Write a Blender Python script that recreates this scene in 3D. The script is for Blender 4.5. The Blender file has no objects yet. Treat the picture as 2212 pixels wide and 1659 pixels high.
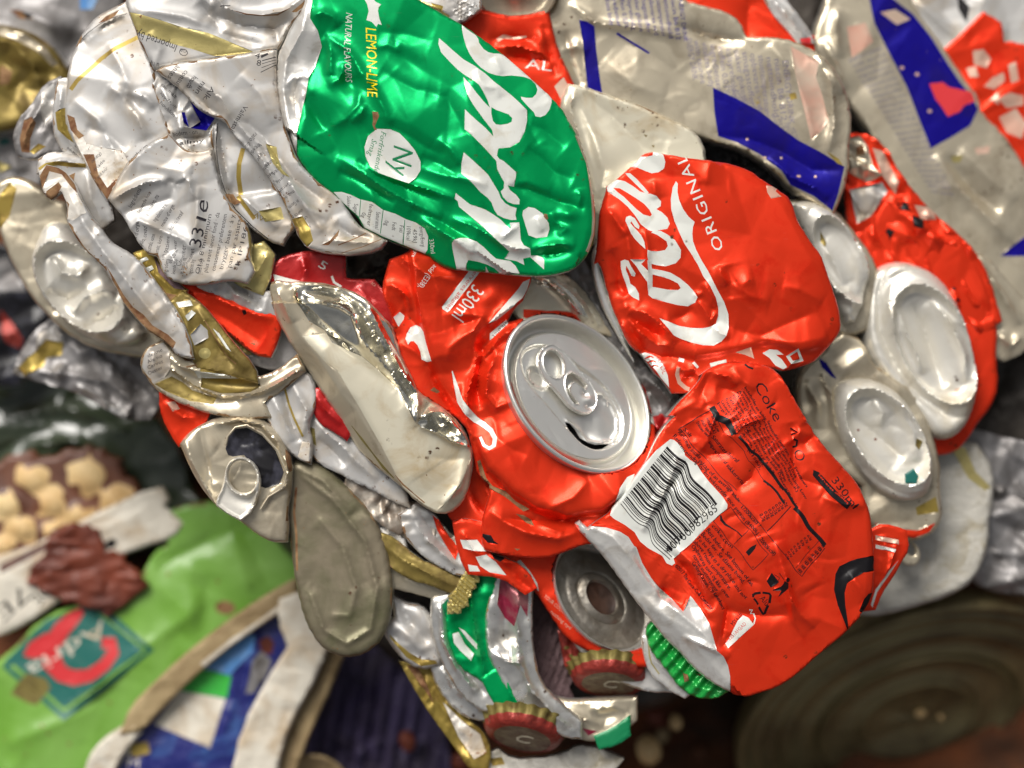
import bpy, math, random
import numpy as np
from mathutils import Vector, Matrix
from mathutils.geometry import delaunay_2d_cdt

# ------------------------------------------------------------------ camera, light, exposure
SC = bpy.context.scene
COL = SC.collection
S = 0.00014            # metres per unit (a unit is 1/2212 of the frame width at the focus plane)
D = 5223.0             # camera height above the focus plane, in units
cam_d = bpy.data.cameras.new('camera'); cam = bpy.data.objects.new('camera', cam_d); COL.objects.link(cam)
cam.location = (0, 0, D * S); cam_d.sensor_width = 36.0; cam_d.lens = 36.0 * D / 2212.0
cam_d.clip_start = 0.01; cam_d.clip_end = 100.0
cam_d.dof.use_dof = True; cam_d.dof.focus_distance = (D - 15) * S; cam_d.dof.aperture_fstop = 3.3
SC.camera = cam

SUN_EL, SUN_ROT = math.radians(44), math.radians(335)
w = bpy.data.worlds.new('World'); SC.world = w; w.use_nodes = True
nt = w.node_tree; nt.nodes.clear()
sky = nt.nodes.new('ShaderNodeTexSky'); sky.sky_type = 'NISHITA'; sky.sun_disc = False
sky.sun_elevation = SUN_EL; sky.sun_rotation = SUN_ROT
sky.air_density = 0.75; sky.dust_density = 6.0; sky.ozone_density = 0.6
hs = nt.nodes.new('ShaderNodeHueSaturation'); hs.inputs['Saturation'].default_value = 0.22
bg = nt.nodes.new('ShaderNodeBackground'); bg.inputs['Strength'].default_value = 0.098
wo = nt.nodes.new('ShaderNodeOutputWorld')
nt.links.new(sky.outputs[0], hs.inputs['Color']); nt.links.new(hs.outputs[0], bg.inputs[0]); nt.links.new(bg.outputs[0], wo.inputs[0])
sd = bpy.data.lights.new('sun', 'SUN'); sd.energy = 3.6; sd.angle = math.radians(32); sd.color = (1.0, 0.96, 0.9)
sun = bpy.data.objects.new('sun', sd); COL.objects.link(sun)
_h = Vector((math.sin(SUN_ROT), math.cos(SUN_ROT), 0)) * math.cos(SUN_EL) + Vector((0, 0, math.sin(SUN_EL)))
sun.rotation_euler = _h.to_track_quat('Z', 'Y').to_euler(); sun.location = _h * 2
vs = SC.view_settings; vs.view_transform = 'Standard'; vs.look = 'None'; vs.gamma = 1.0; vs.use_curve_mapping = False
vs.exposure = -0.1
SC.cycles.use_denoising = True
SC.cycles.max_bounces = 8; SC.cycles.glossy_bounces = 5

# ------------------------------------------------------------------ materials
MAT = {}
def srgb(c):
    return tuple((v/255/12.92 if v/255 <= 0.04045 else ((v/255+0.055)/1.055)**2.4) for v in c)
def mat(name, rgb, metal=0.0, rough=0.4, coat=0.0, bump=0.0, bscale=900.0, dirt=None, dirt_amt=0.0, dscale=220.0,
        mottle=0.0, mscale=120.0, mcol=None, fine=0.0, spec=0.5, brush=None, rvar=0.0, dthr=None, wear=0.00):
    """rgb is sRGB 0..255.  dirt: sRGB colour of specks and stains; mottle: slow colour wear."""
    m = bpy.data.materials.new(name); m.use_nodes = True; n = m.node_tree; L = n.links
    b = n.nodes['Principled BSDF']
    b.inputs['Metallic'].default_value = metal; b.inputs['Roughness'].default_value = rough
    b.inputs['Coat Weight'].default_value = coat; b.inputs['Coat Roughness'].default_value = 0.12
    b.inputs['Specular IOR Level'].default_value = spec
    tc = n.nodes.new('ShaderNodeTexCoord'); co = tc.outputs['Object']
    def noise(sc, det=4, rg=0.6, dist=0.0):
        t = n.nodes.new('ShaderNodeTexNoise'); t.inputs['Scale'].default_value = sc
        t.inputs['Detail'].default_value = det; t.inputs['Roughness'].default_value = rg
        t.inputs['Distortion'].default_value = dist; L.new(co, t.inputs['Vector']); return t
    def ramp(src, a, c):
        r = n.nodes.new('ShaderNodeMapRange'); r.inputs[1].default_value = a; r.inputs[2].default_value = c
        L.new(src, r.inputs[0]); return r.outputs[0]
    col = None
    base = srgb(rgb) + (1,)
    def mix(fac, A, B):
        x = n.nodes.new('ShaderNodeMix'); x.data_type = 'RGBA'
        L.new(fac, x.inputs[0])
        if isinstance(A, tuple): x.inputs[6].default_value = A
        else: L.new(A, x.inputs[6])
        x.inputs[7].default_value = B
        return x.outputs[2]
    cur = base
    if mottle:
        mc = srgb(mcol) + (1,) if mcol else tuple(v * 0.55 for v in base[:3]) + (1,)
        t = noise(mscale, 5, 0.62, 0.6)
        f = ramp(t.outputs['Fac'], 0.62 - mottle * 0.35, 0.78 - mottle * 0.1)
        cur = mix(f, cur, mc)
    if dirt:
        t = noise(dscale, 7, 0.7, 0.8)
        a0 = dthr if dthr else 0.70 - dirt_amt * 0.25
        f = ramp(t.outputs['Fac'], a0, a0 + 0.05)
        cur = mix(f, cur, srgb(dirt) + (1,))
        rr = n.nodes.new('ShaderNodeMapRange'); rr.inputs[3].default_value = rough; rr.inputs[4].default_value = 0.85
        L.new(f, rr.inputs[0]); L.new(rr.outputs[0], b.inputs['Roughness'])
        if metal:
            mm = n.nodes.new('ShaderNodeMapRange'); mm.inputs[3].default_value = metal; mm.inputs[4].default_value = 0.0
            L.new(f, mm.inputs[0]); L.new(mm.outputs[0], b.inputs['Metallic'])
    elif rvar:
        t = noise(160, 5, 0.6); rr = n.nodes.new('ShaderNodeMapRange')
        rr.inputs[1].default_value = 0.3; rr.inputs[2].default_value = 0.7
        rr.inputs[3].default_value = rough - rvar; rr.inputs[4].default_value = rough + rvar
        L.new(t.outputs['Fac'], rr.inputs[0]); L.new(rr.outputs[0], b.inputs['Roughness'])
    if wear:
        t = n.nodes.new('ShaderNodeTexVoronoi'); t.feature = 'F1'; t.inputs['Scale'].default_value = 330; t.inputs['Randomness'].default_value = 1.0; L.new(co, t.inputs['Vector'])
        t2 = noise(70, 4, 0.65); t3 = noise(1500, 2, 0.5)
        f1 = ramp(t.outputs['Distance'], 0.26, 0.14); f2 = ramp(t2.outputs['Fac'], 0.60 - wear * 0.12, 0.66 - wear * 0.12); f3 = ramp(t3.outputs['Fac'], 0.40, 0.52)
        m1 = n.nodes.new('ShaderNodeMath'); m1.operation = 'MULTIPLY'; L.new(f1, m1.inputs[0]); L.new(f2, m1.inputs[1])
        m2 = n.nodes.new('ShaderNodeMath'); m2.operation = 'MULTIPLY'; L.new(m1.outputs[0], m2.inputs[0]); L.new(f3, m2.inputs[1])
        cur = mix(m2.outputs[0], cur, srgb((74, 44, 24)) + (1,))
        mp_ = n.nodes.new('ShaderNodeMapping'); mp_.inputs['Rotation'].default_value = (0, 0, 0.6); mp_.inputs['Scale'].default_value = (1, 16, 1); L.new(co, mp_.inputs['Vector'])
        t4 = n.nodes.new('ShaderNodeTexNoise'); t4.inputs['Scale'].default_value = 130; t4.inputs['Detail'].default_value = 3; L.new(mp_.outputs[0], t4.inputs['Vector'])
        f4 = ramp(t4.outputs['Fac'], 0.72, 0.76); m3 = n.nodes.new('ShaderNodeMath'); m3.operation = 'MULTIPLY'; L.new(f4, m3.inputs[0]); m3.inputs[1].default_value = 0.5 * min(1, wear)
        cur = mix(m3.outputs[0], cur, srgb((205, 196, 186)) + (1,))
    if isinstance(cur, tuple): b.inputs['Base Color'].default_value = cur
    else: L.new(cur, b.inputs['Base Color'])
    if bump:
        t = noise(bscale, 3, 0.5)
        t2 = noise(bscale * 0.22, 3, 0.5)
        ad = n.nodes.new('ShaderNodeMath'); ad.operation = 'MULTIPLY_ADD'; ad.inputs[1].default_value = 0.25
        L.new(t.outputs['Fac'], ad.inputs[0]); L.new(t2.outputs['Fac'], ad.inputs[2])
        bp = n.nodes.new('ShaderNodeBump'); bp.inputs['Strength'].default_value = 1.0
        bp.inputs['Distance'].default_value = bump * 0.001
        L.new(ad.outputs[0], bp.inputs['Height']); L.new(bp.outputs[0], b.inputs['Normal'])
    MAT[name] = m
    return m

mat('red_paint', (214, 52, 24), metal=0.5, rough=0.4, coat=0.1, spec=0.15, bump=0.12, bscale=420, mottle=0.2, mcol=(204, 34, 10), wear=0.14)
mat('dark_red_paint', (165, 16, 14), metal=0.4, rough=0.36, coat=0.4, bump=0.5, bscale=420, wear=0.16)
mat('green_paint', (0, 152, 82), metal=0.55, rough=0.36, coat=0.1, spec=0.1, bump=0.1, bscale=380, mottle=0.12, mcol=(0, 132, 70), wear=0.10)
mat('white_print', (206, 207, 200), metal=0.1, rough=0.36, coat=0.2, spec=0.3, bump=0.2, bscale=380, mottle=0.15, mcol=(190, 184, 168), wear=0.12)
mat('yellow_print', (240, 214, 10), metal=0.1, rough=0.35, coat=0.4)
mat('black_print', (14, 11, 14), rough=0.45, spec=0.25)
mat('dark_green_print', (10, 118, 72), metal=0.1, rough=0.4)
mat('red_print', (190, 52, 40), rough=0.4)
mat('blue_paint', (20, 12, 122), metal=0.3, rough=0.4, coat=0.05, spec=0.12, bump=0.2, mottle=0.3, mcol=(30, 20, 96), mscale=60)
mat('pink_print', (204, 156, 136), metal=0.4, rough=0.42, mottle=.6, mcol=(196, 176, 156), mscale=60)
mat('grey_print', (120, 112, 128), metal=0.3, rough=0.4)
mat('aluminium', (216, 214, 208), metal=0.85, rough=0.32, bump=0.2, bscale=500, rvar=0.08, mottle=.3, mcol=(170, 162, 150), wear=.16)
mat('lid_aluminium', (226, 224, 217), metal=0.85, rough=0.32, bump=0.05, bscale=900, wear=0.05)
mat('mirror_aluminium', (222, 218, 204), metal=1.0, rough=0.2, bump=0.06, bscale=300, mottle=.2, mcol=(190, 182, 160))
mat('worn_aluminium', (220, 217, 211), metal=0.6, rough=0.32, bump=0.3, bscale=500, dirt=(104, 62, 36), dirt_amt=0.10, dscale=240, mottle=0.3, mcol=(182, 174, 162))
mat('dull_aluminium', (150, 144, 134), metal=0.8, rough=0.42, bump=1.0, bscale=420, mottle=0.5, mcol=(108, 98, 84))
mat('cream_lacquer', (206, 199, 178), metal=0.4, rough=0.32, coat=0.15, spec=0.3, bump=0.15, bscale=300, mottle=0.35, mcol=(178, 156, 118), mscale=60, wear=0.14)
mat('pearl_white', (178, 176, 173), metal=0.4, rough=0.46, coat=0.05, spec=0.22, bump=0.1, bscale=300, dirt=(112, 78, 44), dirt_amt=0.06, dscale=60, mottle=0.45, mcol=(160, 142, 116), mscale=46, wear=.2)
mat('rusty_white', (214, 208, 198), metal=0.2, rough=0.42, coat=0.1, bump=0.8, bscale=400, dirt=(124, 72, 26), dirt_amt=0.42, dscale=110, mottle=0.4, mcol=(176, 152, 116))
mat('gold_band', (186, 172, 112), metal=0.6, rough=0.36, coat=0.1, spec=0.3, bump=0.2, mottle=0.3, mcol=(150, 132, 74), mscale=80)
mat('gold_print', (160, 138, 66), metal=0.55, rough=0.42, mottle=0.4, mcol=(120, 94, 44))
mat('old_gold', (138, 120, 62), metal=0.5, rough=0.42, bump=0.4, bscale=300, mottle=0.5, mcol=(88, 70, 34))
mat('brown_rust', (98, 58, 28), rough=0.8, bump=0.8, bscale=500, mottle=0.7, mcol=(150, 118, 80), mscale=200)
mat('orange_rust', (120, 50, 22), rough=0.7, coat=.1, bump=1.5, bscale=200, mottle=0.9, mcol=(64, 22, 10), mscale=44, dirt=(168, 88, 40), dirt_amt=.12, dscale=90)
mat('silver_beige', (196, 185, 162), metal=0.65, rough=0.3, spec=0.3, bump=0.2, bscale=260, mottle=0.35, mcol=(158, 145, 124), mscale=80, wear=0.12)
mat('ink_text', (24, 18, 26), rough=0.5)
mat('brown_shell', (128, 118, 98), metal=0.45, rough=0.45, bump=0.3, bscale=300, mottle=0.55, mcol=(84, 86, 56), mscale=45, wear=0.20)
mat('crumb_foil', (170, 162, 150), metal=0.5, rough=0.42, bump=1.2, bscale=260, mottle=0.7, mcol=(100, 72, 48), mscale=110)
mat('grey_foil', (146, 143, 142), metal=0.45, rough=0.5, bump=0.6, bscale=200, mottle=0.6, mcol=(80, 74, 68), mscale=60)
mat('lime_plastic', (100, 146, 50), rough=0.36, coat=0.15, spec=.3, bump=2.5, bscale=60, mottle=0.8, mcol=(130, 172, 88), mscale=26, dirt=(98, 78, 38), dirt_amt=0.18, dscale=70)
mat('teal_print', (14, 92, 84), rough=0.45, mottle=0.2, mcol=(60, 110, 100))
mat('crimson_print', (196, 44, 48), rough=0.45)
mat('dirty_white', (204, 197, 182), rough=0.6, bump=0.8, mottle=0.5, mcol=(160, 132, 92), mscale=60, dirt=(118, 76, 32), dirt_amt=0.22, dscale=90)
mat('navy_plastic', (28, 34, 104), rough=0.4, coat=0.2, bump=1.0, mottle=0.3, mcol=(70, 110, 170), mscale=60, dirt=(140, 110, 70), dirt_amt=0.08, dscale=160)
mat('sky_blue_print', (86, 140, 200), rough=0.5, mottle=0.4, mcol=(150, 180, 210))
mat('bright_green_print', (54, 170, 60), rough=0.5, dirt=(60, 80, 30), dirt_amt=0.1)
mat('beige_carton', (158, 138, 100), rough=0.7, bump=1.0, mottle=0.7, mcol=(104, 78, 44), mscale=50, dirt=(206, 192, 164), dirt_amt=0.2, dscale=100)
mat('violet_cloth', (74, 64, 104), rough=0.7, bump=1.5, bscale=200, mottle=1.0, mcol=(34, 24, 26), mscale=36, dirt=(110, 68, 34), dirt_amt=0.14, dscale=50)
mat('dark_film', (44, 54, 36), rough=0.28, coat=0.6, bump=3.0, bscale=100, mottle=0.5, mcol=(70, 78, 62), mscale=50)
mat('dark_tin', (132, 120, 82), metal=0.45, rough=0.45, bump=2.0, bscale=90, mottle=0.7, mcol=(70, 56, 34), mscale=22, dirt=(150, 100, 48), dirt_amt=0.05, dscale=60)
mat('soil', (50, 34, 20), rough=0.9, bump=4.0, bscale=150, mottle=0.8, mcol=(116, 62, 26), mscale=34, dirt=(150, 120, 84), dirt_amt=0.06, dscale=60)
mat('potato_skin', (190, 152, 98), rough=0.6, bump=0.6, bscale=300, mottle=0.8, mcol=(214, 190, 140), mscale=44, dirt=(110, 66, 34), dirt_amt=0.14, dscale=60)
mat('brown_print', (112, 66, 40), rough=0.5, coat=.1, bump=1.5, bscale=90, mottle=0.8, mcol=(66, 40, 34), mscale=40)
mat('cap_red', (150, 52, 42), metal=0.35, rough=0.42, coat=0.1, bump=0.8, mottle=0.5, mcol=(96, 34, 26), dirt=(60, 40, 22), dirt_amt=.08)
mat('cap_liner', (140, 130, 104), metal=0.4, rough=0.5, bump=.8, mottle=0.9, mcol=(84, 40, 32), mscale=150)
mat('cap_gold', (134, 122, 66), metal=0.5, rough=0.45, mottle=.6, mcol=(80, 56, 28), mscale=160)
mat('cap_green', (20, 150, 58), metal=0.25, rough=0.3, coat=0.4, bump=0.8, dirt=(96, 60, 30), dirt_amt=0.12, dscale=260)
mat('mauve_cloth', (104, 82, 84), rough=0.8, bump=1.5, mottle=0.3, mcol=(70, 52, 54))
mat('magenta_lacquer', (150, 40, 66), metal=0.6, rough=0.35, mottle=0.5, mcol=(170, 150, 140), mscale=60)
mat('pale_grey_plastic', (176, 172, 162), rough=0.5, mottle=0.3, mcol=(150, 140, 116), bump=1.0)
mat('olive_tin', (120, 108, 56), metal=0.4, rough=0.5, mottle=0.3, mcol=(90, 78, 40))
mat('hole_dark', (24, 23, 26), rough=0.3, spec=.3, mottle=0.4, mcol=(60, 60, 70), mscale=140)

# ------------------------------------------------------------------ coordinates
def Q(sx, sy, k, s):
    """numbers read in an enlarged crop whose corner is source pixel (sx, sy) at 1/k magnification -> frame units"""
    v = [float(t) for t in s.split()]
    return [(sx*0.576042 + v[i]/k, sy*0.576042 + v[i+1]/k) for i in range(0, len(v), 2)]
def T(c, r, s): return Q(1280*c, 960*r, 3.0, s)
def P(s):
    v = [float(t) for t in s.split()]
    return [(v[i], v[i+1]) for i in range(0, len(v), 2)]
def smooth_loop(pts, it=1, closed=True):
    for _ in range(it):
        out = []; n = len(pts)
        for i in range(n if closed else n-1):
            a, b = pts[i], pts[(i+1) % n]
            out.append((a[0]*.75+b[0]*.25, a[1]*.75+b[1]*.25)); out.append((a[0]*.25+b[0]*.75, a[1]*.25+b[1]*.75))
        if not closed: out = [pts[0]] + out + [pts[-1]]
        pts = out
    return pts
def soften(pts, it=1, lim=48):
    """rounds shallow corners, keeps the sharp ones of folded and torn metal"""
    for k in range(it):
        n = len(pts); out = []
        for i in range(n):
            a, b, c = pts[i-1], pts[i], pts[(i+1) % n]
            t = abs((math.degrees(math.atan2(c[1]-b[1], c[0]-b[0])-math.atan2(b[1]-a[1], b[0]-a[0]))+180) % 360-180)
            if t > lim/(k+1): out.append(b)
            else:
                out.append((a[0]*.25+b[0]*.75, a[1]*.25+b[1]*.75)); out.append((c[0]*.25+b[0]*.75, c[1]*.25+b[1]*.75))
        pts = out
    return pts
def densify(pts, step, closed=True):
    out = []; n = len(pts)
    for i in range(n if closed else n-1):
        a, b = pts[i], pts[(i+1) % n]
        m = max(1, int(math.hypot(b[0]-a[0], b[1]-a[1]) / step + 0.5))
        for j in range(m): out.append((a[0]+(b[0]-a[0])*j/m, a[1]+(b[1]-a[1])*j/m))
    if not closed: out.append(pts[-1])
    return out
def stroke(pts, wd, closed=False):
    """a band of width wd (or widths per point) round an open polyline, as one loop"""
    n = len(pts); L = []; R = []
    for i, p in enumerate(pts):
        a = pts[max(0, i-1)]; b = pts[min(n-1, i+1)]
        dx, dy = b[0]-a[0], b[1]-a[1]; l = math.hypot(dx, dy) or 1
        wv = (wd[i] if isinstance(wd, (list, tuple)) else wd) * 0.5
        L.append((p[0]-dy/l*wv, p[1]+dx/l*wv)); R.append((p[0]+dy/l*wv, p[1]-dx/l*wv))
    return L + R[::-1]
def ellipse(cx, cy, a, b, ang=0, n=32, t0=0, t1=360):
    c, s = math.cos(math.radians(ang)), math.sin(math.radians(ang)); out = []
    for i in range(n):
        t = math.radians(t0 + (t1-t0)*i/(n if t1-t0 == 360 else n-1))
        u, v = a*math.cos(t), b*math.sin(t); out.append((cx+u*c-v*s, cy+u*s+v*c))
    return out
def inside(px, py, loops):
    r = np.zeros(px.shape, bool)
    for lp in loops:
        A = np.array(lp); B = np.roll(A, -1, 0)
        for k0 in range(0, len(A), 64):
            a = A[k0:k0+64]; b = B[k0:k0+64]
            ya = a[:, 1][:, None]; yb = b[:, 1][:, None]; xa = a[:, 0][:, None]; xb = b[:, 0][:, None]
            c = (ya > py) != (yb > py)
            with np.errstate(divide='ignore', invalid='ignore'):
                t = (xb-xa)*(py-ya)/(yb-ya)+xa
            r ^= (np.sum(c & (px < t), 0) % 2).astype(bool)
    return r
def seg_dist(x, y, pts, closed=False):
    """distance to polyline, parameter 0..1 along it, signed side"""
    n = len(pts); m = n if closed else n-1
    best = np.full(x.shape, 1e18); par = np.zeros(x.shape); sg = np.ones(x.shape)
    tot = 0; ls = []
    for i in range(m):
        a = pts[i]; b = pts[(i+1) % n]; l = math.hypot(b[0]-a[0], b[1]-a[1]) + 1e-9; ls.append(l)
    T_ = sum(ls)
    for i in range(m):
        a = pts[i]; b = pts[(i+1) % n]; l = ls[i]; dx, dy = (b[0]-a[0])/l, (b[1]-a[1])/l
        t = np.clip((x-a[0])*dx+(y-a[1])*dy, 0, l)
        ex = x-a[0]-t*dx; ey = y-a[1]-t*dy; d = ex*ex+ey*ey
        k = d < best
        best = np.where(k, d, best); par = np.where(k, (tot+t)/T_, par)
        sg = np.where(k, np.sign(dx*(y-a[1])-dy*(x-a[0])), sg); tot += l
    return np.sqrt(best), par, sg

# ---- relief features: each returns f(x, y) -> height
def tilt(cx, cy, gx, gy): return lambda x, y: (x-cx)*gx + (y-cy)*gy
def crease(pts, h, wd, taper=0.5, soft=1.5):
    pts = P(pts) if isinstance(pts, str) else pts
    h = h*1.3
    def f(x, y):
        d, t, s = seg_dist(x, y, pts)
        d = np.sqrt(d*d+soft*soft)-soft
        return h*np.exp(-d/wd)*np.clip(np.sin(np.pi*np.clip(t, .001, .999)), 0, 1)**taper
    return f
def fold(pts, h, wd, reach=1e9):
    """one side of the line (left of its direction in the picture = -1) lies h higher"""
    pts = P(pts) if isinstance(pts, str) else pts
    def f(x, y):
        d, t, s = seg_dist(x, y, pts)
        v = h*0.5*(1-np.tanh(s*d/wd))
        return v*np.exp(-(d/reach)**2)*np.clip(np.sin(np.pi*np.clip(t, .001, .999))*2.5, 0, 1)
    return f
def dent(cx, cy, a, b, ang, h, p=1.0):
    c, s = math.cos(math.radians(ang)), math.sin(math.radians(ang))
    def f(x, y):
        u = ((x-cx)*c+(y-cy)*s)/a; v = (-(x-cx)*s+(y-cy)*c)/b
        return h*np.exp(-(u*u+v*v)**p)
    return f
def ripple(cx, cy, a, b, ang, wl, h, ph=0):
    c, s = math.cos(math.radians(ang)), math.sin(math.radians(ang))
    def f(x, y):
        u = ((x-cx)*c+(y-cy)*s); v = (-(x-cx)*s+(y-cy)*c)
        return h*np.sin(2*np.pi*u/wl+ph)*np.exp(-(u/a)**2-(v/b)**2)
    return f
def crumple(seed, n, amp, r, box, ang=None, soft=1.5):
    """random short sharp folds, as in dented sheet metal"""
    rg = random.Random(seed); x0, y0, x1, y1 = box; L = []
    for i in range(n):
        th = math.radians(ang + rg.gauss(0, 22)) if ang is not None else rg.uniform(0, math.pi)
        L.append((rg.uniform(x0, x1), rg.uniform(y0, y1), math.cos(th), math.sin(th), rg.choice((-1, 1))*amp*rg.uniform(.3, 1), r*rg.uniform(.6, 1.7), rg.uniform(.10, .22), rg.uniform(.4, .9), rg.uniform(-.35, .35)))
    def f(x, y):
        z = np.zeros(x.shape)
        for cx, cy, c, s, a, rr, as1, as2, bend in L:
            u = ((x-cx)*c+(y-cy)*s); v = (-(x-cx)*s+(y-cy)*c)
            k = (np.abs(u) < rr*2.2) & (np.abs(v) < rr*2.0)
            if not k.any(): continue
            uu = u[k]; vv = v[k]-bend*uu*uu/rr
            wd = np.where(vv > 0, as1, as2)*rr*0.6
            z[k] += a*np.exp(-(uu/rr)**2)*np.exp(-(np.sqrt(vv*vv+soft*soft)-soft)/wd)
        return z
    return f
def bevel(pts, slope, side=1, lim=1e9, soft=3.0):
    """beyond the line (on the given side of its direction) the sheet bends away at a slope"""
    pts = P(pts) if isinstance(pts, str) else pts
    def f(x, y):
        d, t, s = seg_dist(x, y, pts)
        v = np.minimum(np.sqrt(d*d+soft*soft)-soft, lim)
        return -slope*v*(s*side > 0)
    return f
def facets(seed, spacing, amp, box, ang=None, stretch=1.7, flat=0.45, soft=1.6):
    """flat planes meeting in sharp creases: how pressed sheet metal really buckles"""
    r = np.random.RandomState(seed); x0, y0, x1, y1 = box; cx, cy = (x0+x1)/2, (y0+y1)/2
    R = math.hypot(x1-x0, y1-y0)/2+spacing*2*stretch
    th = math.radians(ang if ang is not None else r.uniform(0, 180)); c, s_ = math.cos(th), math.sin(th)
    pts = []
    for u in np.arange(-R/stretch, R/stretch, spacing):
        for v in np.arange(-R, R, spacing):
            q = (u+r.uniform(-.46, .46)*spacing, v+r.uniform(-.46, .46)*spacing)
            if abs(q[0]*stretch*c-q[1]*s_) < (x1-x0)/2+spacing*3 and abs(q[0]*stretch*s_+q[1]*c) < (y1-y0)/2+spacing*3: pts.append(q)
    H = r.uniform(-1, 1, len(pts))*amp; H[r.uniform(0, 1, len(pts)) < flat] *= 0.12
    D_ = delaunay_2d_cdt([Vector(p) for p in pts], [], [], 0, 0.01)
    V = np.array([tuple(v) for v in D_[0]]); src = [o[0] if o else 0 for o in D_[3]]; Hh = H[src]; F = [f for f in D_[2] if len(f) == 3]
    def f(x, y):
        out = np.zeros(x.shape)
        for ox, oy in ((soft, 0), (-soft, 0), (0, soft), (0, -soft)):
            dx, dy = x+ox-cx, y+oy-cy
            u = (dx*c+dy*s_)/stretch; v = -dx*s_+dy*c; z = np.zeros(x.shape)
            for a, b, d in F:
                A, B, C = V[a], V[b], V[d]
                k = np.nonzero((u >= min(A[0], B[0], C[0])) & (u <= max(A[0], B[0], C[0])) & (v >= min(A[1], B[1], C[1])) & (v <= max(A[1], B[1], C[1])))[0]
                if not len(k): continue
                den = (B[1]-C[1])*(A[0]-C[0])+(C[0]-B[0])*(A[1]-C[1])
                l1 = ((B[1]-C[1])*(u[k]-C[0])+(C[0]-B[0])*(v[k]-C[1]))/den; l2 = ((C[1]-A[1])*(u[k]-C[0])+(A[0]-C[0])*(v[k]-C[1]))/den; l3 = 1-l1-l2
                m = (l1 >= -1e-9) & (l2 >= -1e-9) & (l3 >= -1e-9); z[k[m]] = (l1*Hh[a]+l2*Hh[b]+l3*Hh[d])[m]
            out += z*0.25
        return out
    return f
def bulge(h): return lambda x, y, e: h

def text_loops(body, x, y, size, ang, sx=1.0, shear=0.0, bold=0.0, align='LEFT', space=1.0):
    """outlines of a word: baseline starts at (x, y), runs at ang degrees (clockwise in the picture), letters stand 'size' tall"""
    cu = bpy.data.curves.new('txt', 'FONT'); cu.body = body; cu.fill_mode = 'NONE'; cu.resolution_u = 2
    cu.shear = shear; cu.offset = bold; cu.space_character = space; cu.align_x = align
    ob = bpy.data.objects.new('txt', cu); COL.objects.link(ob)
    bpy.context.view_layer.update()
    me = bpy.data.meshes.new_from_object(ob.evaluated_get(bpy.context.evaluated_depsgraph_get()))
    co = [v.co.copy() for v in me.vertices]; nb = {}
    for e in me.edges:
        a, b = e.vertices; nb.setdefault(a, []).append(b); nb.setdefault(b, []).append(a)
    bpy.data.objects.remove(ob); bpy.data.curves.remove(cu); bpy.data.meshes.remove(me)
    seen = set(); out = []
    c, s = math.cos(math.radians(ang)), math.sin(math.radians(ang)); k = size/0.7
    for st in nb:
        if st in seen: continue
        lp = [st]; seen.add(st); prev = None; cur = st
        while True:
            nx = [q for q in nb[cur] if q != prev and q not in seen]
            if not nx: break
            prev, cur = cur, nx[0]; seen.add(cur); lp.append(cur)
        if len(lp) > 2:
            L = []
            for i in lp:
                u, v = co[i].x*k*sx, co[i].y*k
                q = (x+u*c+v*s, y+u*s-v*c)
                if not L or math.hypot(q[0]-L[-1][0], q[1]-L[-1][1]) > 0.35: L.append(q)
            if len(L) > 2: out.append(L)
    return out

def tag(o, label=None, cat=None, group=None, kind=None):
    if label: o['label'] = label
    if cat: o['category'] = cat
    if group: o['group'] = group
    if kind: o['kind'] = kind
    return o
def thing(name, label, cat, x, y, z, group=None):
    o = bpy.data.objects.new(name, None); COL.objects.link(o); f = (D-z)/D
    o.location = ((x-1106)*f*S, -(y-829.5)*f*S, z*S); o.empty_display_size = 0.01
    return tag(o, label, cat, group)
def mesh_obj(name, co, faces, mats, fm=None, parent=None, smooth=True, sharp=50):
    me = bpy.data.meshes.new(name); me.from_pydata(co, [], faces)
    for m in mats: me.materials.append(MAT[m])
    if fm is not None: me.polygons.foreach_set('material_index', fm)
    if smooth:
        me.polygons.foreach_set('use_smooth', [True]*len(me.polygons))
        me.set_sharp_from_angle(angle=math.radians(sharp))
    me.update(); o = bpy.data.objects.new(name, me); COL.objects.link(o)
    if parent is not None: o.parent = parent
    return o

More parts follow.
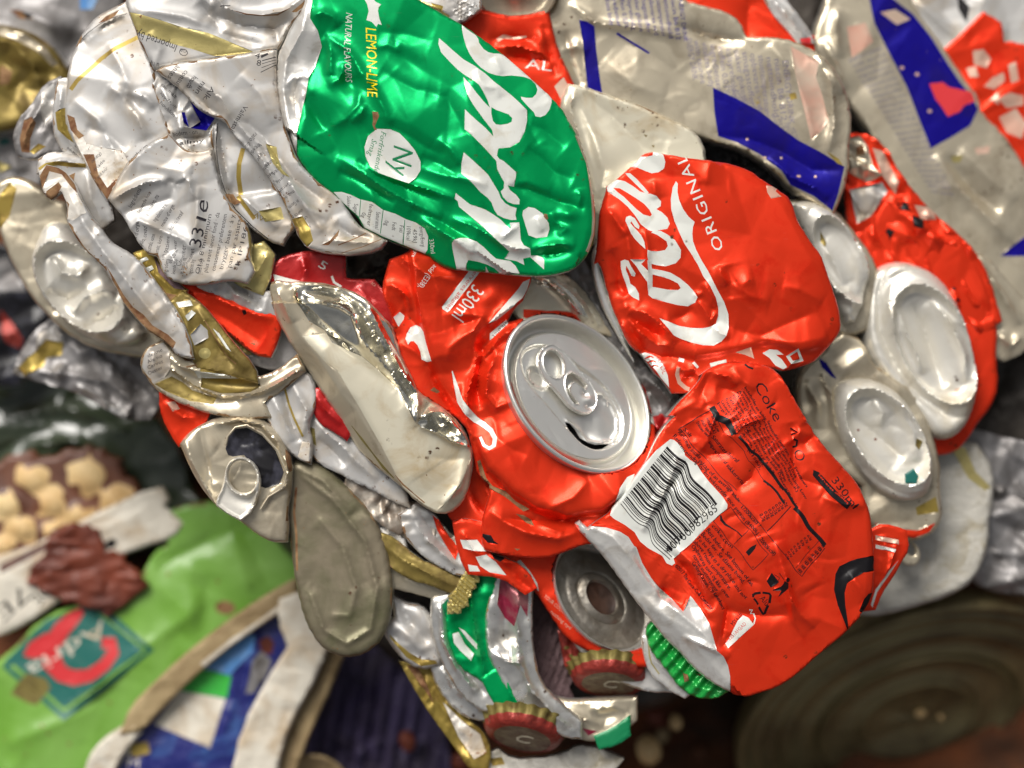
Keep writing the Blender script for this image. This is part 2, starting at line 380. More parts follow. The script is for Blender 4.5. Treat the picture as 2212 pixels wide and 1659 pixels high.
def sheet(name, loops, z0, feats=(), base='red_paint', prints=(), roll=(30, 25), thick=40, res=5.0, parent=None,
          back=None, xf=None, warp=None, smooth_it=1, zref=None, edge=None, seed=0, jit=0.25, rag=0.0):
    """A body of pressed sheet metal: the outline(s), the relief on it, flush printing, an edge that rolls away.
    loops: outer loop and any holes (frame units).  prints: (material, [loops]) painted in order."""
    if isinstance(loops[0], tuple): loops = [loops]
    loops = [densify(soften(l, smooth_it), res) for l in loops]
    if rag:
        rr_ = random.Random(seed*13+5); ph_ = [(rr_.uniform(0, 6.28), rr_.uniform(.05, .22), rr_.uniform(-1, 1)) for _ in range(7)]
        def rg_(l):
            o = []; n_ = len(l)
            for i, (px, py) in enumerate(l):
                a_ = l[i-1]; b_ = l[(i+1) % n_]; dx, dy = b_[0]-a_[0], b_[1]-a_[1]; q = math.hypot(dx, dy) or 1
                v = sum(c*math.sin(px*k+py*k*1.3+p) for p, k, c in ph_)*rag*.45
                o.append((px+dy/q*v, py-dx/q*v))
            return o
        loops = [rg_(l) for l in loops]
    A = np.array(loops[0]); x0, y0 = A.min(0); x1, y1 = A.max(0)
    rg = np.random.RandomState(seed+7)
    gx = np.arange(x0+res*.5, x1, res); gy = np.arange(y0+res*.5, y1, res*.866)
    X, Y = np.meshgrid(gx, gy); X = X+((np.arange(len(gy)) % 2)*res*.5)[:, None]
    X = (X+rg.uniform(-jit, jit, X.shape)*res).ravel(); Y = (Y+rg.uniform(-jit, jit, Y.shape)*res).ravel()
    k = inside(X, Y, loops); X = X[k]; Y = Y[k]
    d = np.full(X.shape, 1e9)
    for l in loops: d = np.minimum(d, seg_dist(X, Y, l, True)[0])
    k = d > res*.45; X = X[k]; Y = Y[k]
    pts = []; edges = []
    def addloop(l):
        n = len(pts); pts.extend(l); m = len(l)
        edges.extend((n+i, n+(i+1) % m) for i in range(m))
    for l in loops: addloop(l)
    PR = []
    for m, ls in prints:
        if warp: ls = [warp(densify(l, res*1.2)) for l in ls]
        PR.append((m, ls))
        for l in ls: addloop(l)
    pts.extend(zip(X.tolist(), Y.tolist()))
    r = delaunay_2d_cdt([Vector(p) for p in pts], edges, [], 0, 0.02)
    V = np.array([tuple(v) for v in r[0]]); F = np.array([f for f in r[2] if len(f) == 3])
    C = V[F].mean(1)
    k = inside(C[:, 0], C[:, 1], loops); F = F[k]; C = C[k]
    ar = np.cross(V[F[:, 1]]-V[F[:, 0]], V[F[:, 2]]-V[F[:, 0]]); F = F[np.abs(ar) > 1e-4]; C = V[F].mean(1)
    ar = np.cross(V[F[:, 1]]-V[F[:, 0]], V[F[:, 2]]-V[F[:, 0]]); F[ar > 0] = F[ar > 0][:, ::-1]
    mats = [base]; fm = np.zeros(len(F), int)
    for m, ls in PR:
        if m not in mats: mats.append(m)
        L = np.array([p for l in ls for p in l]); a0 = L.min(0); a1 = L.max(0)
        q = np.nonzero((C[:, 0] >= a0[0]) & (C[:, 0] <= a1[0]) & (C[:, 1] >= a0[1]) & (C[:, 1] <= a1[1]))[0]
        if len(q) == 0: continue
        hit = inside(C[q, 0], C[q, 1], ls); fm[q[hit]] = mats.index(m)
    used = np.unique(F); mp = np.full(len(V), -1); mp[used] = np.arange(len(used)); V = V[used]; F = mp[F]
    x, y = V[:, 0], V[:, 1]
    z = np.zeros(len(V))
    for f in feats: z += f(x, y)
    dd = np.full(len(V), 1e9)
    for l in loops: dd = np.minimum(dd, seg_dist(x, y, l, True)[0])
    if roll:
        t = np.clip(dd/roll[0], 0, 1); z += roll[1]*(np.sqrt(np.clip(1-(1-t)**2, 0, 1))-1)
    if edge:   # raised bead along the edge: (width, height)
        z += edge[1]*np.exp(-((dd-edge[0]*.6)/(edge[0]*.5))**2)
    zr = z0 if zref is None else zref
    n = len(V)
    # boundary edges
    cnt = {}
    for f in F.tolist():
        for a, b in ((f[0], f[1]), (f[1], f[2]), (f[2], f[0])): cnt[(a, b)] = 1
    bd = [(a, b) for (a, b) in cnt if (b, a) not in cnt]
    if xf is None:
        f_ = (D-zr)/D; ox, oy, oz = (parent.location if parent is not None else (0, 0, 0))
        def conv(x, y, z): return np.stack([(x-1106)*f_*S-ox, -(y-829.5)*f_*S-oy, (z+z0)*S-oz], 1)
    else: conv = xf
    top = conv(x, y, z)
    low = conv(x, y, z-thick)
    co = np.concatenate([top, low]).tolist()
    faces = F.tolist(); fml = fm.tolist()
    bi = 0
    if back: 
        if back not in mats: mats.append(back)
        bi = mats.index(back)
    faces += [(f[2]+n, f[1]+n, f[0]+n) for f in F.tolist()]; fml += [bi]*len(F)
    faces += [(b, a, a+n, b+n) for a, b in bd]; fml += [bi if back else 0]*len(bd)
    o = mesh_obj(name, co, faces, mats, fml, parent)
    return o

# ---- tilted round frames (can ends): a disc of radius a seen as an ellipse a x b, long axis at ang, its face leaning towards 'lean' (+1: towards long axis turned -90 deg)
class Disc:
    def __init__(s, cx, cy, z, a, b, ang, lean=1, parent=None, tau=None):
        s.cx, s.cy, s.z, s.a, s.b, s.ang = cx, cy, z, a, b, ang
        t = math.radians(ang); U = Vector((math.cos(t), -math.sin(t), 0))          # world, y up
        M = Vector((math.sin(t), math.cos(t), 0)) * lean                            # where the face leans to
        tau = math.acos(min(1, b/a)) if tau is None else math.radians(tau); s.k = b/math.cos(tau)/a; N = M*math.sin(tau)+Vector((0, 0, 1))*math.cos(tau)
        Vv = N.cross(U); s.U, s.V, s.N = U, Vv, N; s.lean = lean; s.tau = tau
        f = (D-z)/D; s.o = Vector(((cx-1106)*f*S, -(cy-829.5)*f*S, z*S)); s.f = f
        s.off = parent.location.copy() if parent is not None else Vector((0, 0, 0))
    def loc(s, pts, h=0):
        """frame points -> disc-plane coordinates of the point at height h over the disc plane"""
        out = []
        for x, y in pts:
            dx, dy = (x-s.cx), -(y-s.cy)
            dx -= s.N.x*h; dy -= s.N.y*h
            # solve u*U+v*V = (dx,dy) in xy
            det = s.U.x*s.V.y-s.U.y*s.V.x
            out.append(((dx*s.V.y-dy*s.V.x)/det, (s.U.x*dy-s.U.y*dx)/det/s.k))
        return out
    def conv(s, x, y, z):
        k = S*s.f; o = s.o-s.off
        U, V, N = (np.array(v) for v in (s.U, s.V, s.N))
        return np.array(o)[None]+k*(x[:, None]*U+y[:, None]*V*s.k+z[:, None]*N)
def lathe(name, disc, prof, mat_, parent, seg=96, wob=0.0, seed=1, squash=None, mats=None, fmat=None):
    """prof: (radius, height) list, outside to inside"""
    rg = random.Random(seed); ph = [rg.uniform(0, 6.28) for _ in range(6)]; am = [rg.uniform(-1, 1) for _ in range(6)]
    xs = []; ys = []; zs = []
    for r, h in prof:
        for i in range(seg):
            t = 2*math.pi*i/seg
            q = sum(am[k]*math.sin((k+2)*t+ph[k])/(k+2) for k in range(6))*wob
            rr = r*(1+q*0.02); hh = h+q*disc.a*0.02
            xs.append(rr*math.cos(t)); ys.append(rr*math.sin(t)); zs.append(hh)
    co = disc.conv(np.array(xs), np.array(ys), np.array(zs)).tolist(); n = len(prof); F = []; fm = []
    for j in range(n-1):
        for i in range(seg):
            k = (i+1) % seg
            F.append((j*seg+i, (j+1)*seg+i, (j+1)*seg+k, j*seg+k)[::-1]); fm.append(fmat[j] if fmat else 0)
    F.append(tuple((n-1)*seg+i for i in range(seg))); fm.append(fmat[-1] if fmat else 0)
    F.append(tuple(i for i in range(seg))[::-1]); fm.append(0)
    return mesh_obj(name, co, F, mats or [mat_], fm, parent, sharp=65)
def tube(name, pts3, r, mat_, parent, seg=10, off=True):
    """a wire through points (x, y, z) in frame units"""
    V = [Vector(((x-1106)*((D-z)/D)*S, -(y-829.5)*((D-z)/D)*S, z*S)) for x, y, z in pts3]
    o = parent.location if parent is not None else Vector((0, 0, 0)); co = []; F = []; n = len(V)
    for i, v in enumerate(V):
        t = (V[min(n-1, i+1)]-V[max(0, i-1)]).normalized(); a = t.cross(Vector((0, 0, 1)))
        if a.length < 1e-6: a = Vector((1, 0, 0))
        a.normalize(); b = t.cross(a); rr = (r[i] if isinstance(r, (list, tuple)) else r)*S
        for k in range(seg):
            th = 2*math.pi*k/seg; co.append(tuple(v+a*math.cos(th)*rr+b*math.sin(th)*rr-o))
    for i in range(n-1):
        for k in range(seg):
            q = (k+1) % seg; F.append((i*seg+k, i*seg+q, (i+1)*seg+q, (i+1)*seg+k))
    F.append(tuple(range(seg))[::-1]); F.append(tuple((n-1)*seg+k for k in range(seg)))
    return mesh_obj(name, co, F, [mat_], None, parent)
def noise_warp(seed, amp, wl):
    rg = random.Random(seed)
    W = [(rg.uniform(0, 6.28), rg.uniform(0, 6.28), rg.uniform(.6, 1.4)*2*math.pi/wl, rg.uniform(-1, 1), rg.uniform(-1, 1)) for _ in range(6)]
    def f(pts):
        out = []
        for x, y in pts:
            dx = dy = 0
            for a, p, k, c, s in W:
                t = math.sin((x*math.cos(a)+y*math.sin(a))*k+p); dx += t*c; dy += t*s
            out.append((x+dx*amp*.5, y+dy*amp*.5))
        return out
    return f

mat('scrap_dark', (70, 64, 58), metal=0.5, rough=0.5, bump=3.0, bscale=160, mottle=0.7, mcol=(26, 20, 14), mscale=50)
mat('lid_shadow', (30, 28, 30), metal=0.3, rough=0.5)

mat('satin_silver', (214, 210, 200), metal=0.5, rough=0.4, spec=0.3, bump=0.1, mottle=0.35, mcol=(184, 172, 146), mscale=40, wear=.1)
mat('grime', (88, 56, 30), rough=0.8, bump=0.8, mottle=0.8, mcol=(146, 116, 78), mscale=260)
mat('hub_dark', (74, 50, 38), metal=.3, rough=.6, mottle=.6, mcol=(40, 26, 20), mscale=120)

def word(body, x, y, size, x2, y2, m='ink_text', sx=None, shear=0.0, bold=0.0, space=1.0):
    """word whose baseline runs from (x, y) to (x2, y2), stretched to fill that length"""
    ang = math.degrees(math.atan2(y2-y, x2-x)); L = math.hypot(x2-x, y2-y)
    lp = text_loops(body, 0, 0, size, 0, 1.0, shear, bold, space=space)
    wd = max(p[0] for l in lp for p in l)
    k = L/wd; c, s = math.cos(math.radians(ang)), math.sin(math.radians(ang))
    return (m, [[(x+u*k*c-v*s, y+u*k*s+v*c) for u, v in l] for l in lp])
def Qp(sx, sy, k, s): return Q(sx, sy, k, s)
def plateau(loop, h, wd):
    def f(x, y):
        d, _, _ = seg_dist(x, y, loop, True); i = inside(x, y, [loop])
        return h*0.5*(1+np.tanh(np.where(i, d, -d)/wd))
    return f
def neck(disc, base, slope=0.8, under=22, k=14.0, start=1.0):
    t = math.radians(disc.ang); c, s = math.cos(t), math.sin(t)
    def f(x, y):
        dx, dy = x-disc.cx, y-disc.cy
        u = (dx*c+dy*s)/disc.a; v = (-dx*s+dy*c)/disc.b; e = np.hypot(u, v)+1e-6
        q = np.where(e > start, start/e, 1.0)
        zp = disc.z-(disc.N.x*dx*q-disc.N.y*dy*q)/disc.N.z
        out = np.hypot(dx*(1-q), dy*(1-q))
        z = zp-under-np.where(out > 0, slope*out*out/(out+25.0), 0)
        ur = np.clip((dx*disc.N.x-dy*disc.N.y)/disc.a*3, 0, 1)*np.clip((1.6-e)/0.35, 0, 1)
        z = np.where(e < 1, zp-under-78*np.clip((1-e)*9, 0, 1), z)
        bs = base*(1-ur)+np.minimum(base, zp-under-10)*ur
        m = np.maximum(z, bs)+k*0.5*np.exp(-np.abs(z-bs)/k)
        return np.where(e < 1, z, m)
    return f

# =============================================================== green can (upper middle)
g = thing('crushed_can', 'flattened green soda can with big white lettering and a torn bare neck', 'can', 960, 300, 40)
A = (1600, 80, 6.0); B = (1600, 560, 6.0); Cq = (1040, 0, 6.0); Dq = (1280, 440, 6.0)
green_out = (T(0, 0, "2030 -90") + T(1, 0, "480 -90 495 0 600 60 720 130 790 165 1040 345 1240 520 1370 640 1455 740 1565 950 1625 1200 1650 1400 1640 1560 1600 1650")
    + T(1, 1, "1565 30 1500 90 1400 118 1300 130 1160 125 1000 108 850 95 690 82 600 30")
    + T(1, 0, "560 1650 400 1590 260 1535 140 1478 100 1400 40 1350 -20 1290 -60 1250")
    + T(0, 0, "2070 1200 1990 1110 1920 1010 1890 920 1830 790 1795 620 1782 500 1785 340 1820 290 1880 160 1960 60 1990 -90"))
neck_strip = T(0, 0, "2030 -120 2025 10 2010 120 2060 200 2085 300 2040 430 2000 500 1985 600 1960 700 1940 800 1920 900 1913 1010 1870 940 1800 800 1700 600 1700 300 1820 200 1900 -120")
S_ = Q(*A, "460 60 520 110 640 190 670 240 680 290 740 370 800 410 870 425 940 425 1000 440 1150 570 1300 700 1400 800 1500 880 1620 990 1620 1060 1590 1150 1540 1220 1470 1250 1410 1240 1390 1190 1320 1120 1230 1020 1220 985 1290 1000 1370 1000 1420 950 1435 890 1410 820 1350 760 1250 725 1100 710 980 720 900 710 800 680 700 610 620 530 560 440 510 330 480 220 460 120")
pr_ = Q(*A, "165 235 240 300 350 400 480 510 620 590 760 690 870 790 960 860 1100 970 1200 1060 1300 1160 1300 1300 1270 1440 1200 1580 1080 1650 930 1668 912 1760 940 1800 1000 1830 1080 1900 1160 1970 1155 2040 1130 2155 1050 2140 1080 2200 1160 2260 1205 2320 1200 2380 1130 2380 1050 2350 990 2290 960 2220 1000 2180 1005 2100 960 2020 915 1930 905 1830 850 1770 730 1640 600 1510 495 1420 500 1165 620 1280 760 1400 868 1515 850 1430 740 1290 610 1110 530 970 490 830 480 740 560 830 650 950 750 1070 822 1138 790 1040 730 920 680 840 600 780 490 710 400 640 300 540 190 420 155 310")
ph_ = Q(*A, "840 1130 900 1165 1000 1200 1060 1220 1110 1270 1100 1320 1050 1345 960 1360 900 1355 860 1310 840 1220")
i_ = Q(*B, "485 60 600 160 740 290 800 350 880 480 930 560 960 640 1020 710 1080 745 1165 770 1150 860 1165 920 1100 925 1000 900 920 860 880 800 840 700 790 640 700 570 620 480 530 390 450 330 455 200")
t_ = Q(*B, "380 575 460 640 560 720 650 750 760 790 860 850 960 920 1030 990 1090 1040 1080 960 1200 955 1210 1060 1220 1180 1260 1250 1340 1290 1350 1380 1430 1375 1500 1400 1525 1440 1520 1560 1420 1470 1340 1400 1250 1420 1265 1500 1160 1450 1060 1432 1010 1420 1070 1330 960 1230 880 1160 760 1040 600 900 420 750 405 680 365 650")
e_ = Q(*B, "360 1180 430 1155 530 1155 650 1200 740 1270 820 1350 900 1420 1010 1438 1080 1448 1150 1510 1208 1610 955 1612 880 1540 780 1490 660 1455 540 1435 515 1480 515 1565 382 1550 360 1420 335 1290 330 1220")
dot_ = Q(*B, "1250 800 1320 755 1400 770 1500 840 1580 960 1590 1040 1560 1140 1420 1155 1320 1120 1270 960 1240 860")
ny_ = Q(*Dq, "470 160 640 170 760 220 870 330 960 440 1030 580 1030 690 970 790 880 865 700 805 490 730 380 650 320 520 305 390 350 250")
leaf_ = Q(*Cq, "1120 -20 1170 70 1190 160 1160 275 1230 300 1290 365 1310 325 1360 340 1330 260 1310 160 1320 110 1350 75 1280 40 1230 -20")
lab_ = T(1, 0, "-55 1240 0 1240 60 1260 120 1290 200 1310 270 1360 350 1385 420 1420 480 1440 540 1480 562 1530 556 1615 540 1640 400 1583 262 1528 146 1470 106 1396 45 1344 -10 1290")
gp = [('worn_aluminium', [neck_strip]), ('white_print', [S_]), ('white_print', [pr_, ph_]), ('white_print', [i_]), ('white_print', [t_]), ('white_print', [e_]),
      ('white_print', [dot_]), ('white_print', [Q(*B, "765 1515 810 1598 760 1590")]), ('white_print', [ny_]), ('white_print', [leaf_]), ('white_print', [lab_]),
      ('silver_beige', [stroke(Q(*B, "1940 -180 2010 0 2085 180 2125 420 2155 700 2165 900 2155 1100 2105 1260 2075 1330"), 6.5)]),
      ('brown_rust', [Q(*B, "1520 840 1560 850 1575 910 1550 920 1515 880")]), ('brown_rust', [Q(*Dq, "410 -60 480 -50 500 0 470 60 440 130 470 170 440 180 410 110 420 40")])]
for k, (x0, x1) in enumerate(((820, 795), (545, 500), (250, 225))):
    y0 = (1330, 1190, 1060)[k]; y1 = (1640, 1500, 1290)[k]
    gp.append(('dark_green_print', [stroke(Q(*Dq, "%d %d %d %d" % (x0, y0, x1, y1)), 1.6)]))
def qw(q, body, x, y, size, x2, y2, m='ink_text', **kw):
    a = Q(*q, "%g %g" % (x, y))[0]; b = Q(*q, "%g %g" % (x2, y2))[0]
    return word(body, a[0], a[1], size, b[0], b[1], m, **kw)
gp += [qw(Cq, 'LEMON-LIME', 1150, 360, 23, 1175, 1290, 'yellow_print', shear=0.25, bold=0.035),
       qw(Cq, 'NATURAL', 895, 165, 14.5, 868, 590, 'white_print', shear=0.3, bold=0.035), qw(Cq, 'FLAVOURS', 868, 620, 14.5, 885, 1070, 'white_print', shear=0.3, bold=0.035),
       qw(Dq, 'Ny', 690, 350, 44, 640, 760, 'dark_green_print', shear=0.3, bold=0.045),
       qw(Dq, 'Forfriskende', 525, 185, 11.5, 425, 715, 'dark_green_print', shear=0.25, bold=0.01), qw(Dq, 'Smag', 405, 280, 12, 340, 500, 'dark_green_print', shear=0.25, bold=0.01),
       qw(Dq, 'Energy/Energi', 1012, 1415, 9, 1030, 1675, shear=0.1, bold=0.035), qw(Dq, '459kJ', 925, 1440, 9, 925, 1620, shear=0.1, bold=0.035), qw(Dq, '109kcal', 845, 1395, 9, 840, 1590, shear=0.1, bold=0.035),
       qw(Dq, 'Fat/', 755, 1390, 9, 748, 1500, shear=0.1, bold=0.035), qw(Dq, 'Fedt', 660, 1350, 9, 650, 1460, shear=0.1, bold=0.035), qw(Dq, '0g', 560, 1330, 9, 555, 1400, shear=0.1, bold=0.035),
       qw(Dq, 'Saturates/', 455, 1220, 9, 430, 1450, shear=0.1, bold=0.035), qw(Dq, 'fedtsyrer', 365, 1120, 9, 325, 1400, shear=0.1, bold=0.035), qw(Dq, '0g', 268, 1220, 9, 250, 1290, shear=0.1, bold=0.035),
       qw(Dq, 'Sugars', 160, 1110, 9, 150, 1240, shear=0.1, bold=0.035), qw(Dq, 'Sukker', 70, 1010, 9, 60, 1170, shear=0.1, bold=0.035),
       qw(B, '330ml', 30, 1160, 10, 50, 1345, 'white_print', bold=0.01)]
gf = [bevel(Q(*Dq, "-200 500 0 640 280 860 600 1060 900 1210 1300 1420 1700 1700"), .38, 1), bevel(Q(*B, "1900 -200 2050 200 2090 600 2090 1000 2000 1300"), .5, -1), bevel(T(0, 0, "2080 -60 2060 200 2080 400 2010 640 1940 900"), .35, 1), dent(960, 260, 330, 170, 55, 30), dent(1100, 330, 160, 60, 60, 10),
      # long pleats in the lower left
      crease(Q(*Dq, "-60 520 280 720 600 950 900 1110 1300 1300"), 13, 12), crease(Q(*Dq, "-40 690 200 800 500 1010 700 1120"), -11, 9),
      crease(Q(*Dq, "300 640 480 730 880 872 1200 970 1480 1070"), 13, 9), crease(Q(*Dq, "200 560 450 760 880 930 1300 1090"), -8, 8),
      crease(Q(*Dq, "1030 670 1300 760 1560 810 1900 900"), 7, 10), crease(Q(*Dq, "1000 1310 1480 1590 1740 1690"), 12, 11), crease(Q(*B, "300 900 560 990 760 1090 960 1230 1200 1300 1400 1310"), 12, 10),
      crease(Q(*Dq, "900 1180 1300 1360 1700 1600"), -9, 12), crease(Q(*Dq, "640 120 900 260 1100 400 1350 500"), -7, 16), crease(Q(*Dq, "1250 300 1420 430 1500 560 1520 640"), 8, 10),
      crease(Q(*Dq, "1040 520 1300 620 1500 760"), -7, 12),
      # top-left dents by the neck
      crease(Q(*Cq, "440 220 600 180 720 230 800 340"), 12, 12), crease(Q(*Cq, "620 430 760 560 900 640 1000 780 1090 950 1250 1150 1400 1450 1460 1640"), 14, 11),
      crease(Q(*Cq, "640 480 700 700 690 980"), 10, 8), crease(Q(*Cq, "670 1110 800 1050 850 950 860 820"), 10, 9), dent(*Q(*Cq, "560 760")[0], 26, 52, 10, -18), dent(*Q(*Cq, "920 1080")[0], 26, 18, 30, -14),
      crease(Q(*Cq, "1080 1180 1060 1380 900 1550 700 1640"), 11, 12), crease(Q(*Cq, "350 1250 480 1500 600 1700"), -10, 12), crease(Q(*Cq, "960 1600 1100 1480 1150 1380"), 9, 7),
      crease(Q(*Cq, "1280 640 1440 600 1560 660 1600 560"), 6, 9), crease(Q(*Cq, "1350 920 1600 1080 1800 1180 2100 1220"), -6, 22), crease(Q(*Cq, "1300 420 1700 460 2000 560"), -5, 20), dent(*Q(*Cq, "1700 800")[0], 45, 18, 40, -7),
      # right part
      crease(Q(*B, "1300 0 1500 140 1650 300 1900 400"), -9, 18), crease(Q(*B, "1060 490 1300 520 1700 680 2050 760"), -11, 12), crease(Q(*B, "1050 470 1300 440 1600 560"), 5, 14),
      crease(Q(*B, "1960 520 1990 620 1970 760"), 8, 7), crease(Q(*B, "1380 1290 1600 1250 1760 1230 1920 1260"), 11, 9), crease(Q(*B, "1350 1370 1600 1370 1900 1320"), -10, 8),
      dent(*Q(*B, "1820 850")[0], 20, 12, 0, 11), dent(*Q(*B, "1680 980")[0], 18, 26, 20, -12), crease(Q(*B, "1620 820 1660 950 1800 1040 1700 1120"), 8, 6), crease(Q(*B, "1420 880 1450 980 1500 1080"), 6, 7),
      dent(*Q(*B, "930 1100")[0], 22, 14, 30, 9), crease(Q(*B, "960 1180 1090 1060 1200 1000"), 7, 6), crease(Q(*B, "1050 1290 1250 1300 1340 1290"), 6, 6),
      crease(Q(*B, "330 1160 450 1250 560 1320 700 1340"), 7, 7), crease(Q(*A, "640 640 700 780 760 860 900 880 960 1000"), 5, 8), crease(Q(*A, "880 480 950 640 960 700"), 4, 8),
      crease(Q(*A, "1290 1150 1330 1400 1450 1600"), -5, 12), crease(Q(*A, "1350 1350 1500 1400 1800 1650"), -6, 16), crease(Q(*A, "0 950 250 1000 420 1300 480 1500"), -5, 16),
      # neck strip
      crease(T(0, 0, "1990 40 1960 200 1850 400 1830 560 1860 760 1900 950"), 14, 16, 0.3), crease(T(0, 0, "1985 500 1920 520 1900 620 1930 780"), -12, 9), crease(T(0, 0, "2005 500 1900 505 1850 560"), 6, 5),
      facets(3, 78, 13, (640, 0, 1280, 590), 60, 2.0), facets(33, 34, 1.3, (640, 0, 1280, 590), 60, 1.6), crumple(5, 20, 1.4, 24, (640, 0, 1280, 590))]
sheet('body', green_out, 30, gf, 'green_paint', gp, roll=(5, 7), thick=62, rag=.6, res=4.2, parent=g, seed=1, back='aluminium')

# =============================================================== hero can: can with its end facing us
h = thing('crushed_can', 'crushed red soda can whose silver end with pull tab faces out', 'can', 1180, 850, 0)
lid = Disc(1248, 849, -30, 195, 131, 51, 1, h, 27)
E = (1400, 920, 6.0); F6 = (1850, 1140, 6.0)
body_out = (T(1, 1, "470 -70 420 -20 310 20 285 100 262 190 270 262 300 330 330 430 340 500 372 620 400 750 440 820 490 880 560 930 640 980 720 1030 780 1080 820 1130 840 1230 866 1330 880 1420 960 1480 960 1560 920 1659")
    + T(1, 2, "905 110 905 190 925 245 1010 270 1100 285 1220 300 1340 300 1420 270 1470 250 1560 215 1680 200 1800 120 1900 0")
    + T(1, 1, "1960 1400 2045 1250 2045 1100 2010 940 1960 780 1890 650 1790 530 1680 430 1560 375 1440 345 1300 350 1185 430 1175 400 1110 420 1075 425 1130 330 1180 290 1185 270 1225 180 1230 130 1150 60 900 -60"))
letter = [('white_print', [Q(*E, "890 800 930 750 1080 545 1230 350 1260 280 1420 280 1370 360 1160 630 990 850 960 870 900 830")]),
          qw(E, 'serveres afkølet', 1335, 300, 9.5, 935, 820, 'red_print', bold=0.004), qw(E, '330ml', 1300, 490, 31, 1015, 905, 'white_print', bold=0.055),
          qw(E, 'acid', 790, 250, 10, 715, 335, 'white_print', bold=0.045), qw(E, '(E338),', 700, 365, 12, 580, 540, 'white_print', bold=0.045), qw(E, 'syre', 545, 60, 9, 500, 150, 'white_print', bold=0.045),
          ('white_print', [Q(*E, "415 1210 430 1150 480 1060 550 1030 610 1060 650 1120 680 1250 710 1350 755 1500 700 1515 650 1490 625 1480 610 1380 570 1290 520 1240 480 1245 450 1290")]),
          ('white_print', [Q(*E, "340 860 400 910 390 960 325 1055 300 1010 260 930")]),
          ('white_print', [stroke(T(1, 1, "718 745 740 830 770 940 820 1010 870 1060 920 1090 970 1130 995 1180 990 1225 960 1245 925 1225 900 1170"), [2, 8, 14, 16, 14, 12, 11, 10, 9, 8, 7, 6, 3])]),
          ('white_print', [Q(*E, "1490 1015 1640 840 1760 700 1880 560 1940 470 2030 430 2000 560 1930 680 1820 790 1690 900 1600 970")]),
          ('white_print', [Q(*E, "1510 1140 1640 1030 1730 960 1750 1010 1640 1110 1570 1180 1510 1230")]), qw(E, 'afkølet', 1720, 975, 8, 1535, 1170, 'ink_text', bold=0.01),
          ('black_print', [T(1, 2, "915 140 970 150 990 185 1020 208 950 198 915 160")]),
          ('white_print', [T(1, 1, "1770 1600 1800 1500 1850 1430 1900 1410 1880 1470 1830 1560 1790 1640")]),
          ('white_print', [T(1, 1, "1680 440 1720 460 1780 520 1760 530 1700 480"), T(1, 1, "1840 640 1870 640 1930 740 1960 800 1900 720"), T(1, 1, "1940 860 1990 900 2000 960 1960 900"), T(1, 1, "2000 1000 2040 1040 2042 1100 2010 1080")]),
          ('brown_rust', [T(1, 1, "880 1330 900 1320 940 1440 980 1490 1060 1520 1130 1590 1220 1640 1180 1655 1060 1560 950 1500 900 1420"), T(1, 1, "575 870 600 850 640 880 620 890")]),
          ('brown_rust', [T(1, 2, "1130 10 1180 20 1230 50 1250 90 1200 70"), T(1, 2, "1120 235 1160 238 1140 250")])]
hf = [neck(lid, 0, 0.34), fold(T(1, 1, "820 1100 860 1190 940 1390 1100 1550 1250 1650 1450 1700 1700 1650 1950 1450"), 34, 5, 120),  
      # the 330 ml panel
      fold(Q(*E, "470 -40 500 250 540 600 600 950 680 1300 760 1700"), 26, 5, 60), crease(Q(*E, "490 40 520 260 700 380 900 420 1080 470"), 12, 12), crease(Q(*E, "770 390 830 560 930 760"), 10, 12),
      crease(Q(*E, "360 120 400 200 500 250"), 10, 7), crease(Q(*E, "140 520 250 520 360 580 440 680 470 850"), 13, 10), crease(Q(*E, "120 540 200 780 260 1000 280 1150"), 8, 8),
      crease(Q(*E, "380 640 420 900 520 1000 600 1100"), -8, 14), crease(Q(*E, "900 900 1100 890 1420 920 1300 1100 1150 1200 1000 1330 950 1500"), 11, 16), crease(Q(*E, "1040 1020 1200 1000 1350 960"), -7, 14),
      crease(Q(*E, "1490 1030 1640 900 1800 780 1950 690"), 16, 8, .3), fold(Q(*E, "1960 690 1700 900 1450 1080 1350 1200 1310 1330 1260 1500 1220 1700"), -14, 8, 90),
      crease(Q(*E, "1310 1320 1340 1400 1430 1440 1560 1300 1640 1200 1800 1080 1900 1010"), 14, 8), dent(*Q(*E, "1420 1330")[0], 26, 11, -40, -14), crease(Q(*E, "1440 1480 1560 1360 1750 1180"), -8, 10),
      dent(*Q(*E, "1500 690")[0], 22, 16, -40, 7), crease(Q(*E, "620 1000 700 1300 760 1500 840 1700"), -7, 12),
      # lower shoulder
      crease(T(1, 1, "880 620 860 760 815 900 830 1040"), 18, 8), crease(T(1, 1, "930 600 890 740 880 860 900 960"), -16, 9), crease(T(1, 1, "1020 600 950 760 940 900 1000 980 1090 950"), 16, 9), crease(T(1, 1, "940 980 1000 1080 1010 1180 1100 1250 1200 1290"), -6, 14),
      crease(T(1, 1, "905 780 870 880 900 1000"), -5, 10), crease(T(1, 1, "860 1180 940 1380 1100 1540 1250 1640 1450 1690"), -16, 9, .3), crease(T(1, 1, "760 830 800 1000 850 1200 900 1350"), 12, 8, .3),
      crease(T(1, 1, "1330 1640 1500 1560 1600 1450"), 7, 12), crease(T(1, 2, "960 -10 1060 60 1200 130 1400 170 1530 130"), 15, 14), crease(T(1, 2, "1040 40 1230 60 1440 60 1640 10"), -12, 10), crease(T(1, 2, "1250 60 1440 140"), 8, 8),
      crease(T(1, 1, "560 690 620 830 700 960 780 1080"), -14, 8), crease(T(1, 1, "380 560 480 620 560 690"), 5, 7),
      facets(13, 70, 11, (840, 540, 1400, 1200), 70, 2.0), facets(43, 34, 1.3, (840, 540, 1400, 1200), 70, 1.6), crumple(14, 30, 1.4, 20, (840, 540, 1400, 1200))]
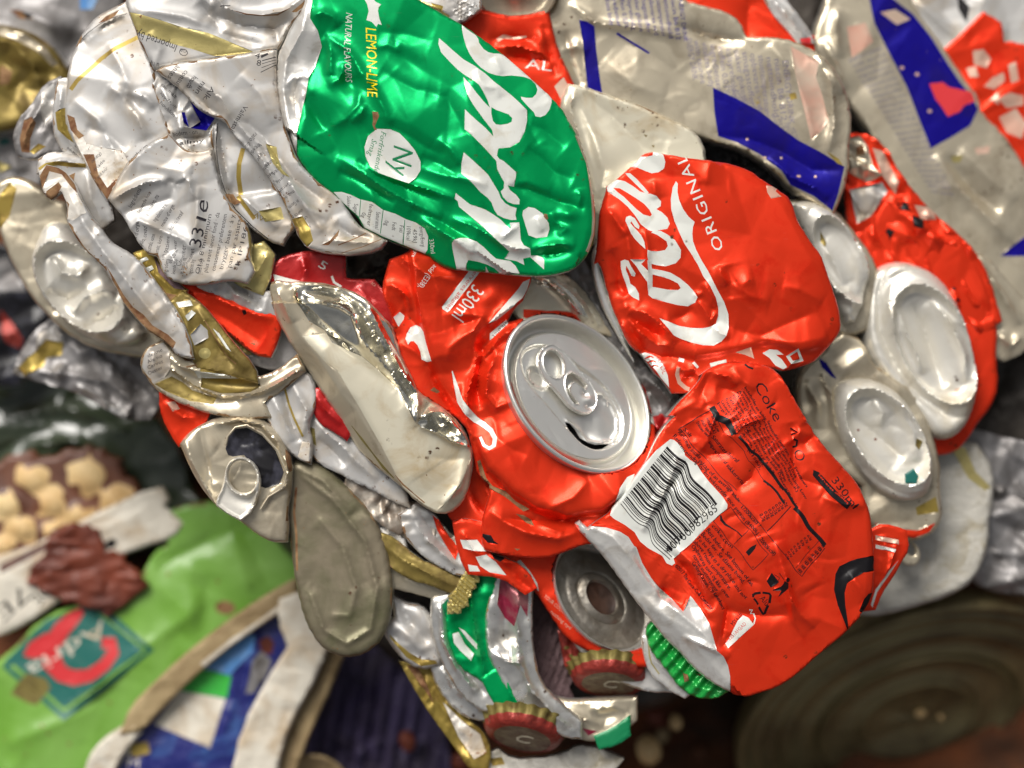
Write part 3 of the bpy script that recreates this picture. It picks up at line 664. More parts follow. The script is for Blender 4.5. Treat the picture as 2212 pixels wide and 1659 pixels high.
sheet('body', body_out, -22, hf, 'red_paint', letter, roll=(5, 7), thick=60, rag=.6, res=4.0, parent=h, seed=2, back='aluminium')
# the can end
prof = [(170, -74), (188, -34), (191, -22), (195, -10), (195.5, -3), (193, 2), (188, 3.5), (184, 1), (181.5, -6), (179, -20), (174, -38), (171, -45), (167, -47), (163, -45), (160.5, -39), (159, -29), (155, -25), (150, -27), (148, -58), (1, -60)]
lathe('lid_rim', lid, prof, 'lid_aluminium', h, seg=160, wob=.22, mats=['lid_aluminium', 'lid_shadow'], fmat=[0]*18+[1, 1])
PH = -23.5
def LQ(s): return lid.loc(Q(*F6, s), PH)
def LT(s): return lid.loc(T(1, 1, s), PH)
race = smooth_loop(LQ("360 700 400 610 470 560 560 530 680 535 820 580 1010 715 1100 790 1300 925 1450 1055 1570 1210 1650 1350 1690 1500") + LT("1825 1110 1820 1170 1780 1220 1700 1250 1640 1252 1560 1215 1500 1150 1450 1090") + LQ("970 1630 850 1480 700 1300 560 1150 440 1000 380 850"), 2)
slit = LT("1458 1068 1490 1080 1530 1120 1560 1170 1610 1200 1660 1215 1752 1213 1700 1243 1640 1250 1565 1215 1505 1150 1475 1105")
mouth = LT("1470 1060 1560 1130 1600 1190 1680 1205 1760 1190 1800 1130 1800 1050 1760 960 1700 900 1640 890")
pit = LQ("590 950")[0]
pf = [plateau(race, -9, 1.8), dent(pit[0], pit[1], 26, 24, 0, -8, 3.0), crease(mouth, 3.2, 3, .1), dent(*LT("1600 1140")[0], 30, 22, 0, -9), dent(*LT("1690 1060")[0], 26, 26, 0, 3),
      crease(LQ("1350 1170 1430 1190 1480 1250 1500 1330"), 3.0, 3.5), crumple(4, 24, 1.0, 30, (-150, -150, 150, 150))]
sheet('lid_panel', [ellipse(0, 0, 153, 153, 0, 90), slit], 0, pf, 'lid_aluminium', [], roll=None, thick=3, res=3.2, parent=h, smooth_it=0,
      xf=lambda x, y, z: lid.conv(x, y, z+PH))
TH = -17.0
def LQt(s): return lid.loc(Q(*F6, s), TH)
tab_o = LQt("745 520 800 545 870 590 950 660 1010 730 1110 860 1200 960 1270 1040 1320 1130 1345 1220 1340 1320 1290 1400 1230 1440 1150 1440 1060 1400 970 1340 900 1260 820 1160 740 1080 660 1000 590 890 560 800 560 700 590 610 650 550")
tab_h1 = LQt("745 605 810 625 860 680 890 740 905 810 900 890 860 950 810 970 760 960 700 910 650 820 640 740 655 680 690 630")
tab_h2 = LQt("925 1010 950 940 1010 905 1080 940 1150 1000 1195 1065 1165 1105 1100 1050 1040 1010 1000 1020 975 1060 960 1130 1000 1200 1080 1300 1040 1300 970 1200 930 1100")
tb = sheet('pull_tab', [tab_o, tab_h1, tab_h2], 0, [dent(*LQt("1230 1250")[0], 16, 10, 60, 4), dent(*LQt("1180 1180")[0], 8, 8, 60, -5), dent(*LQt("1230 1340")[0], 10, 6, 60, -4)], 'lid_aluminium', [], roll=(3.5, 3.0), thick=6, res=1.8, parent=h,
      xf=lambda x, y, z: lid.conv(x, y, z+TH+6), edge=(3.6, 2.0))
rc = LQt("1090 1135")[0]
rd = Disc(1248, 849, -30, 195, 131, 51, 1, h)
prv = [(13, -14), (14, -8), (13.5, 0), (12, 2), (10, 2.6), (0.5, 2.2)]
class Sub: pass
def subdisc(d, u, v, h0):
    s = Sub(); s.a = 14
    s.conv = lambda x, y, z: d.conv(x+u, y+v, z+h0); return s
lathe('rivet', subdisc(lid, rc[0], rc[1], TH+3), prv, 'lid_aluminium', tb, seg=28)

# =============================================================== red can, upper right (script lettering)
c = thing('crushed_can', 'flattened red soda can with white script lettering and a white wave, beside the green can', 'can', 1550, 570, -20)
G1 = (2200, 560, 6.0); G2 = (2200, 1000, 6.0)
out = (Q(*G1, "850 35 940 40 1010 65 1280 120") + T(2, 0, "0 1025 200 1045 330 1065 430 1100 540 1180 640 1240 700 1285 750 1450 830 1570 900 1659")
       + T(2, 1, "910 40 940 120 985 250 1015 340 1030 430 1020 500 960 580 900 640 850 690 760 720 665 746 600 735 540 720 420 700 300 690")
       + Q(*G2, "1640 1300 1500 1400 1470 1460 1420 1560 1330 1640 1200 1650 1100 1645 1060 1570 960 1450 870 1360 780 1230 700 1120 610 1080 520 960 430 760 360 590 300 420 240 200 190 20 150 -60")
       + Q(*G1, "100 1480 130 1300 150 1000 185 720 250 540 255 480 390 390 560 235 640 170 715 65"))
wv = Q(*G1, "1150 420 1175 450 1170 560 1190 660 1240 780 1310 880 1390 950 1370 1010 1360 1100 1370 1200 1410 1310 1480 1450 1560 1580 1600 1660 1680 1820 1770 1980 1830 2140 1835 2320 1800 2420 1740 2490 1640 2545 1500 2540 1350 2505 1200 2450 1120 2410 1040 2310 980 2240 940 2190 1050 2230 1200 2290 1350 2315 1500 2320 1600 2300 1670 2260 1700 2160 1700 2060 1660 1920 1590 1780 1500 1650 1430 1500 1340 1350 1260 1230 1190 1080 1130 930 1090 780 1085 650 1110 500")
cp = [('white_print', [Q(*G1, "570 230 640 170 700 90 760 98 850 85 860 30 940 30 990 80 1015 170 1000 250 930 300 840 315 750 280 660 240")]),
      ('white_print', [Q(*G1, "500 310 560 310 650 390 740 490 800 565 770 590 700 520 610 430 530 350")]),
      ('white_print', [Q(*G1, "260 500 300 430 390 393 490 415 600 480 690 550 770 575 820 580 900 610 960 680 955 740 900 780 970 820 1040 890 1072 970 1040 1035 930 1055 870 1080 790 1050 700 980 620 860 530 750 430 660 340 600 270 550"),
                       Q(*G1, "340 500 430 510 530 570 640 640 740 710 810 790 840 850 820 875 730 850 640 780 560 700 480 620 400 560")]),
      ('white_print', [Q(*G1, "860 1065 950 1062 1040 1110 1140 1185 1215 1310 1210 1410 1150 1480 1020 1520 900 1505 800 1480 780 1400 780 1310 830 1325 930 1325 1010 1310 1045 1260 1030 1200 960 1150 900 1110 830 1085")]),
      ('white_print', [Q(*G1, "495 930 510 880 560 865 620 900 680 1000 670 1040 620 1010 575 940 560 960 600 1010 650 1060 700 1120 740 1200 755 1300 690 1240 620 1170 570 1100 530 1010")]),
      ('white_print', [Q(*G1, "440 1450 490 1430 540 1450 565 1510 630 1610 620 1650 580 1640 540 1560 510 1510 505 1560 545 1650 565 1740 630 1790 675 1870 680 1960 600 1920 545 1870 510 1740 470 1640 445 1540")]),
      ('white_print', [Q(*G2, "-790 0")[:0] + Q(*G2, "840 30 960 50 1080 80 1200 150 1310 240 1390 330 1430 400 1400 470 1310 515 1180 500 1000 455 850 410 800 370 780 200 700 90 640 0 560 -90 760 -90 700 -30 790 60 780 -80 830 -60"),
                       Q(*G2, "850 105 960 130 1080 170 1180 220 1215 280 1180 305 1050 300 940 280 850 265")]),
      ('white_print', [wv]), qw(G1, 'ORIGINAL', 1775, 1300, 23, 1265, 60, 'white_print', bold=0.035, space=1.15),
      ('pink_print', [T(2, 0, "540 1200 620 1215 600 1240 640 1275 570 1290 545 1250")]),
      ('white_print', [Q(*G2, "695 1130 760 1110 850 1135 940 1190 1000 1290 1050 1410 1070 1570 960 1440 900 1350 820 1260 740 1180")]),
      qw(G2, 'AKØL', 905, 1180, 11, 985, 1400, 'red_print'), ('red_paint', [stroke(Q(*G2, "760 1190 830 1160 870 1180"), 3), stroke(Q(*G2, "790 1240 860 1220 900 1240"), 3), stroke(Q(*G2, "840 1300 880 1280 930 1290"), 3)]),
      ('pink_print', [stroke(Q(*G2, "1190 1300 1170 1400 1200 1500 1280 1570 1330 1590"), 9)]), ('white_print', [stroke(Q(*G2, "1190 1200 1260 1220"), 8), stroke(Q(*G2, "1380 1240 1440 1310"), 6)]),
      ('white_print', [stroke(Q(*G2, "1600 1275 1700 1250 1810 1225"), 8)]), ('pink_print', [T(2, 1, "340 625 440 590 462 665 400 640")]),
      ('white_print', [T(2, 1, "515 630 560 605 610 610 650 640 600 640 640 670 675 720 650 735 600 710 560 660")]), ('white_print', [T(2, 1, "665 650 740 600 780 680 700 700"), T(2, 1, "690 650 735 620 755 670 710 680")])]
cf = [bevel(Q(*G1, "480 300 300 560 250 1000 260 1400 340 1659")+Q(*G2, "480 400 620 800 760 1100"), .5, 1), bevel(T(2, 0, "300 1110 500 1230 640 1350 720 1500 800 1659")+T(2, 1, "860 100 930 280 960 430 900 530 780 640"), .35, -1), dent(1560, 520, 210, 150, 55, 24), crease(Q(*G1, "270 780 340 880 420 1000 500 1130"), 10, 9), crease(Q(*G1, "500 1000 530 1200 560 1420 600 1640"), 9, 12), crease(Q(*G1, "320 1300 400 1500 420 1700 500 1880"), -13, 13),
      crease(Q(*G1, "735 1040 770 1200 790 1330 780 1500 800 1800"), 8, 6), crease(Q(*G2, "390 190 420 280 520 360"), -8, 10), crease(Q(*G2, "480 480 560 700 700 860 900 1010 1130 1040"), 12, 10),
      crease(Q(*G2, "560 560 760 600 900 700 1060 850 1130 1000"), 13, 10), crease(Q(*G2, "540 620 700 760 860 860 1000 900"), -11, 9), crease(Q(*G2, "500 540 620 880 760 1080 960 1160 1200 1180 1400 1170"), -13, 12), 
      crease(Q(*G2, "430 700 560 920 700 1110"), 10, 9), crease(Q(*G2, "1500 210 1620 420 1650 520"), 9, 7), crease(Q(*G2, "1440 440 1540 590 1600 700 1680 590"), 9, 6), crease(Q(*G2, "1700 0 1730 120 1790 250"), 10, 8), crease(Q(*G2, "1800 0 1850 200 1880 420"), -8, 16),
      crease(Q(*G2, "1390 330 1440 370 1500 340"), 6, 6), crease(Q(*G2, "1640 780 1740 880 1840 900"), 8, 8), crease(Q(*G2, "1950 260 2050 200 2150 180"), 7, 18), crease(Q(*G2, "1080 690 1250 640 1380 540"), -7, 12),
      crease(T(2, 1, "200 100 300 180 420 260 560 300"), 8, 20), crease(T(2, 1, "330 470 500 520 700 430 860 360"), -8, 20), crease(T(2, 1, "420 480 560 560 760 560 940 520"), 9, 22), crease(T(2, 1, "640 200 760 220 900 300"), 6, 20),
      fold(Q(*G2, "1140 1200 1420 1180 1700 1140 1950 1080")+T(2, 1, "560 560 760 620 960 590"), 12, 5, 50), crease(T(2, 0, "180 1030 160 1100 150 1200"), 5, 14), crease(Q(*G1, "860 400 880 560 900 640"), 6, 10),
      crease(Q(*G2, "1160 1260 1200 1330 1300 1350 1440 1300"), 10, 8), crease(Q(*G2, "1240 1460 1400 1390"), -11, 9), facets(31, 82, 13, (1290, 340, 1820, 850), 40, 1.8), facets(53, 36, 1.3, (1290, 340, 1820, 850), 100, 1.6), crumple(32, 30, 1.4, 20, (1290, 340, 1820, 850))]
sheet('body', out, -30, cf, 'red_paint', cp, roll=(5, 7), thick=60, rag=.6, res=4.2, parent=c, seed=3, back='aluminium')
sheet('lid_rim', Q(*G1, "60 1380 90 1290 140 1200 165 1420 200 1640") + Q(*G2, "300 420 430 760 530 1000 620 1240 560 1160 440 960 330 760 220 560 140 340 90 150 70 0"), -58, [], 'lid_aluminium', [], roll=(10, 9), thick=30, res=4, parent=c)

# =============================================================== red can, lower right (barcode and black print)
b = thing('crushed_can', 'flattened red soda can with a rippled barcode, black small print and a silver base', 'can', 1600, 1150, 10)
H1 = (2200, 1560, 6.0); H2 = (2500, 1360, 6.0); H3 = (2500, 1800, 6.0); H4 = (2680, 2100, 6.0)
out = (T(2, 1, "110 775 180 725 240 700 300 688 420 690 500 700 575 722 640 780 700 890 780 1030 900 1220 1040 1370 1140 1480 1190 1600")
       + T(2, 2, "1215 0 1240 200 1245 440 1225 560 1165 665 1050 785 900 905 740 1055 600 1145 500 1170 420 1200 340 1192 305 1165 200 1120 60 1010 -10 920")
       + T(1, 2, "2100 830 2000 695 1900 570 1800 430 1700 290 1600 185 1530 110 1515 75 1545 55")
       + Q(*H1, "10 1450 130 1360 240 1290 290 1250 330 1190 450 1040 560 880 680 710 780 560 850 420 920 260 1010 140 1150 0") + Q(*H2, "10 690 140 530 300 380 420 240 470 140"))
silver = T(1, 2, "1480 0 1560 60 1640 90 1720 85 1810 110 1870 150 1905 210 1950 330 2010 430 2070 500 2140 560 2212 640") + T(2, 2, "50 540 110 620 170 720 200 830 215 890 260 930 290 990 305 1060 312 1180 250 1250 -20 1100 -300 900 -700 500")
silver2 = T(1, 2, "1905 205 1950 250 2010 330 2080 400 2120 410 2110 480 2100 560 2160 600 2100 600 2000 500 1930 380")
label = Q(*H1, "1080 300 1130 310 1190 360 1260 440 1270 510 1340 570 1420 620 1480 720 1580 850 1680 960 1760 1050 1815 1140 1810 1190") + Q(*H3, "590 520 330 800 160 955 90 1020 110 1080 70 1110 0 1080") + T(1, 2, "2080 285 1990 235 1935 190 1900 130 1840 85 1770 45") + Q(*H1, "330 1310 300 1285 330 1190 450 1040 560 880 760 600 900 440")
bp = [('worn_aluminium', [silver]), ('red_paint', [stroke(T(1, 2, "1600 80 1720 88 1810 112 1870 150 1905 210 1960 240 2040 300 2110 370 2180 430")+T(2, 2, "20 490 90 570 160 680"), [4, 8, 10, 10, 8, 9, 9, 9, 10, 9, 8, 5])]), ('white_print', [label])]
bits = [3,1,1,1,2,2,1,1,3,1,1,2,1,1,1,3,1,2,2,1,3,2,1,1,1,1,2,3,1,2,1,1,3,1,1,3,2,1,2,1,1,1,3,2,2,1,1,2,1,3,2,1,1,1,1,2,1,3,1,1]
tot = sum(bits); acc = 0
def bc(u, t):
    A0, A1, B0, B1 = (1440.6, 963.6), (1339, 1090), (1549, 1088.6), (1447, 1212)
    ax, ay = A0[0]+(A1[0]-A0[0])*u, A0[1]+(A1[1]-A0[1])*u; bx, by = B0[0]+(B1[0]-B0[0])*u, B0[1]+(B1[1]-B0[1])*u
    x, y = ax+(bx-ax)*t, ay+(by-ay)*t
    k = 9*math.exp(-((t-0.34-0.16*u)/0.10)**2)-6*math.exp(-((t-0.56-0.12*u)/0.14)**2)*(0.4+.6*u)+1.5*math.sin(t*9+u*3)
    ux, uy = -0.63, 0.78
    k *= min(1, t*6, (1-t)*7)
    return (x-ux*k, y-uy*k)
for i, n_ in enumerate(bits):
    if i % 2 == 0:
        u0 = acc/tot; u1 = (acc+n_*1.08)/tot; te = 0.99 if i in (0, 2, 28, 30, 56, 58) else 0.93
        bp.append(('black_print', [[bc(u0, j/22*te) for j in range(23)]+[bc(u1, j/22*te) for j in range(22, -1, -1)]]))
    acc += n_
bw = noise_warp(5, 2.4, 60)
XT = []
def wl(q, body, x, y, size, x2, y2, m='black_print', **kw):
    kw['bold'] = 0.025; m_, l_ = qw(q, body, x, y, size, x2, y2, m, **kw); l_ = [bw(l) for l in l_]
    XT.append((m_, [[(px+.7, py+.35) for px, py in l] for l in l_])); return (m_, l_)
bp += [qw(H3, '982965', 340, 660, 18, 660, 385, 'black_print', bold=0.005), qw(H3, '40700', 30, 960, 18, 330, 690, 'black_print', bold=0.005),
       wl(H3, 'coke.com', 555, 600, 8, 830, 880, bold=0.11), wl(H3, 'Best before. See bottom of can.', 490, 650, 8.8, 1100, 1375, bold=0.11), wl(H3, 'Bedst før. Se dåsens bund.', 437, 700, 8.8, 962, 1325, bold=0.11),
       wl(H3, 'To be kept in a dry place and not', 382, 750, 8.8, 1000, 1535, bold=0.11), wl(H3, 'above room temperature.', 335, 800, 8.8, 800, 1420, bold=0.11), wl(H3, 'Opbevares tørt og ikke over', 300, 855, 8.8, 770, 1530, bold=0.11),
       wl(H3, 'normal stuetemperatur.', 322, 985, 8.4, 640, 1460, bold=0.11), wl(H3, 'Carlsberg Danmark, 1799 København V', 310, 1070, 8.4, 720, 1680, bold=0.11), wl(H3, '©2017 The Coca-Cola Company', 100, 1120, 8.4, 560, 1680, bold=0.11),
       wl(H3, '1/200kcal) /', 930, 340, 8.4, 1180, 610, bold=0.11), wl(H3, 'reference person (8400kJ / 2000kcal)', 655, 120, 8.8, 1360, 975, bold=0.12), wl(H1, 'indtag of an average adult', 1430, 590, 8.4, 1960, 1110, bold=0.11),
       wl(H1, '*Reference intake', 1160, 200, 8.8, 1440, 560, bold=0.12), wl(H1, 'Referenceindtag for en voksen', 1110, 270, 8.8, 1700, 960, bold=0.12), wl(H1, 'Salt.', 1235, 180, 8.4, 1330, 290, bold=0.11),
       wl(H1, 'Saturates/heraf', 1600, 280, 8.4, 1930, 610, bold=0.11), wl(H1, 'sugars/heraf sukkerarter', 1560, 340, 8.4, 2030, 920, bold=0.11)]
rg = random.Random(9)
words = ['Energy/Energi 0,8kJ', 'Carbohydrate/Kulhydrat', 'Protein/Protein 0g', 'Salt/Salt 0,02g', 'Ingredienser: Vand', 'Farve (E150d),', 'Aroma, Koffein,', 'Contains a source of', 'Indeholder en kilde', 'phenylalanin, koffein', 'Surhedsregulerende', 'Acid: Phosphoric', 'Drikkevarer med', 'Sødestoffer (aspartam,', 'acesulfam-K)', 'Sparkling Low', 'Calorie Soft Drink', 'with Sweeteners']
for i in range(9):   # ingredient block
    x0, y0 = 650+i*45, 515-i*23; L0 = 480+rg.uniform(-60, 60); t0 = 0.35*i
    bp.append(wl(H2, words[i % len(words)], x0, y0, 6.2, x0+L0*.52, y0+L0*.86, bold=0.12))
    x1, y1 = x0+L0*.55+14, y0+L0*.9
    bp.append(wl(H2, words[(i+5) % len(words)], x1, y1, 6.2, x1+L0*.58, y1+L0*.92, bold=0.12))
    if i > 1: bp.append(wl(H2, words[(i+9) % len(words)], x1+L0*.61, y1+L0*.97, 6.2, x1+L0*1.05, y1+L0*1.75, bold=0.12))
for i in range(4): bp.append(wl(H2, words[12+i], 380+i*58, 760-i*30-(-10), 7.2, 520+i*40, 960-i*20, bold=0.12))
for i in range(8):   # little table figures
    a = Q(*H3, "%g %g" % (1140+i*46, 450-i*25))[0]; bp.append(wl(H3, '0,2g', 1130+i*50, 480-i*32, 7.2, 1190+i*50, 560-i*32, bold=0.12)) if i else None
    bp.append(wl(H3, '0,3g', 1500+i*42, 960-i*36, 5, 1545+i*42, 1020-i*36, bold=0.12))
    bp.append(wl(H3, 'HER', 1680+i*42, 1150-i*46, 7.2, 1720+i*42, 1205-i*46, bold=0.12))
def ln(q, s, w_, m='black_print'): return (m, [bw(stroke(densify(Q(*q, s), 8, False), w_))])
bp += [ln(H3, "590 530 1110 1150 1295 945 1050 630 870 830", 1.4), ln(H3, "590 530 810 345 1050 635", 1.4), ln(H3, "1290 650 1600 330", 2.2), ln(H3, "730 0 900 230 1000 330 1200 570 1560 1030 1730 1240 2040 880", 1.5),
       ln(H3, "1640 350 1850 620 2040 850", 9), ln(H2, "575 560 650 720 760 760 830 840 870 930", 15), ln(H2, "170 860 570 590", 1.6), ln(H2, "170 860 300 1030 500 1260 720 1500 900 1659", 1.5), ln(H2, "650 760 720 900 840 980 1000 1150 1040 1270 1180 1390 1300 1600", 1.3),
       ln(H2, "930 950 1080 1140 1180 1200 1300 1360 1500 1640", 6), ln(H3, "1250 0 1420 160 1520 290", 5), ln(H3, "1400 -20 1560 180 1680 360", 5), ln(H3, "1660 1120 1950 780", 1.4),
       ('black_print', [Q(*H3, "1010 925 1060 870 1090 850 1150 820 1130 880 1100 920 1050 975")]),
       ('black_print', [stroke(Q(*H3, "690 450 700 510 750 570 820 610 900 660 960 720"), [3, 6, 5, 3, 2, 3])]),
       ('black_print', [Q(*H3, "1345 1190 1440 1310 1335 1385 1280 1300")]), ('black_print', [ellipse(*Q(*H3, "1545 1275")[0], 4.8, 4.8, 0, 14)]), ln(H3, "1375 1215 1440 1250 1420 1290", 1.4), ln(H3, "1440 1190 1500 1270", 1.6),
       ('black_print', [Q(*H3, "1500 1290 1550 1320 1548 1380 1500 1440 1430 1505 1470 1420 1360 1425 1365 1408 1460 1370 1490 1330")]),
       ln(H3, "1100 1510 1105 1480 1140 1462 1205 1452", 5), ln(H3, "1228 1452 1320 1460 1342 1490 1325 1590", 5), ln(H3, "1105 1525 1175 1610", 4.5), ln(H4, "570 605 630 690 650 680 690 580", 5),
       qw(H4, 'Alu', 565, 490, 13, 650, 590, 'black_print', bold=0.12),
       ('white_print', [Q(*H4, "135 1080 180 1020 230 900 290 780 360 710 430 740 500 830 170 1135")]), qw(H4, '2351AH2AD', 190, 1040, 8, 405, 825, 'red_print', bold=0.005), qw(H4, 'MY126', 235, 850, 9, 350, 700, 'black_print', bold=0.01), ('white_print', [stroke(Q(*H4, "440 640 480 640 460 690 500 690 520 750 500 820"), 3)]),
       ('black_print', [T(2, 2, "985 400 1010 350 1070 320 1130 300 1190 290 1246 290 1244 380 1170 390 1110 420 1060 460 1045 520 1050 600 1065 700 1070 768 1040 700 1000 600 975 500")]), ('black_print', [T(2, 2, "1170 560 1200 530 1232 525 1215 600 1170 655 1140 640")]),
       qw(H2, 'Coke', 1120, 290, 23, 1395, 770, 'black_print', bold=0.012), ('black_print', [ellipse(*Q(*H2, "1720 1200")[0], 12, 10, 60, 20), ellipse(*Q(*H2, "1720 1200")[0], 8.5, 8.4, 60, 20)]), ('black_print', [stroke(Q(*H2, "1640 990 1690 1010 1680 1080 1630 1090"), 5), stroke(Q(*H2, "1600 850 1690 900 1610 930"), 4)]),
       qw(T and (2560, 960, 3.0), '330ml', 955, 1450, 17, 1100, 1640, 'black_print', bold=-0.002), ('black_print', [T(2, 1, "845 1385 880 1400 1000 1530 1090 1600 1060 1640 960 1560 840 1420")]),
       wl((2560, 960, 3.0), 'Serveres afkølet', 868, 1420, 5, 1060, 1610, m='red_paint', bold=0.11), ('black_print', [stroke(T(2, 1, "1380 40 1400 60")[:0]+Q(*H2, "1010 20 1060 60 1120 80"), 4)])]
bp += XT
bf = [bevel(T(2, 1, "640 700 760 900 900 1150 1060 1330 1170 1480")+T(2, 2, "1190 100 1200 300 1170 560"), .5, -1), bevel(T(1, 2, "1560 120 1700 220 1850 380 1980 560 2212 780")+T(2, 2, "120 900 300 1100"), .55, 1), dent(1640, 1180, 240, 170, 60, 26), crease(Q(*H1, "1170 480 1150 620 1100 740 1030 900 970 1050 860 1180 780 1350 720 1500"), 12, 8), crease(Q(*H1, "1290 560 1240 700 1150 820 1060 960 990 1150 880 1300"), -8, 9), crease(Q(*H1, "1030 560 960 760 900 920 820 1120"), -7, 10),
      crease(Q(*H2, "650 640 560 840 520 1000 440 1130"), 12, 9), crease(Q(*H2, "870 930 980 800 1100 760 1250 720"), 13, 9), crease(Q(*H2, "720 930 880 950 1050 1050 1180 1280"), 9, 10), crease(Q(*H2, "1180 1280 1080 1500 900 1640"), -9, 10), crease(Q(*H2, "440 1130 520 1200 700 1180 860 1170"), -7, 9),
      crease(Q(*H2, "580 130 660 150 800 180 900 300"), 12, 9), crease(Q(*H2, "560 130 500 300 420 480"), -8, 12), crease(Q(*H2, "860 60 960 220 1150 350"), 8, 10), crease(Q(*H2, "640 330 800 340 950 420"), -7, 14), crease(Q(*H2, "1640 1020 1800 1050 1920 940 1800 760"), -12, 14), crease(Q(*H2, "1600 780 1640 1000 1640 1300 1700 1500 2000 1600"), -10, 12),
      crease(Q(*H2, "1750 850 1650 980 1500 1080"), 8, 9), crease(Q(*H2, "20 700 200 600 400 480"), 5, 14), crease(Q(*H3, "1380 790 1440 980 1500 1200 1600 1560 1700 1700 1900 1900"), 13, 12), crease(Q(*H3, "0 900 200 1100 340 1300 480 1560 600 1659"), -15, 10), crease(Q(*H3, "100 870 300 1050 450 1250 620 1500"), 9, 9),
      crease(Q(*H4, "130 640 400 690 620 720 980 700"), -8, 12), crease(Q(*H4, "870 80 960 500 1010 780 1150 1000"), 11, 11), crease(Q(*H4, "900 560 1000 800 1130 1010"), -7, 14), crease(Q(*H4, "1730 150 1850 330 1950 520"), 8.8, 12), crease(Q(*H4, "960 740 1300 740 1700 900"), 4, 20),
      crease(Q(*H4, "30 1180 120 1100 200 950"), -8, 8), crease(T(2, 2, "230 520 290 640 270 760 230 880"), -12, 10), crease(T(2, 1, "900 1560 1000 1600 1180 1620"), 8.8, 10), crease(T(2, 1, "640 780 750 960 900 1190 1050 1360"), 10, 14, .2),
      crease(T(1, 2, "1560 70 1760 160 1880 300 1960 420 2080 560")+T(2, 2, "40 700 180 830 240 920"), 12, 18), crease(T(1, 2, "1900 240 1960 380 2040 500 2200 600"), -12, 12), dent(*T(1, 2, "2090 530")[0], 10, 18, 20, -14), crease(T(2, 2, "0 800 120 850 230 900 290 950"), 10, 9),
      facets(41, 82, 13, (1320, 790, 1890, 1500), 62, 2.0), facets(63, 30, 1.8, (1320, 790, 1890, 1500), 130, 1.5), crumple(42, 70, 3.2, 20, (1440, 840, 1780, 1280))]
sheet('body', out, 8, bf, 'red_paint', bp, roll=(5, 7), thick=90, rag=.6, res=4.0, parent=b, seed=4, back='aluminium')

# =============================================================== the cans and scraps round them
def swell(pts, g):
    n = len(pts); A = sum(pts[i][0]*pts[(i+1) % n][1]-pts[(i+1) % n][0]*pts[i][1] for i in range(n)); s = 1 if A > 0 else -1; o = []
    for i in range(n):
        a, b = pts[i-1], pts[(i+1) % n]; dx, dy = b[0]-a[0], b[1]-a[1]; l = math.hypot(dx, dy) or 1
        o.append((pts[i][0]+dy/l*g*s, pts[i][1]-dx/l*g*s))
    return o
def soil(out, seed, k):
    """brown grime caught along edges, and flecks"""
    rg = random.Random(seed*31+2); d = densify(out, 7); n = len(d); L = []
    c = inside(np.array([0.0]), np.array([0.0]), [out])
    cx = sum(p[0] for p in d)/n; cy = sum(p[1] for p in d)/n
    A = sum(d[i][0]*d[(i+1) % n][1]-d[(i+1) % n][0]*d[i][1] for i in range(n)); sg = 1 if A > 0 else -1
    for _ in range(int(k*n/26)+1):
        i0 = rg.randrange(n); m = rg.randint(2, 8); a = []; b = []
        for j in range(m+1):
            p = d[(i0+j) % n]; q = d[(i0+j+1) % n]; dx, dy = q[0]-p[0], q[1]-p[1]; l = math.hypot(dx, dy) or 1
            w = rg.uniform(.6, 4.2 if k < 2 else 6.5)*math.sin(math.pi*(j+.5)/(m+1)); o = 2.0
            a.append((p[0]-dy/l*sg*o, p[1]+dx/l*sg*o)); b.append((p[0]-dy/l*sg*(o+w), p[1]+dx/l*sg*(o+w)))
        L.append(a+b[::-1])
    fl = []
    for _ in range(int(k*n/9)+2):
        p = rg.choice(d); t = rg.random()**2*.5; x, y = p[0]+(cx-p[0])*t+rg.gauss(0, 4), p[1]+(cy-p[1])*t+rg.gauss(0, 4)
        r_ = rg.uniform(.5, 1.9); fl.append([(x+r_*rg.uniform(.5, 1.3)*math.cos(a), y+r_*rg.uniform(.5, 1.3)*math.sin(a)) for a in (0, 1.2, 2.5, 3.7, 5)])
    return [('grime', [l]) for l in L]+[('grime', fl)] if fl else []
def piece(name, label, cat, z0, out, base, feats=(), prints=(), grow=None, roll=(2.5, 3), thick=30, res=5.0, cr=(.35, 4.5, 50), seed=1, group=None, fine=1.0, part='body', ang=None, sm=1, back='aluminium', rag=.7, dirty=1.0):
    xs = [p[0] for p in out]; ys = [p[1] for p in out]; bx = (min(xs), min(ys), max(xs), max(ys))
    t = thing(name, label, cat, (bx[0]+bx[2])/2, (bx[1]+bx[3])/2, z0-thick, group)
    if grow is None: grow = 2 if z0 > -12 else (7 if z0 > -58 else 11)
    out = swell(out, grow)
    area = (bx[2]-bx[0])*(bx[3]-bx[1])
    fs = list(feats)
    if cr: fs.append(facets(seed*7+1, min(90, max(14, cr[2]*.85/max(.3, cr[0])**.35)), cr[1]*1.5, bx, ang, 1.8))
    if fine: fs.append(crumple(seed*7+2, int(area/1800)+2, fine, 20, bx, ang))
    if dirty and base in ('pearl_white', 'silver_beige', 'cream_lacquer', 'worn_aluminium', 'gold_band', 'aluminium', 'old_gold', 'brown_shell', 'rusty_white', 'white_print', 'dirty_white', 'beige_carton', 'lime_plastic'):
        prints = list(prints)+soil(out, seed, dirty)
    sheet(part, out, z0, fs, base, prints, roll=roll, thick=thick, res=res, parent=t, seed=seed, smooth_it=sm, back=back, rag=rag)
    return t
T00 = (0, 0, 3.0); T10 = (1280, 0, 3.0); T20 = (2560, 0, 3.0); T01 = (0, 960, 3.0); T11 = (1280, 960, 3.0); T21 = (2560, 960, 3.0); T02 = (0, 1920, 3.0); T12 = (1280, 1920, 3.0); T22 = (2560, 1920, 3.0)
def cr_(q, s, h, w_, tp=0.5): return crease(Q(*q, s), h, w_, tp)
def pt(q, x, y): return Q(*q, '%g %g' % (x, y))[0]
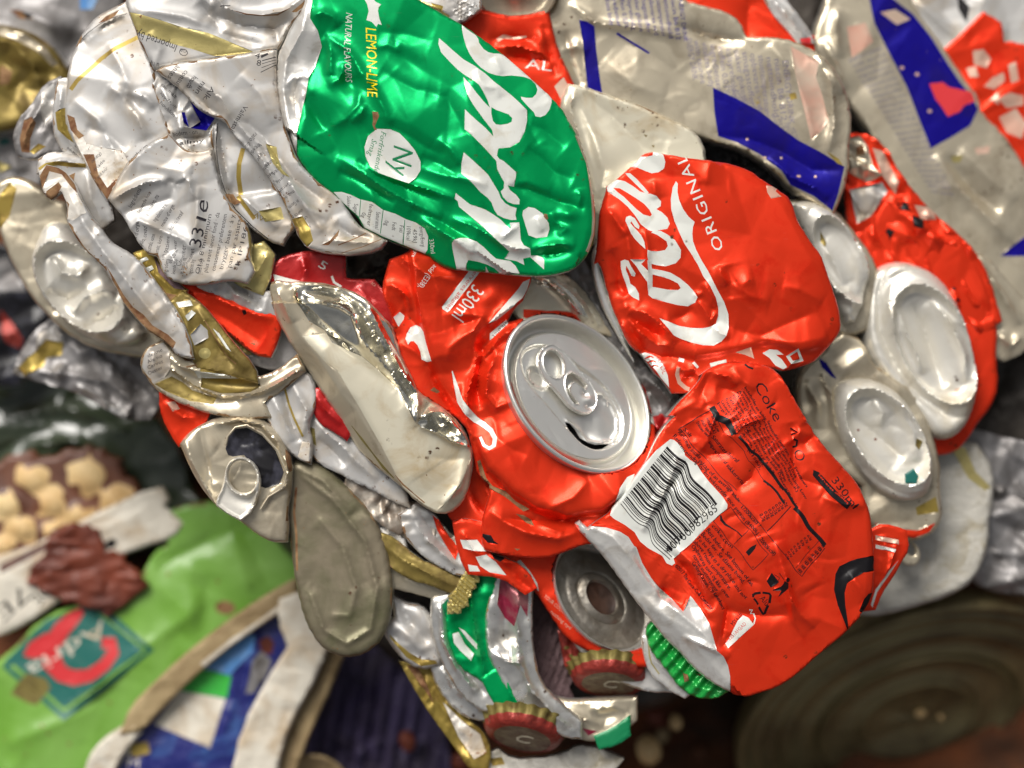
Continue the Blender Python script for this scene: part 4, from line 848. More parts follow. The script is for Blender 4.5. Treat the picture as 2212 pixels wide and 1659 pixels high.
def dn(q, x, y, a, b_, ang, h): return dent(*pt(q, x, y), a, b_, ang, h)
def pp(m, q, s): return (m, [Q(*q, s)])
def sp(m, q, s, w_): return (m, [stroke(densify(Q(*q, s), 6, False) if not isinstance(w_, list) else Q(*q, s), w_)])
def rows(q, lines, x0, y0, dx, dy, lx, ly, size, m='ink_text', seed=0, wp=None, **kw):
    out = []; r = random.Random(seed)
    for i, l in enumerate(lines):
        k = r.uniform(.85, 1.0); o = qw(q, l, x0+dx*i, y0+dy*i, size, x0+dx*i+lx*k, y0+dy*i+ly*k, m, **kw)
        out.append((o[0], [wp(a) for a in o[1]] if wp else o[1]))
    return out

# --- white and gold beer cans, upper left
piece('crushed_can', 'dented white can with a thin slanting gold stripe and a rusty lower corner', 'can', -30,
      Q(*T00, "520 240 560 180 620 110 720 60 810 20 840 90 880 190 905 270 950 370 990 470 1010 600 1045 730 1100 880 960 945 840 1050 760 1170 700 1300 620 1160 560 1050 500 930 440 820 420 700 440 600 450 480 460 380"), 'pearl_white',
      [cr_(T00, "540 260 660 160 800 90", 9, 5), cr_(T00, "500 280 640 180 790 110", -7, 4), dn(T00, 860, 660, 26, 14, 60, -18), cr_(T00, "700 560 800 620 900 760 960 900", 13, 14), cr_(T00, "820 600 960 640 1010 700", 10, 9),
       cr_(T00, "480 650 640 780 760 1000 790 1130", 10, 16), cr_(T00, "700 280 780 420 860 600", 8, 20), cr_(T00, "560 820 680 860 820 980", -7, 14), tilt(250, 200, 0.1, 0.05)],
      [sp('gold_print', T00, "455 580 500 520 560 465 650 380 750 310 900 238", 9), sp('black_print', T00, "500 262 560 205 640 150 730 110 820 85", 1.4),
       pp('rusty_white', T00, "440 740 470 800 520 860 560 930 680 960 800 980 835 1050 770 1160 700 1290 620 1170 550 1040 480 900"), pp('brown_rust', T00, "430 740 480 760 500 840 545 880 510 900 455 840"), pp('brown_rust', T00, "540 1000 610 1000 640 1130 700 1220 760 1160 700 1300 600 1140"),
       pp('brown_rust', T00, "630 145 680 100 770 60 740 100 700 125 650 140")] + rows(T00, ['desd(g)', 'made', 'med door'], 600, 1060, 20, 50, 70, -70, 7, seed=3) + rows(T00, ['· serthe m'], 830, 1080, 0, 0, 140, -130, 9), roll=(9, 12), thick=40, cr=(.15, 6, 80), seed=11, dirty=2.5, fine=None)
piece('crushed_can', 'white can with a broad pale gold band and upside-down import text, top left', 'can', 0,
      Q(*T00, "805 -160 815 20 840 90 880 190 900 260 950 360 1000 445 1060 432 1200 402 1400 372 1600 350 1800 312 1870 172 1960 62 2012 0 2030 -160"), 'pearl_white',
      [cr_(T00, "1390 -60 1450 50 1560 95 1700 105 1850 80 1990 -30", 15, 8), cr_(T00, "1380 90 1560 160 1760 180 1900 120", -14, 12), cr_(T00, "860 60 1000 80 1200 110 1330 160 1500 220", 9, 14), cr_(T00, "1300 10 1350 90 1440 200", -10, 12),
       cr_(T00, "1290 140 1500 240 1700 290", -6, 9), cr_(T00, "860 100 1100 170 1400 250 1620 330", 5, 16), cr_(T00, "1290 -80 1330 0 1380 60", 12, 10), cr_(T00, "1000 440 1040 320 980 200", 4, 12), cr_(T00, "1720 170 1790 200 1800 290", -6, 8)],
      [pp('gold_band', T00, "838 78 940 105 1060 140 1200 185 1350 215 1450 255 1640 335 1500 360 1380 362 1250 320 1100 280 980 240 888 212"), qw(T00, 'Imported by:', 1155, 292, 17, 890, 195, 'ink_text', bold=0.0), qw(T00, 'GB', 1215, 325, 7, 1170, 312, 'ink_text', bold=0.02),
       ('ink_text', [ellipse(*pt(T00, 1190, 340), 9.5, 7.5, 20, 24), ellipse(*pt(T00, 1190, 340), 8, 6, 20, 24)]), qw(T00, 'u npo', 1035, 410, 11, 950, 395), sp('brown_rust', T00, "1520 75 1600 98 1700 108 1800 100 1880 60", [1, 3, 2, 3, 1]), pp('brown_rust', T00, "905 110 925 100 920 125"),
       pp('brown_rust', T00, "1890 80 1960 20 1990 -10 1960 50 1920 80"), sp('ink_text', T00, "1430 45 1495 40", 2)], roll=(9, 12), thick=60, cr=(.15, 6, 80), seed=12, dirty=1.6, fine=None)
piece('crushed_can', 'folded white can with curling small print and gold stamp, beside the green can\'s bare neck', 'can', 12,
      Q(*T00, "1010 452 1060 430 1200 402 1400 375 1600 352 1790 318 1783 500 1800 620 1830 780 1870 900 1910 1010 1960 1090 2070 1190 2212 1290") + Q(*T10, "40 1370 110 1470 200 1510 290 1560 240 1620 60 1650 -20 1640")
      + Q(*T00, "2150 1640 2060 1622 1990 1600 1940 1540 1900 1440 1850 1330 1780 1200 1700 1080 1600 960 1520 880 1450 770 1350 740 1270 690 1210 620 1130 540"), 'pearl_white',
      [cr_(T00, "1060 440 1250 520 1440 640 1500 760 1600 870 1720 960 1850 1130 1960 1320 2100 1500", 12, 12, .3), cr_(T00, "1480 760 1600 800 1700 880 1780 1000 1900 1160 2100 1300", -9, 10), cr_(T00, "1560 800 1640 940 1760 1130 1860 1330 1980 1540", 9, 7),
       fold(Q(*T00, "1450 770 1560 900 1700 1090 1830 1320 1930 1530"), -8, 5, 60), cr_(T00, "1560 480 1700 620 1780 800", 5, 16), cr_(T00, "1880 1180 2000 1350 2130 1420", 7, 9), cr_(T00, "1200 560 1350 700 1450 760", -7, 8), cr_(T10, "-40 1450 60 1520 200 1540", -8, 9), cr_(T10, "-100 1560 100 1570 240 1580", 6, 7)],
      [qw(T00, '8', 1660, 425, 13, 1690, 430), qw(T00, '4', 1648, 375, 13, 1680, 385), pp('ink_text', T00, "1690 362 1735 342 1742 355 1695 378"), sp('ink_text', T00, "1700 395 1790 370", 2), sp('ink_text', T00, "1698 415 1790 388", 1.3), sp('ink_text', T00, "1696 440 1790 405", 1.3), sp('ink_text', T00, "1690 470 1790 420", 1.6), sp('ink_text', T00, "1760 325 1800 318", 2)]
      + rows(T00, ['antes', 'consu', 'houdb', 'min', 'Alk.'], 1148, 418, 56, 36, -62, 82, 12, seed=2) + [qw(T00, 'Valmistaja', 1580, 680, 11, 1480, 860)]
      + rows(T00, ['rallo d\'orzo', 'Ingrediienti', 'barpe Gerst', 'Valmistusaine', 'aeo npo ou', 'ta in Germania', 'und durch', 'according to', 'Bevare · Ing', 'zier · Bevare'], 1650, 860, 27, 62, -95, 120, 9.5, seed=8, wp=noise_warp(6, 3, 50))
      + rows(T00, ['Zutaten', 'ingred', 'cereale', 'Gerste', 'malt do', 'in Germ', 'durch B', 'cording', 'Beviere'], 1790, 1010, 28, 56, -70, 60, 8, seed=9, wp=noise_warp(7, 3, 50))
      + [pp('gold_print', T00, "1890 1420 1960 1400 2010 1480 2030 1560 1990 1600 1940 1540"), pp('gold_band', T00, "1720 930 1790 950 1800 1020 1830 1100 1880 1150 1830 1130 1770 1060"), pp('brown_rust', T00, "2080 1590 2140 1560 2190 1500 2200 1480 2190 1530 2130 1590"), sp('brown_rust', T10, "-20 1590 60 1560 160 1510", 2.2), sp('brown_rust', T10, "0 1640 140 1600 260 1550", 1.6)],
      roll=(7, 9), thick=45, res=4.2, cr=(.2, 4, 60), seed=13, dirty=2, fine=None)
piece('can_scrap', 'crumpled white scrap of small print with a blue corner, wedged in a white fold', 'scrap', -20,
      Q(*T00, "985 470 1080 465 1150 550 1230 630 1300 690 1400 750 1360 850 1375 960 1260 992 1180 965 1120 890 1060 750 1010 600"), 'pearl_white',
      [cr_(T00, "1040 560 1120 700 1180 860 1250 980", 10, 8), cr_(T00, "1180 720 1200 830 1360 850", 14, 6), dn(T00, 1290, 790, 20, 12, 30, -20), cr_(T00, "1130 900 1230 890 1370 880", -10, 6)],
      rows(T00, ['ups, hop ext', 'eau, malt', 'luppolo, m', 'houblon'], 1045, 490, -4, 60, 110, 105, 8, seed=4, bold=0.01) + rows(T00, ['bodem · on', 'allmy'], 1120, 885, 40, 55, 170, -20, 9, seed=5, bold=.04) + [pp('blue_paint', T00, "1230 650 1270 690 1400 755 1340 848 1240 835 1290 780"), pp('blue_paint', T00, "1180 730 1200 730 1230 830 1200 800"), qw(T00, 'BINO', 1250, 680, 7, 1310, 720, 'blue_paint')],
      roll=(4, 5), thick=18, res=3.4, cr=(4, 5, 14), fine=2.5, seed=14, dirty=2)
k5 = piece('crushed_can', 'white can end bent double, thin gold stripe and dark curved seam, under curling small print', 'can', -25,
      Q(*T00, "1375 830 1400 770 1450 750 1540 870 1620 980 1700 1090 1770 1230 1850 1330 1890 1480 1840 1530 1830 1572 1750 1545 1620 1450 1500 1320 1440 1240 1400 1100 1380 960"), 'pearl_white',
      [cr_(T00, "1400 830 1410 1000 1450 1180 1520 1350 1640 1490", 11, 4, .2), cr_(T00, "1425 830 1440 1000 1480 1180", -7, 4), fold(Q(*T00, "1450 1250 1560 1275 1690 1250 1800 1240"), -12, 4, 40), cr_(T00, "1560 1270 1650 1350 1800 1480", 9, 7)],
      [sp('gold_print', T00, "1575 960 1550 1060 1545 1150 1558 1262", 10), sp('black_print', T00, "1412 800 1402 950 1425 1120 1460 1240 1530 1360 1640 1470 1740 1550", 1.8), sp('gold_print', T00, "1540 1270 1600 1350 1650 1420", 9), pp('brown_rust', T00, "1455 1260 1510 1258 1530 1290 1570 1310 1520 1330 1480 1300"), qw(T00, 'AV', 1640, 1400, 11, 1700, 1440, 'gold_print'), pp('gold_band', T00, "1680 1370 1820 1340 1840 1420 1720 1440")],
      roll=(5, 6), thick=30, res=4, seed=15, dirty=2.5)
txt = ['Ingrédiens', 'levende hop', 'op, houblon, ma', 'ingredienten, bryg', 'malta d\'orge', 'lupulo, cevad', 'humala, vatte', 'ekstrakt, korn', 'ten pasiena', 'et conserver', 'Consommer', 'fermenteret']
piece('crushed_can', 'pleated white can side printed all over, with a large 33 l e', 'can', 0,
      Q(*T00, "700 1290 760 1170 850 1040 970 935 1095 870 1180 962 1260 992 1372 962 1385 1060 1430 1230 1500 1350 1590 1440 1625 1560 1610 1659") + Q(*T01, "1645 100 1600 175 1480 150 1340 180 1200 180 1100 150 1060 100 1020 0") + Q(*T00, "950 1640 880 1540 800 1400 720 1310"), 'pearl_white',
      [cr_(T00, "720 1300 850 1230 960 1180 1080 1170", 13, 8), cr_(T00, "1080 1170 1140 1190 1230 1160", -9, 7), cr_(T00, "1120 1190 1200 1160 1230 1180 1260 1300", 13, 9), cr_(T00, "820 1500 900 1430 1020 1480 1200 1560 1260 1640", 11, 12), cr_(T00, "800 1380 960 1330 1100 1280 1130 1200", -7, 12), cr_(T00, "1290 1200 1280 1400 1250 1620", 8, 12), cr_(T00, "900 1060 1060 1090 1250 1120", 6, 24), dn(T00, 1090, 1440, 40, 22, -70, -8), cr_(T01, "1100 -20 1150 60 1200 140", 9, 9)],
      rows(T00, txt[:6], 850, 1350, 52, 30, -70+150, -100-40, 9, seed=1, wp=noise_warp(3, 3, 50), bold=.04) + rows(T00, txt[4:12], 870, 1600, 50, 22, 40, -150, 9.5, seed=2, wp=noise_warp(4, 3, 50), bold=.04) + rows(T01, txt[:5], 1080, 120, 55, 0, 20, -110, 9.5, seed=7, bold=.04)
      + [qw(T00, '33', 1300, 1615, 26, 1325, 1485, bold=-0.008), qw(T00, 'l', 1330, 1450, 22, 1340, 1420), qw(T00, 'e', 1345, 1395, 28, 1352, 1300, shear=.2)] + rows(T01, ['Ol à 8 minimum', 'plus avant levoir fond · da', 'consommar preferentem', 'brygger base · à y', 'pan par assistaá', 'k IP186/W'], 1290, 120, 52, -10, 85, -400, 9.5, seed=6, bold=.04)
      + [pp('gold_band', T00, "1600 1470 1640 1530 1660 1659 1620 1659")] + [('brown_rust', [ellipse(*pt(T01, 1190+7*i, 70+(i*37) % 60), 2+i % 3, 1.4, 30*i, 8)]) for i in range(4)], roll=(6, 8), thick=40, res=4, cr=(.4, 4, 40), seed=16, dirty=2, fine=.8)
piece('can_scrap', 'pale gold can shoulder between the printed white side and the black gap', 'scrap', -40, Q(*T01, "1480 140 1600 100 1640 -60 1700 -80 1760 -10 1740 120 1690 240 1640 210 1560 180"), 'gold_band', [cr_(T01, "1600 180 1700 60 1740 -20", 10, 8)], [], seed=17, thick=30)
piece('can_scrap', 'bent white can edges under the printed side, above the red wedge', 'scrap', -45, Q(*T01, "1230 175 1480 150 1560 190 1640 240 1740 240 1780 390 1690 360 1580 320 1480 260 1330 215"), 'pearl_white', [cr_(T01, "1460 150 1520 240 1660 320", 12, 5), cr_(T01, "1520 170 1640 280 1700 350", -10, 5)], [], seed=18, thick=24, cr=(2, 4, 16))
piece('torn_strip', 'long rust-edged white can strip slanting down beside the round silver can bottom', 'scrap', 0,
      Q(*T00, "250 1110 300 1070 400 1100 470 1180 520 1290 580 1400 650 1480 710 1570") + Q(*T01, "800 -40 900 30 1000 165 1100 300 1180 420 1232 560 1252 665 1150 645 1090 560 960 480 880 400 800 300 740 180 680 80 600 0") + Q(*T00, "540 1600 470 1500 430 1420 440 1330 400 1240 330 1290 280 1250"), 'pearl_white',
      [cr_(T00, "420 1180 480 1320 560 1470 680 1640"), ] if False else [crease(Q(*T00, "420 1180 480 1320 560 1470 680 1640") + Q(*T01, "840 180 980 360 1120 520"), 10, 14), cr_(T01, "700 120 840 330 1000 480", -6, 8), cr_(T01, "900 60 1050 260 1180 480", -5, 8)],
      [pp('brown_rust', T01, "690 60 745 150 800 250 860 330 930 380 990 450 1090 510 1140 560 1120 600 1070 560 960 485 880 400 800 300 740 180"), pp('rusty_white', T00, "250 1110 300 1070 400 1100 470 1180 520 1290 560 1380 470 1430 430 1420 440 1330 400 1240 330 1290 280 1250"), pp('brown_rust', T00, "300 1070 400 1090 480 1190 500 1250 460 1210 400 1130 320 1110 270 1230 255 1140"), pp('brown_rust', T00, "300 1240 380 1180 400 1210 350 1300 300 1310"), pp('brown_rust', T00, "430 1430 470 1480 540 1590 600 1659 570 1640 500 1560")],
      roll=(6, 7), thick=14, res=4, cr=(.8, 2.5, 26), seed=19, dirty=3.5)
piece('can_scrap', 'white flap with a thin gold edge curling over rusty folds at the left', 'scrap', -40, Q(*T00, "245 1110 260 1040 330 1000 440 1010 540 1050 580 1120 640 1210 700 1310 720 1420 650 1480 560 1380 500 1250 400 1120"), 'pearl_white', [cr_(T00, "300 1060 420 1040 560 1080", 9, 6), cr_(T00, "560 1100 600 1300 680 1440", 8, 10)],
      [sp('gold_print', T00, "255 1100 300 1070 380 1060 470 1072 560 1075", 9), pp('brown_rust', T00, "420 1150 490 1120 480 1180 440 1200"), pp('rusty_white', T00, "440 1180 500 1250 560 1380 520 1330")], seed=20, thick=24)
piece('can_scrap', 'white and gold can edge with small print, left of the dented white can', 'scrap', -50, Q(*T00, "375 580 390 520 440 510 445 600 425 700 440 820 500 930 560 1040 545 1060 460 1015 400 940 365 860 360 740"), 'pearl_white', [cr_(T00, "400 560 395 720 420 860 500 990", 10, 7)], [pp('gold_print', T00, "362 730 425 700 430 800 480 900 500 940 440 900 375 840")] + rows(T00, ['odem', 'Ingred'], 430, 960, 36, 30, 50, 45, 7), seed=21, thick=24)
piece('can_scrap', 'tangle of foil with brown rust at the far left edge of the bale', 'scrap', -110, Q(*T00, "110 870 150 790 200 740 260 640 310 560 370 515 392 640 362 760 375 890 400 960 300 965 200 1005 130 990"), 'grey_foil', [cr_(T00, "150 960 200 820 300 640", 14, 9)], [pp('brown_rust', T00, "130 900 160 780 210 760 240 800 200 900 190 990 140 985"), pp('gold_print', T00, "190 980 250 930 300 950 220 1000"), pp('pearl_white', T00, "270 600 350 540 370 640 340 760 290 820 270 700")], seed=22, thick=40, cr=(5, 8, 18), fine=3)
piece('can_scrap', 'olive checked gold can scrap between the rusty strip and the red wedge', 'scrap', -20, Q(*T01, "1090 310 1180 240 1290 320 1400 450 1500 580 1640 730 1665 810 1540 770 1400 730 1280 715 1240 600 1190 440"), 'old_gold', [cr_(T01, "1270 330 1400 540 1600 740", 10, 8), cr_(T01, "1180 300 1220 480 1290 680", 8, 10), cr_(T01, "1330 420 1420 600 1520 720", -8, 6)],
      [pp('white_print', T01, "1140 300 1230 285 1250 320 1160 335"), pp('white_print', T01, "1200 390 1240 350 1270 370 1220 420"), pp('pearl_white', T01, "1235 510 1300 440 1345 480 1350 530 1260 580"), ('gold_band', [ellipse(*pt(T01, 1325, 630), 13, 12, 0, 20)]), pp('white_print', T01, "1380 470 1420 500 1500 620 1470 600"), sp('brown_rust', T01, "1330 420 1400 540 1470 650 1530 700", 2.2)], roll=(4, 5), thick=22, seed=23, res=4)
piece('can_scrap', 'striped gold and black can edge with brown rust beside the printed white side', 'scrap', -30, Q(*T01, "880 -20 960 -40 1020 60 1080 140 1200 230 1190 270 1100 300 1020 200 960 120"), 'gold_print', [cr_(T01, "900 -20 1000 110 1150 240", 9, 7)], [pp('white_print', T01, "905 25 950 5 965 25 920 45"), pp('white_print', T01, "940 80 985 60 1000 85 955 110"), pp('mauve_cloth', T01, "985 -30 1060 110 1120 130 1200 220 1130 210 1030 110"), pp('brown_rust', T01, "1000 170 1050 200 1080 240 1190 260 1100 300 1030 220")], roll=(4, 5), thick=18, seed=24, res=4)
piece('crushed_can', 'crushed can with pleated white and gold walls like a bowl above the open end', 'can', -30,
      Q(*T01, "920 720 935 650 965 600 1060 560 1100 620 1180 670 1300 715 1450 745 1650 810 1800 760 1930 650 1965 740 1850 840 1700 940 1745 1035 1600 1045 1400 1015 1230 965 1060 880 1000 830"), 'silver_beige',
      [crease(Q(*T01, "1100 720 1180 780 1260 840 1400 900 1560 905 1700 880 1850 800 1950 730"), 14, 5, .2), cr_(T01, "1120 760 1250 860 1420 930 1560 940", -12, 8), dn(T01, 1450, 830, 90, 22, 8, -20), cr_(T01, "1080 640 1180 720 1400 770 1640 790", 12, 6), cr_(T01, "1000 620 990 700 1040 780", 6, 8)],
      [pp('pearl_white', T01, "920 720 935 650 965 600 1060 560 1100 620 1110 720 1060 790 990 825"), pp('old_gold', T01, "1000 830 1110 780 1180 820 1240 870 1400 920 1380 960 1230 940 1080 880"), pp('old_gold', T01, "1300 720 1640 800 1690 840 1620 880 1440 890 1300 850"), pp('white_print', T01, "1260 745 1560 775 1600 795 1280 790"), sp('brown_rust', T01, "1210 720 1300 700 1400 705 1540 790", 3), sp('black_print', T01, "1640 735 1660 800 1680 840", 4)] + rows(T01, ['denne', 'Ale no', 'Cervez', 'Oester'], 960, 660, 0, 38, 110, -50, 8, seed=4),
      roll=(6, 8), thick=45, res=4.2, seed=25, dirty=2.5)
piece('can_scrap', 'curved white can strip with a fine gold line, right of the open can end', 'scrap', -40, Q(*T01, "1680 900 1830 830 1960 745 2010 800 2035 900 2020 990 1980 1100 2010 1210 2000 1340 1930 1300 1820 1180 1740 1040"), 'pearl_white', [cr_(T01, "1760 900 1840 1050 1900 1200", 10, 9), cr_(T01, "1890 820 1990 1000 1960 1180", 9, 9), cr_(T01, "1830 880 1880 1060 1950 1200", -9, 6)], [sp('gold_print', T01, "1845 860 1870 960 1910 1060 1965 1170", 5), pp('rusty_white', T01, "1960 1200 2010 1210 2000 1340 1930 1300")], seed=26, thick=30, roll=(6, 8))
# --- open can end, lower left of the bale
oc = thing('crushed_can', 'folded silver can end with its mouth open and a ring tab bent over it', 'can', 515, 1040, -70)
sheet('body', Q(*T01, "1160 1220 1200 1160 1280 1100 1400 1045 1550 1035 1700 1055 1790 1130 1850 1230 1895 1330 1890 1500 1860 1659") + Q(*T02, "1870 90 1860 200 1760 200 1660 150 1560 70 1480 20 1380 -60") + Q(*T01, "1300 1500 1230 1380"), -30,
      [cr_(T01, "1200 1180 1250 1330 1340 1500 1420 1659", 12, 10), cr_(T01, "1400 1090 1550 1060 1700 1090 1800 1200 1870 1350 1860 1480 1760 1560", 15, 6, .3), cr_(T01, "1290 1110 1330 1300 1380 1480", -9, 12), cr_(T01, "1380 1560 1440 1659 1500 1700", 12, 6), dn(T01, 1330, 1250, 30, 50, -30, 8), crumple(55, 30, 3, 30, (390, 890, 640, 1180))], 'silver_beige',
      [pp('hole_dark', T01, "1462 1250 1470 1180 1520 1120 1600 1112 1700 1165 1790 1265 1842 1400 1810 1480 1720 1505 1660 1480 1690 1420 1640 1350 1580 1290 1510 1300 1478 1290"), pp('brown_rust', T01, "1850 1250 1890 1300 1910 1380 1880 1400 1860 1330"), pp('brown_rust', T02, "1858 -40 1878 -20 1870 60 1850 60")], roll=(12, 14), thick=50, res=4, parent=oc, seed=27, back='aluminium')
sheet('pull_tab', [Q(*T01, "1455 1420 1475 1340 1530 1300 1600 1305 1660 1350 1692 1430 1690 1500 1640 1659") + Q(*T02, "1560 60 1480 20 1400 -40") + Q(*T01, "1400 1580 1440 1500"), ellipse(*pt(T01, 1572, 1430), 30, 36, -20, 24)], -8, [crease(ellipse(*pt(T01, 1572, 1430), 35, 41, -20, 24), 5, 3, .05), dn(T01, 1600, 1590, 40, 14, 20, -4)], 'satin_silver', [], roll=(3, 3), thick=7, res=2.6, parent=oc, seed=28, edge=(6, 5))
tube('mouth_rim', [(x, y, -20) for x, y in Q(*T01, "1462 1230 1475 1170 1525 1110 1600 1095 1700 1150 1800 1260 1860 1400 1840 1500 1740 1560 1690 1640")], [3]*10, 'silver_beige', oc)
piece('can_scrap', 'small red can corner with a white smudge above the open can end', 'scrap', -60, Q(*T01, "1042 900 1130 955 1240 985 1340 1020 1290 1095 1230 1155 1170 1212 1105 1100 1060 985"), 'red_paint', [cr_(T01, "1060 950 1180 1040 1290 1060", 8, 8)], [pp('pink_print', T01, "1080 950 1130 940 1165 990 1120 1010")], seed=29, thick=24)
piece('can_scrap', 'dull olive oval can bottom standing out at the lower edge of the bale', 'scrap', -60, P("632 1010 645 1002 690 1012 735 1052 790 1108 822 1170 838 1250 837 1320 818 1376 782 1405 745 1413 700 1395 668 1340 648 1260 636 1170 628 1080"), 'brown_shell',
      [crease(P("655 1030 720 1080 790 1170 815 1270 800 1360 750 1390 700 1360 670 1280"), 6, 6, .2), crease(P("690 1120 740 1180 770 1270 755 1330 720 1330"), 4, 6, .2), crease(P("640 1010 700 1040 760 1110"), 6, 7)], [sp('brown_rust', T02, "1920 -160 1905 0 1920 150 1925 380", 5)], roll=(16, 16), thick=22, cr=(.3, 3, 40), seed=30)
# --- silver can with the cream panel
piece('crushed_can', 'flattened bare silver can, mirror-bright folds along the top and a smooth cream panel below', 'can', -5,
      Q(*T01, "1740 210 1750 175 1790 155 1850 172 1960 165 2100 180 2212 205") + Q(*T11, "80 240 150 275 240 370 320 455 350 540 390 670 460 800 490 885 620 965 720 1040 790 1130 835 1235 850 1300 845 1390 820 1500 780 1600 700 1670 600 1660 520 1610 440 1540 380 1480 200 1350 100 1250 0 1090") + Q(*T01, "2080 880 1960 690 1830 490 1760 330"), 'silver_beige',
      [bevel(Q(*T01, "1780 180 1850 330 1960 520 2100 700 2212 880") + Q(*T11, "100 990 260 1260 400 1500 470 1600"), .95, 1, 90), bevel(Q(*T11, "820 1180 800 1300 740 1500 640 1660"), .6, -1), crease(Q(*T01, "1960 240 2100 300 2212 330") + Q(*T11, "80 380 150 560 300 720 380 850 440 1000 500 1100"), 16, 10, .3), crease(Q(*T01, "1900 260 2050 420 2212 560") + Q(*T11, "120 640 260 760 370 860 430 970"), -16, 9, .3), crease(Q(*T01, "1980 220 2120 230 2212 250") + Q(*T11, "100 320 200 480 260 620 330 740 440 880 480 960"), -14, 7, .3),
       bevel(Q(*T11, "60 300 150 300 250 420 330 560 380 700 450 840 500 960 520 1040 640 1010 740 1090"), .5, -1, 40), cr_(T11, "160 350 240 520 290 620", 15, 4), cr_(T11, "180 330 300 560 400 760 490 880", 16, 4), cr_(T11, "490 890 500 960 490 1060", 14, 6), cr_(T11, "500 1060 580 1010 650 1010 720 1080 800 1180", 15, 6), cr_(T11, "500 1100 620 1140 720 1200 830 1240", 14, 5), cr_(T11, "640 1030 690 1110 720 1200", -12, 5), cr_(T11, "560 1060 660 1100", -10, 6),
       fold(Q(*T01, "1950 520 2100 680 2212 860") + Q(*T11, "100 950 260 1230 400 1500 480 1600"), 9, 8, 90), cr_(T01, "1780 220 1850 320 1900 430", 9, 8), cr_(T01, "1900 200 1920 270 2000 330", 11, 5), cr_(T11, "560 1300 700 1320 830 1300", -4, 20), cr_(T11, "650 1620 760 1500 830 1330", 6, 8)],
      [('cream_lacquer', [Q(*T01, "1960 520 2100 500 2212 540") + Q(*T11, "60 620 130 650 240 740 350 840 420 950 480 1080 520 1110 640 1160 740 1215 830 1240 845 1300 790 1450 700 1580 620 1650 540 1610 440 1540 400 1500 260 1230 100 950 -20 750") + Q(*T01, "2100 680")]),
       ('mirror_aluminium', [Q(*T01, "1900 250 1940 190 2050 190 2212 215") + Q(*T11, "80 250 150 285 240 380 320 465 350 560 390 680 460 805 490 885 500 960 490 1040 480 1075 420 950 350 840 240 740 130 650 60 620 -60 560") + Q(*T01, "2100 480 2000 420 1950 340")]),
       ('mirror_aluminium', [Q(*T11, "495 1080 520 1030 600 1005 660 1015 720 1060 790 1150 832 1240 740 1215 640 1160 520 1110")]), ('olive_tin', [stroke(Q(*T11, "60 1100 130 1190 200 1280 270 1370 340 1440"), [1, 5, 3, 6, 2])]), ('brown_rust', [stroke(Q(*T11, "350 1420 400 1480 470 1540 540 1600"), [1, 4, 2, 3])])], roll=(5, 7), thick=40, res=3.6, cr=None, seed=31, fine=None)
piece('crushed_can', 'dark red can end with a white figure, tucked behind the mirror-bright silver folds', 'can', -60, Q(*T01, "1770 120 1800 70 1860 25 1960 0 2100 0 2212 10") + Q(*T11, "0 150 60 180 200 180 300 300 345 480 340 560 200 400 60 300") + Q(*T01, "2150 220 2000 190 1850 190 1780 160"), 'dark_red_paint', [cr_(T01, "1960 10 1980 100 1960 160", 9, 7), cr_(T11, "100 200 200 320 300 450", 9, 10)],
      [pp('white_print', T01, "1772 118 1850 140 1950 165 1960 185 1850 180 1780 158"), qw(T01, '5', 2055, 65, 18, 2100, 95, 'white_print', bold=.03), sp('white_print', T01, "2150 130 2165 170 2212 200", 5), qw(T11, 'IO', 190, 180, 6, 215, 200, 'pink_print')], seed=32, thick=40)
piece('can_scrap', 'bright red wedge of can between the printed white side and the silver can', 'scrap', -50, Q(*T01, "1105 120 1190 185 1300 215 1400 245 1580 325 1700 370 1775 385 1812 440 1790 530 1742 642 1650 625 1500 490 1380 400 1250 240 1180 200"), 'red_paint', [cr_(T01, "1250 230 1420 280 1600 360 1770 410", 10, 8), cr_(T01, "1330 330 1500 430 1690 560", -8, 20)], [pp('black_print', T01, "1570 355 1595 350 1600 375 1580 385"), pp('brown_rust', T01, "1610 560 1660 565 1650 580")], roll=(6, 8), thick=30, seed=33)
piece('can_scrap', 'grey shadowed can wall under the red wedge', 'scrap', -90, Q(*T01, "1380 400 1500 480 1660 620 1745 640 1800 500 1850 470 1900 560 1990 700 1900 720 1700 700 1560 620 1430 500"), 'grey_foil', [cr_(T01, "1400 420 1540 580 1680 680", 12, 6)], [pp('gold_band', T01, "1390 410 1450 450 1640 640 1600 640 1440 510")], seed=34, thick=30)
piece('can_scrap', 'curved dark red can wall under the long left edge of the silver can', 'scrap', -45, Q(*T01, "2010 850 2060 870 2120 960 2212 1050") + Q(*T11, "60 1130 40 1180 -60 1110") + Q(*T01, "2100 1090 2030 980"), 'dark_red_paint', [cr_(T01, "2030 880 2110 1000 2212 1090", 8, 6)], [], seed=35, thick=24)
piece('can_scrap', 'red can wall in shade below the tip of the cream panel', 'scrap', -70, Q(*T11, "840 1260 900 1380 980 1500 1020 1659 1060 1780 960 1790 800 1740 740 1700 700 1640 760 1560"), 'red_paint', [cr_(T11, "900 1400 960 1560 940 1720", 12, 8), cr_(T11, "820 1500 900 1640 1000 1740", -10, 8)], [], seed=135, thick=30)
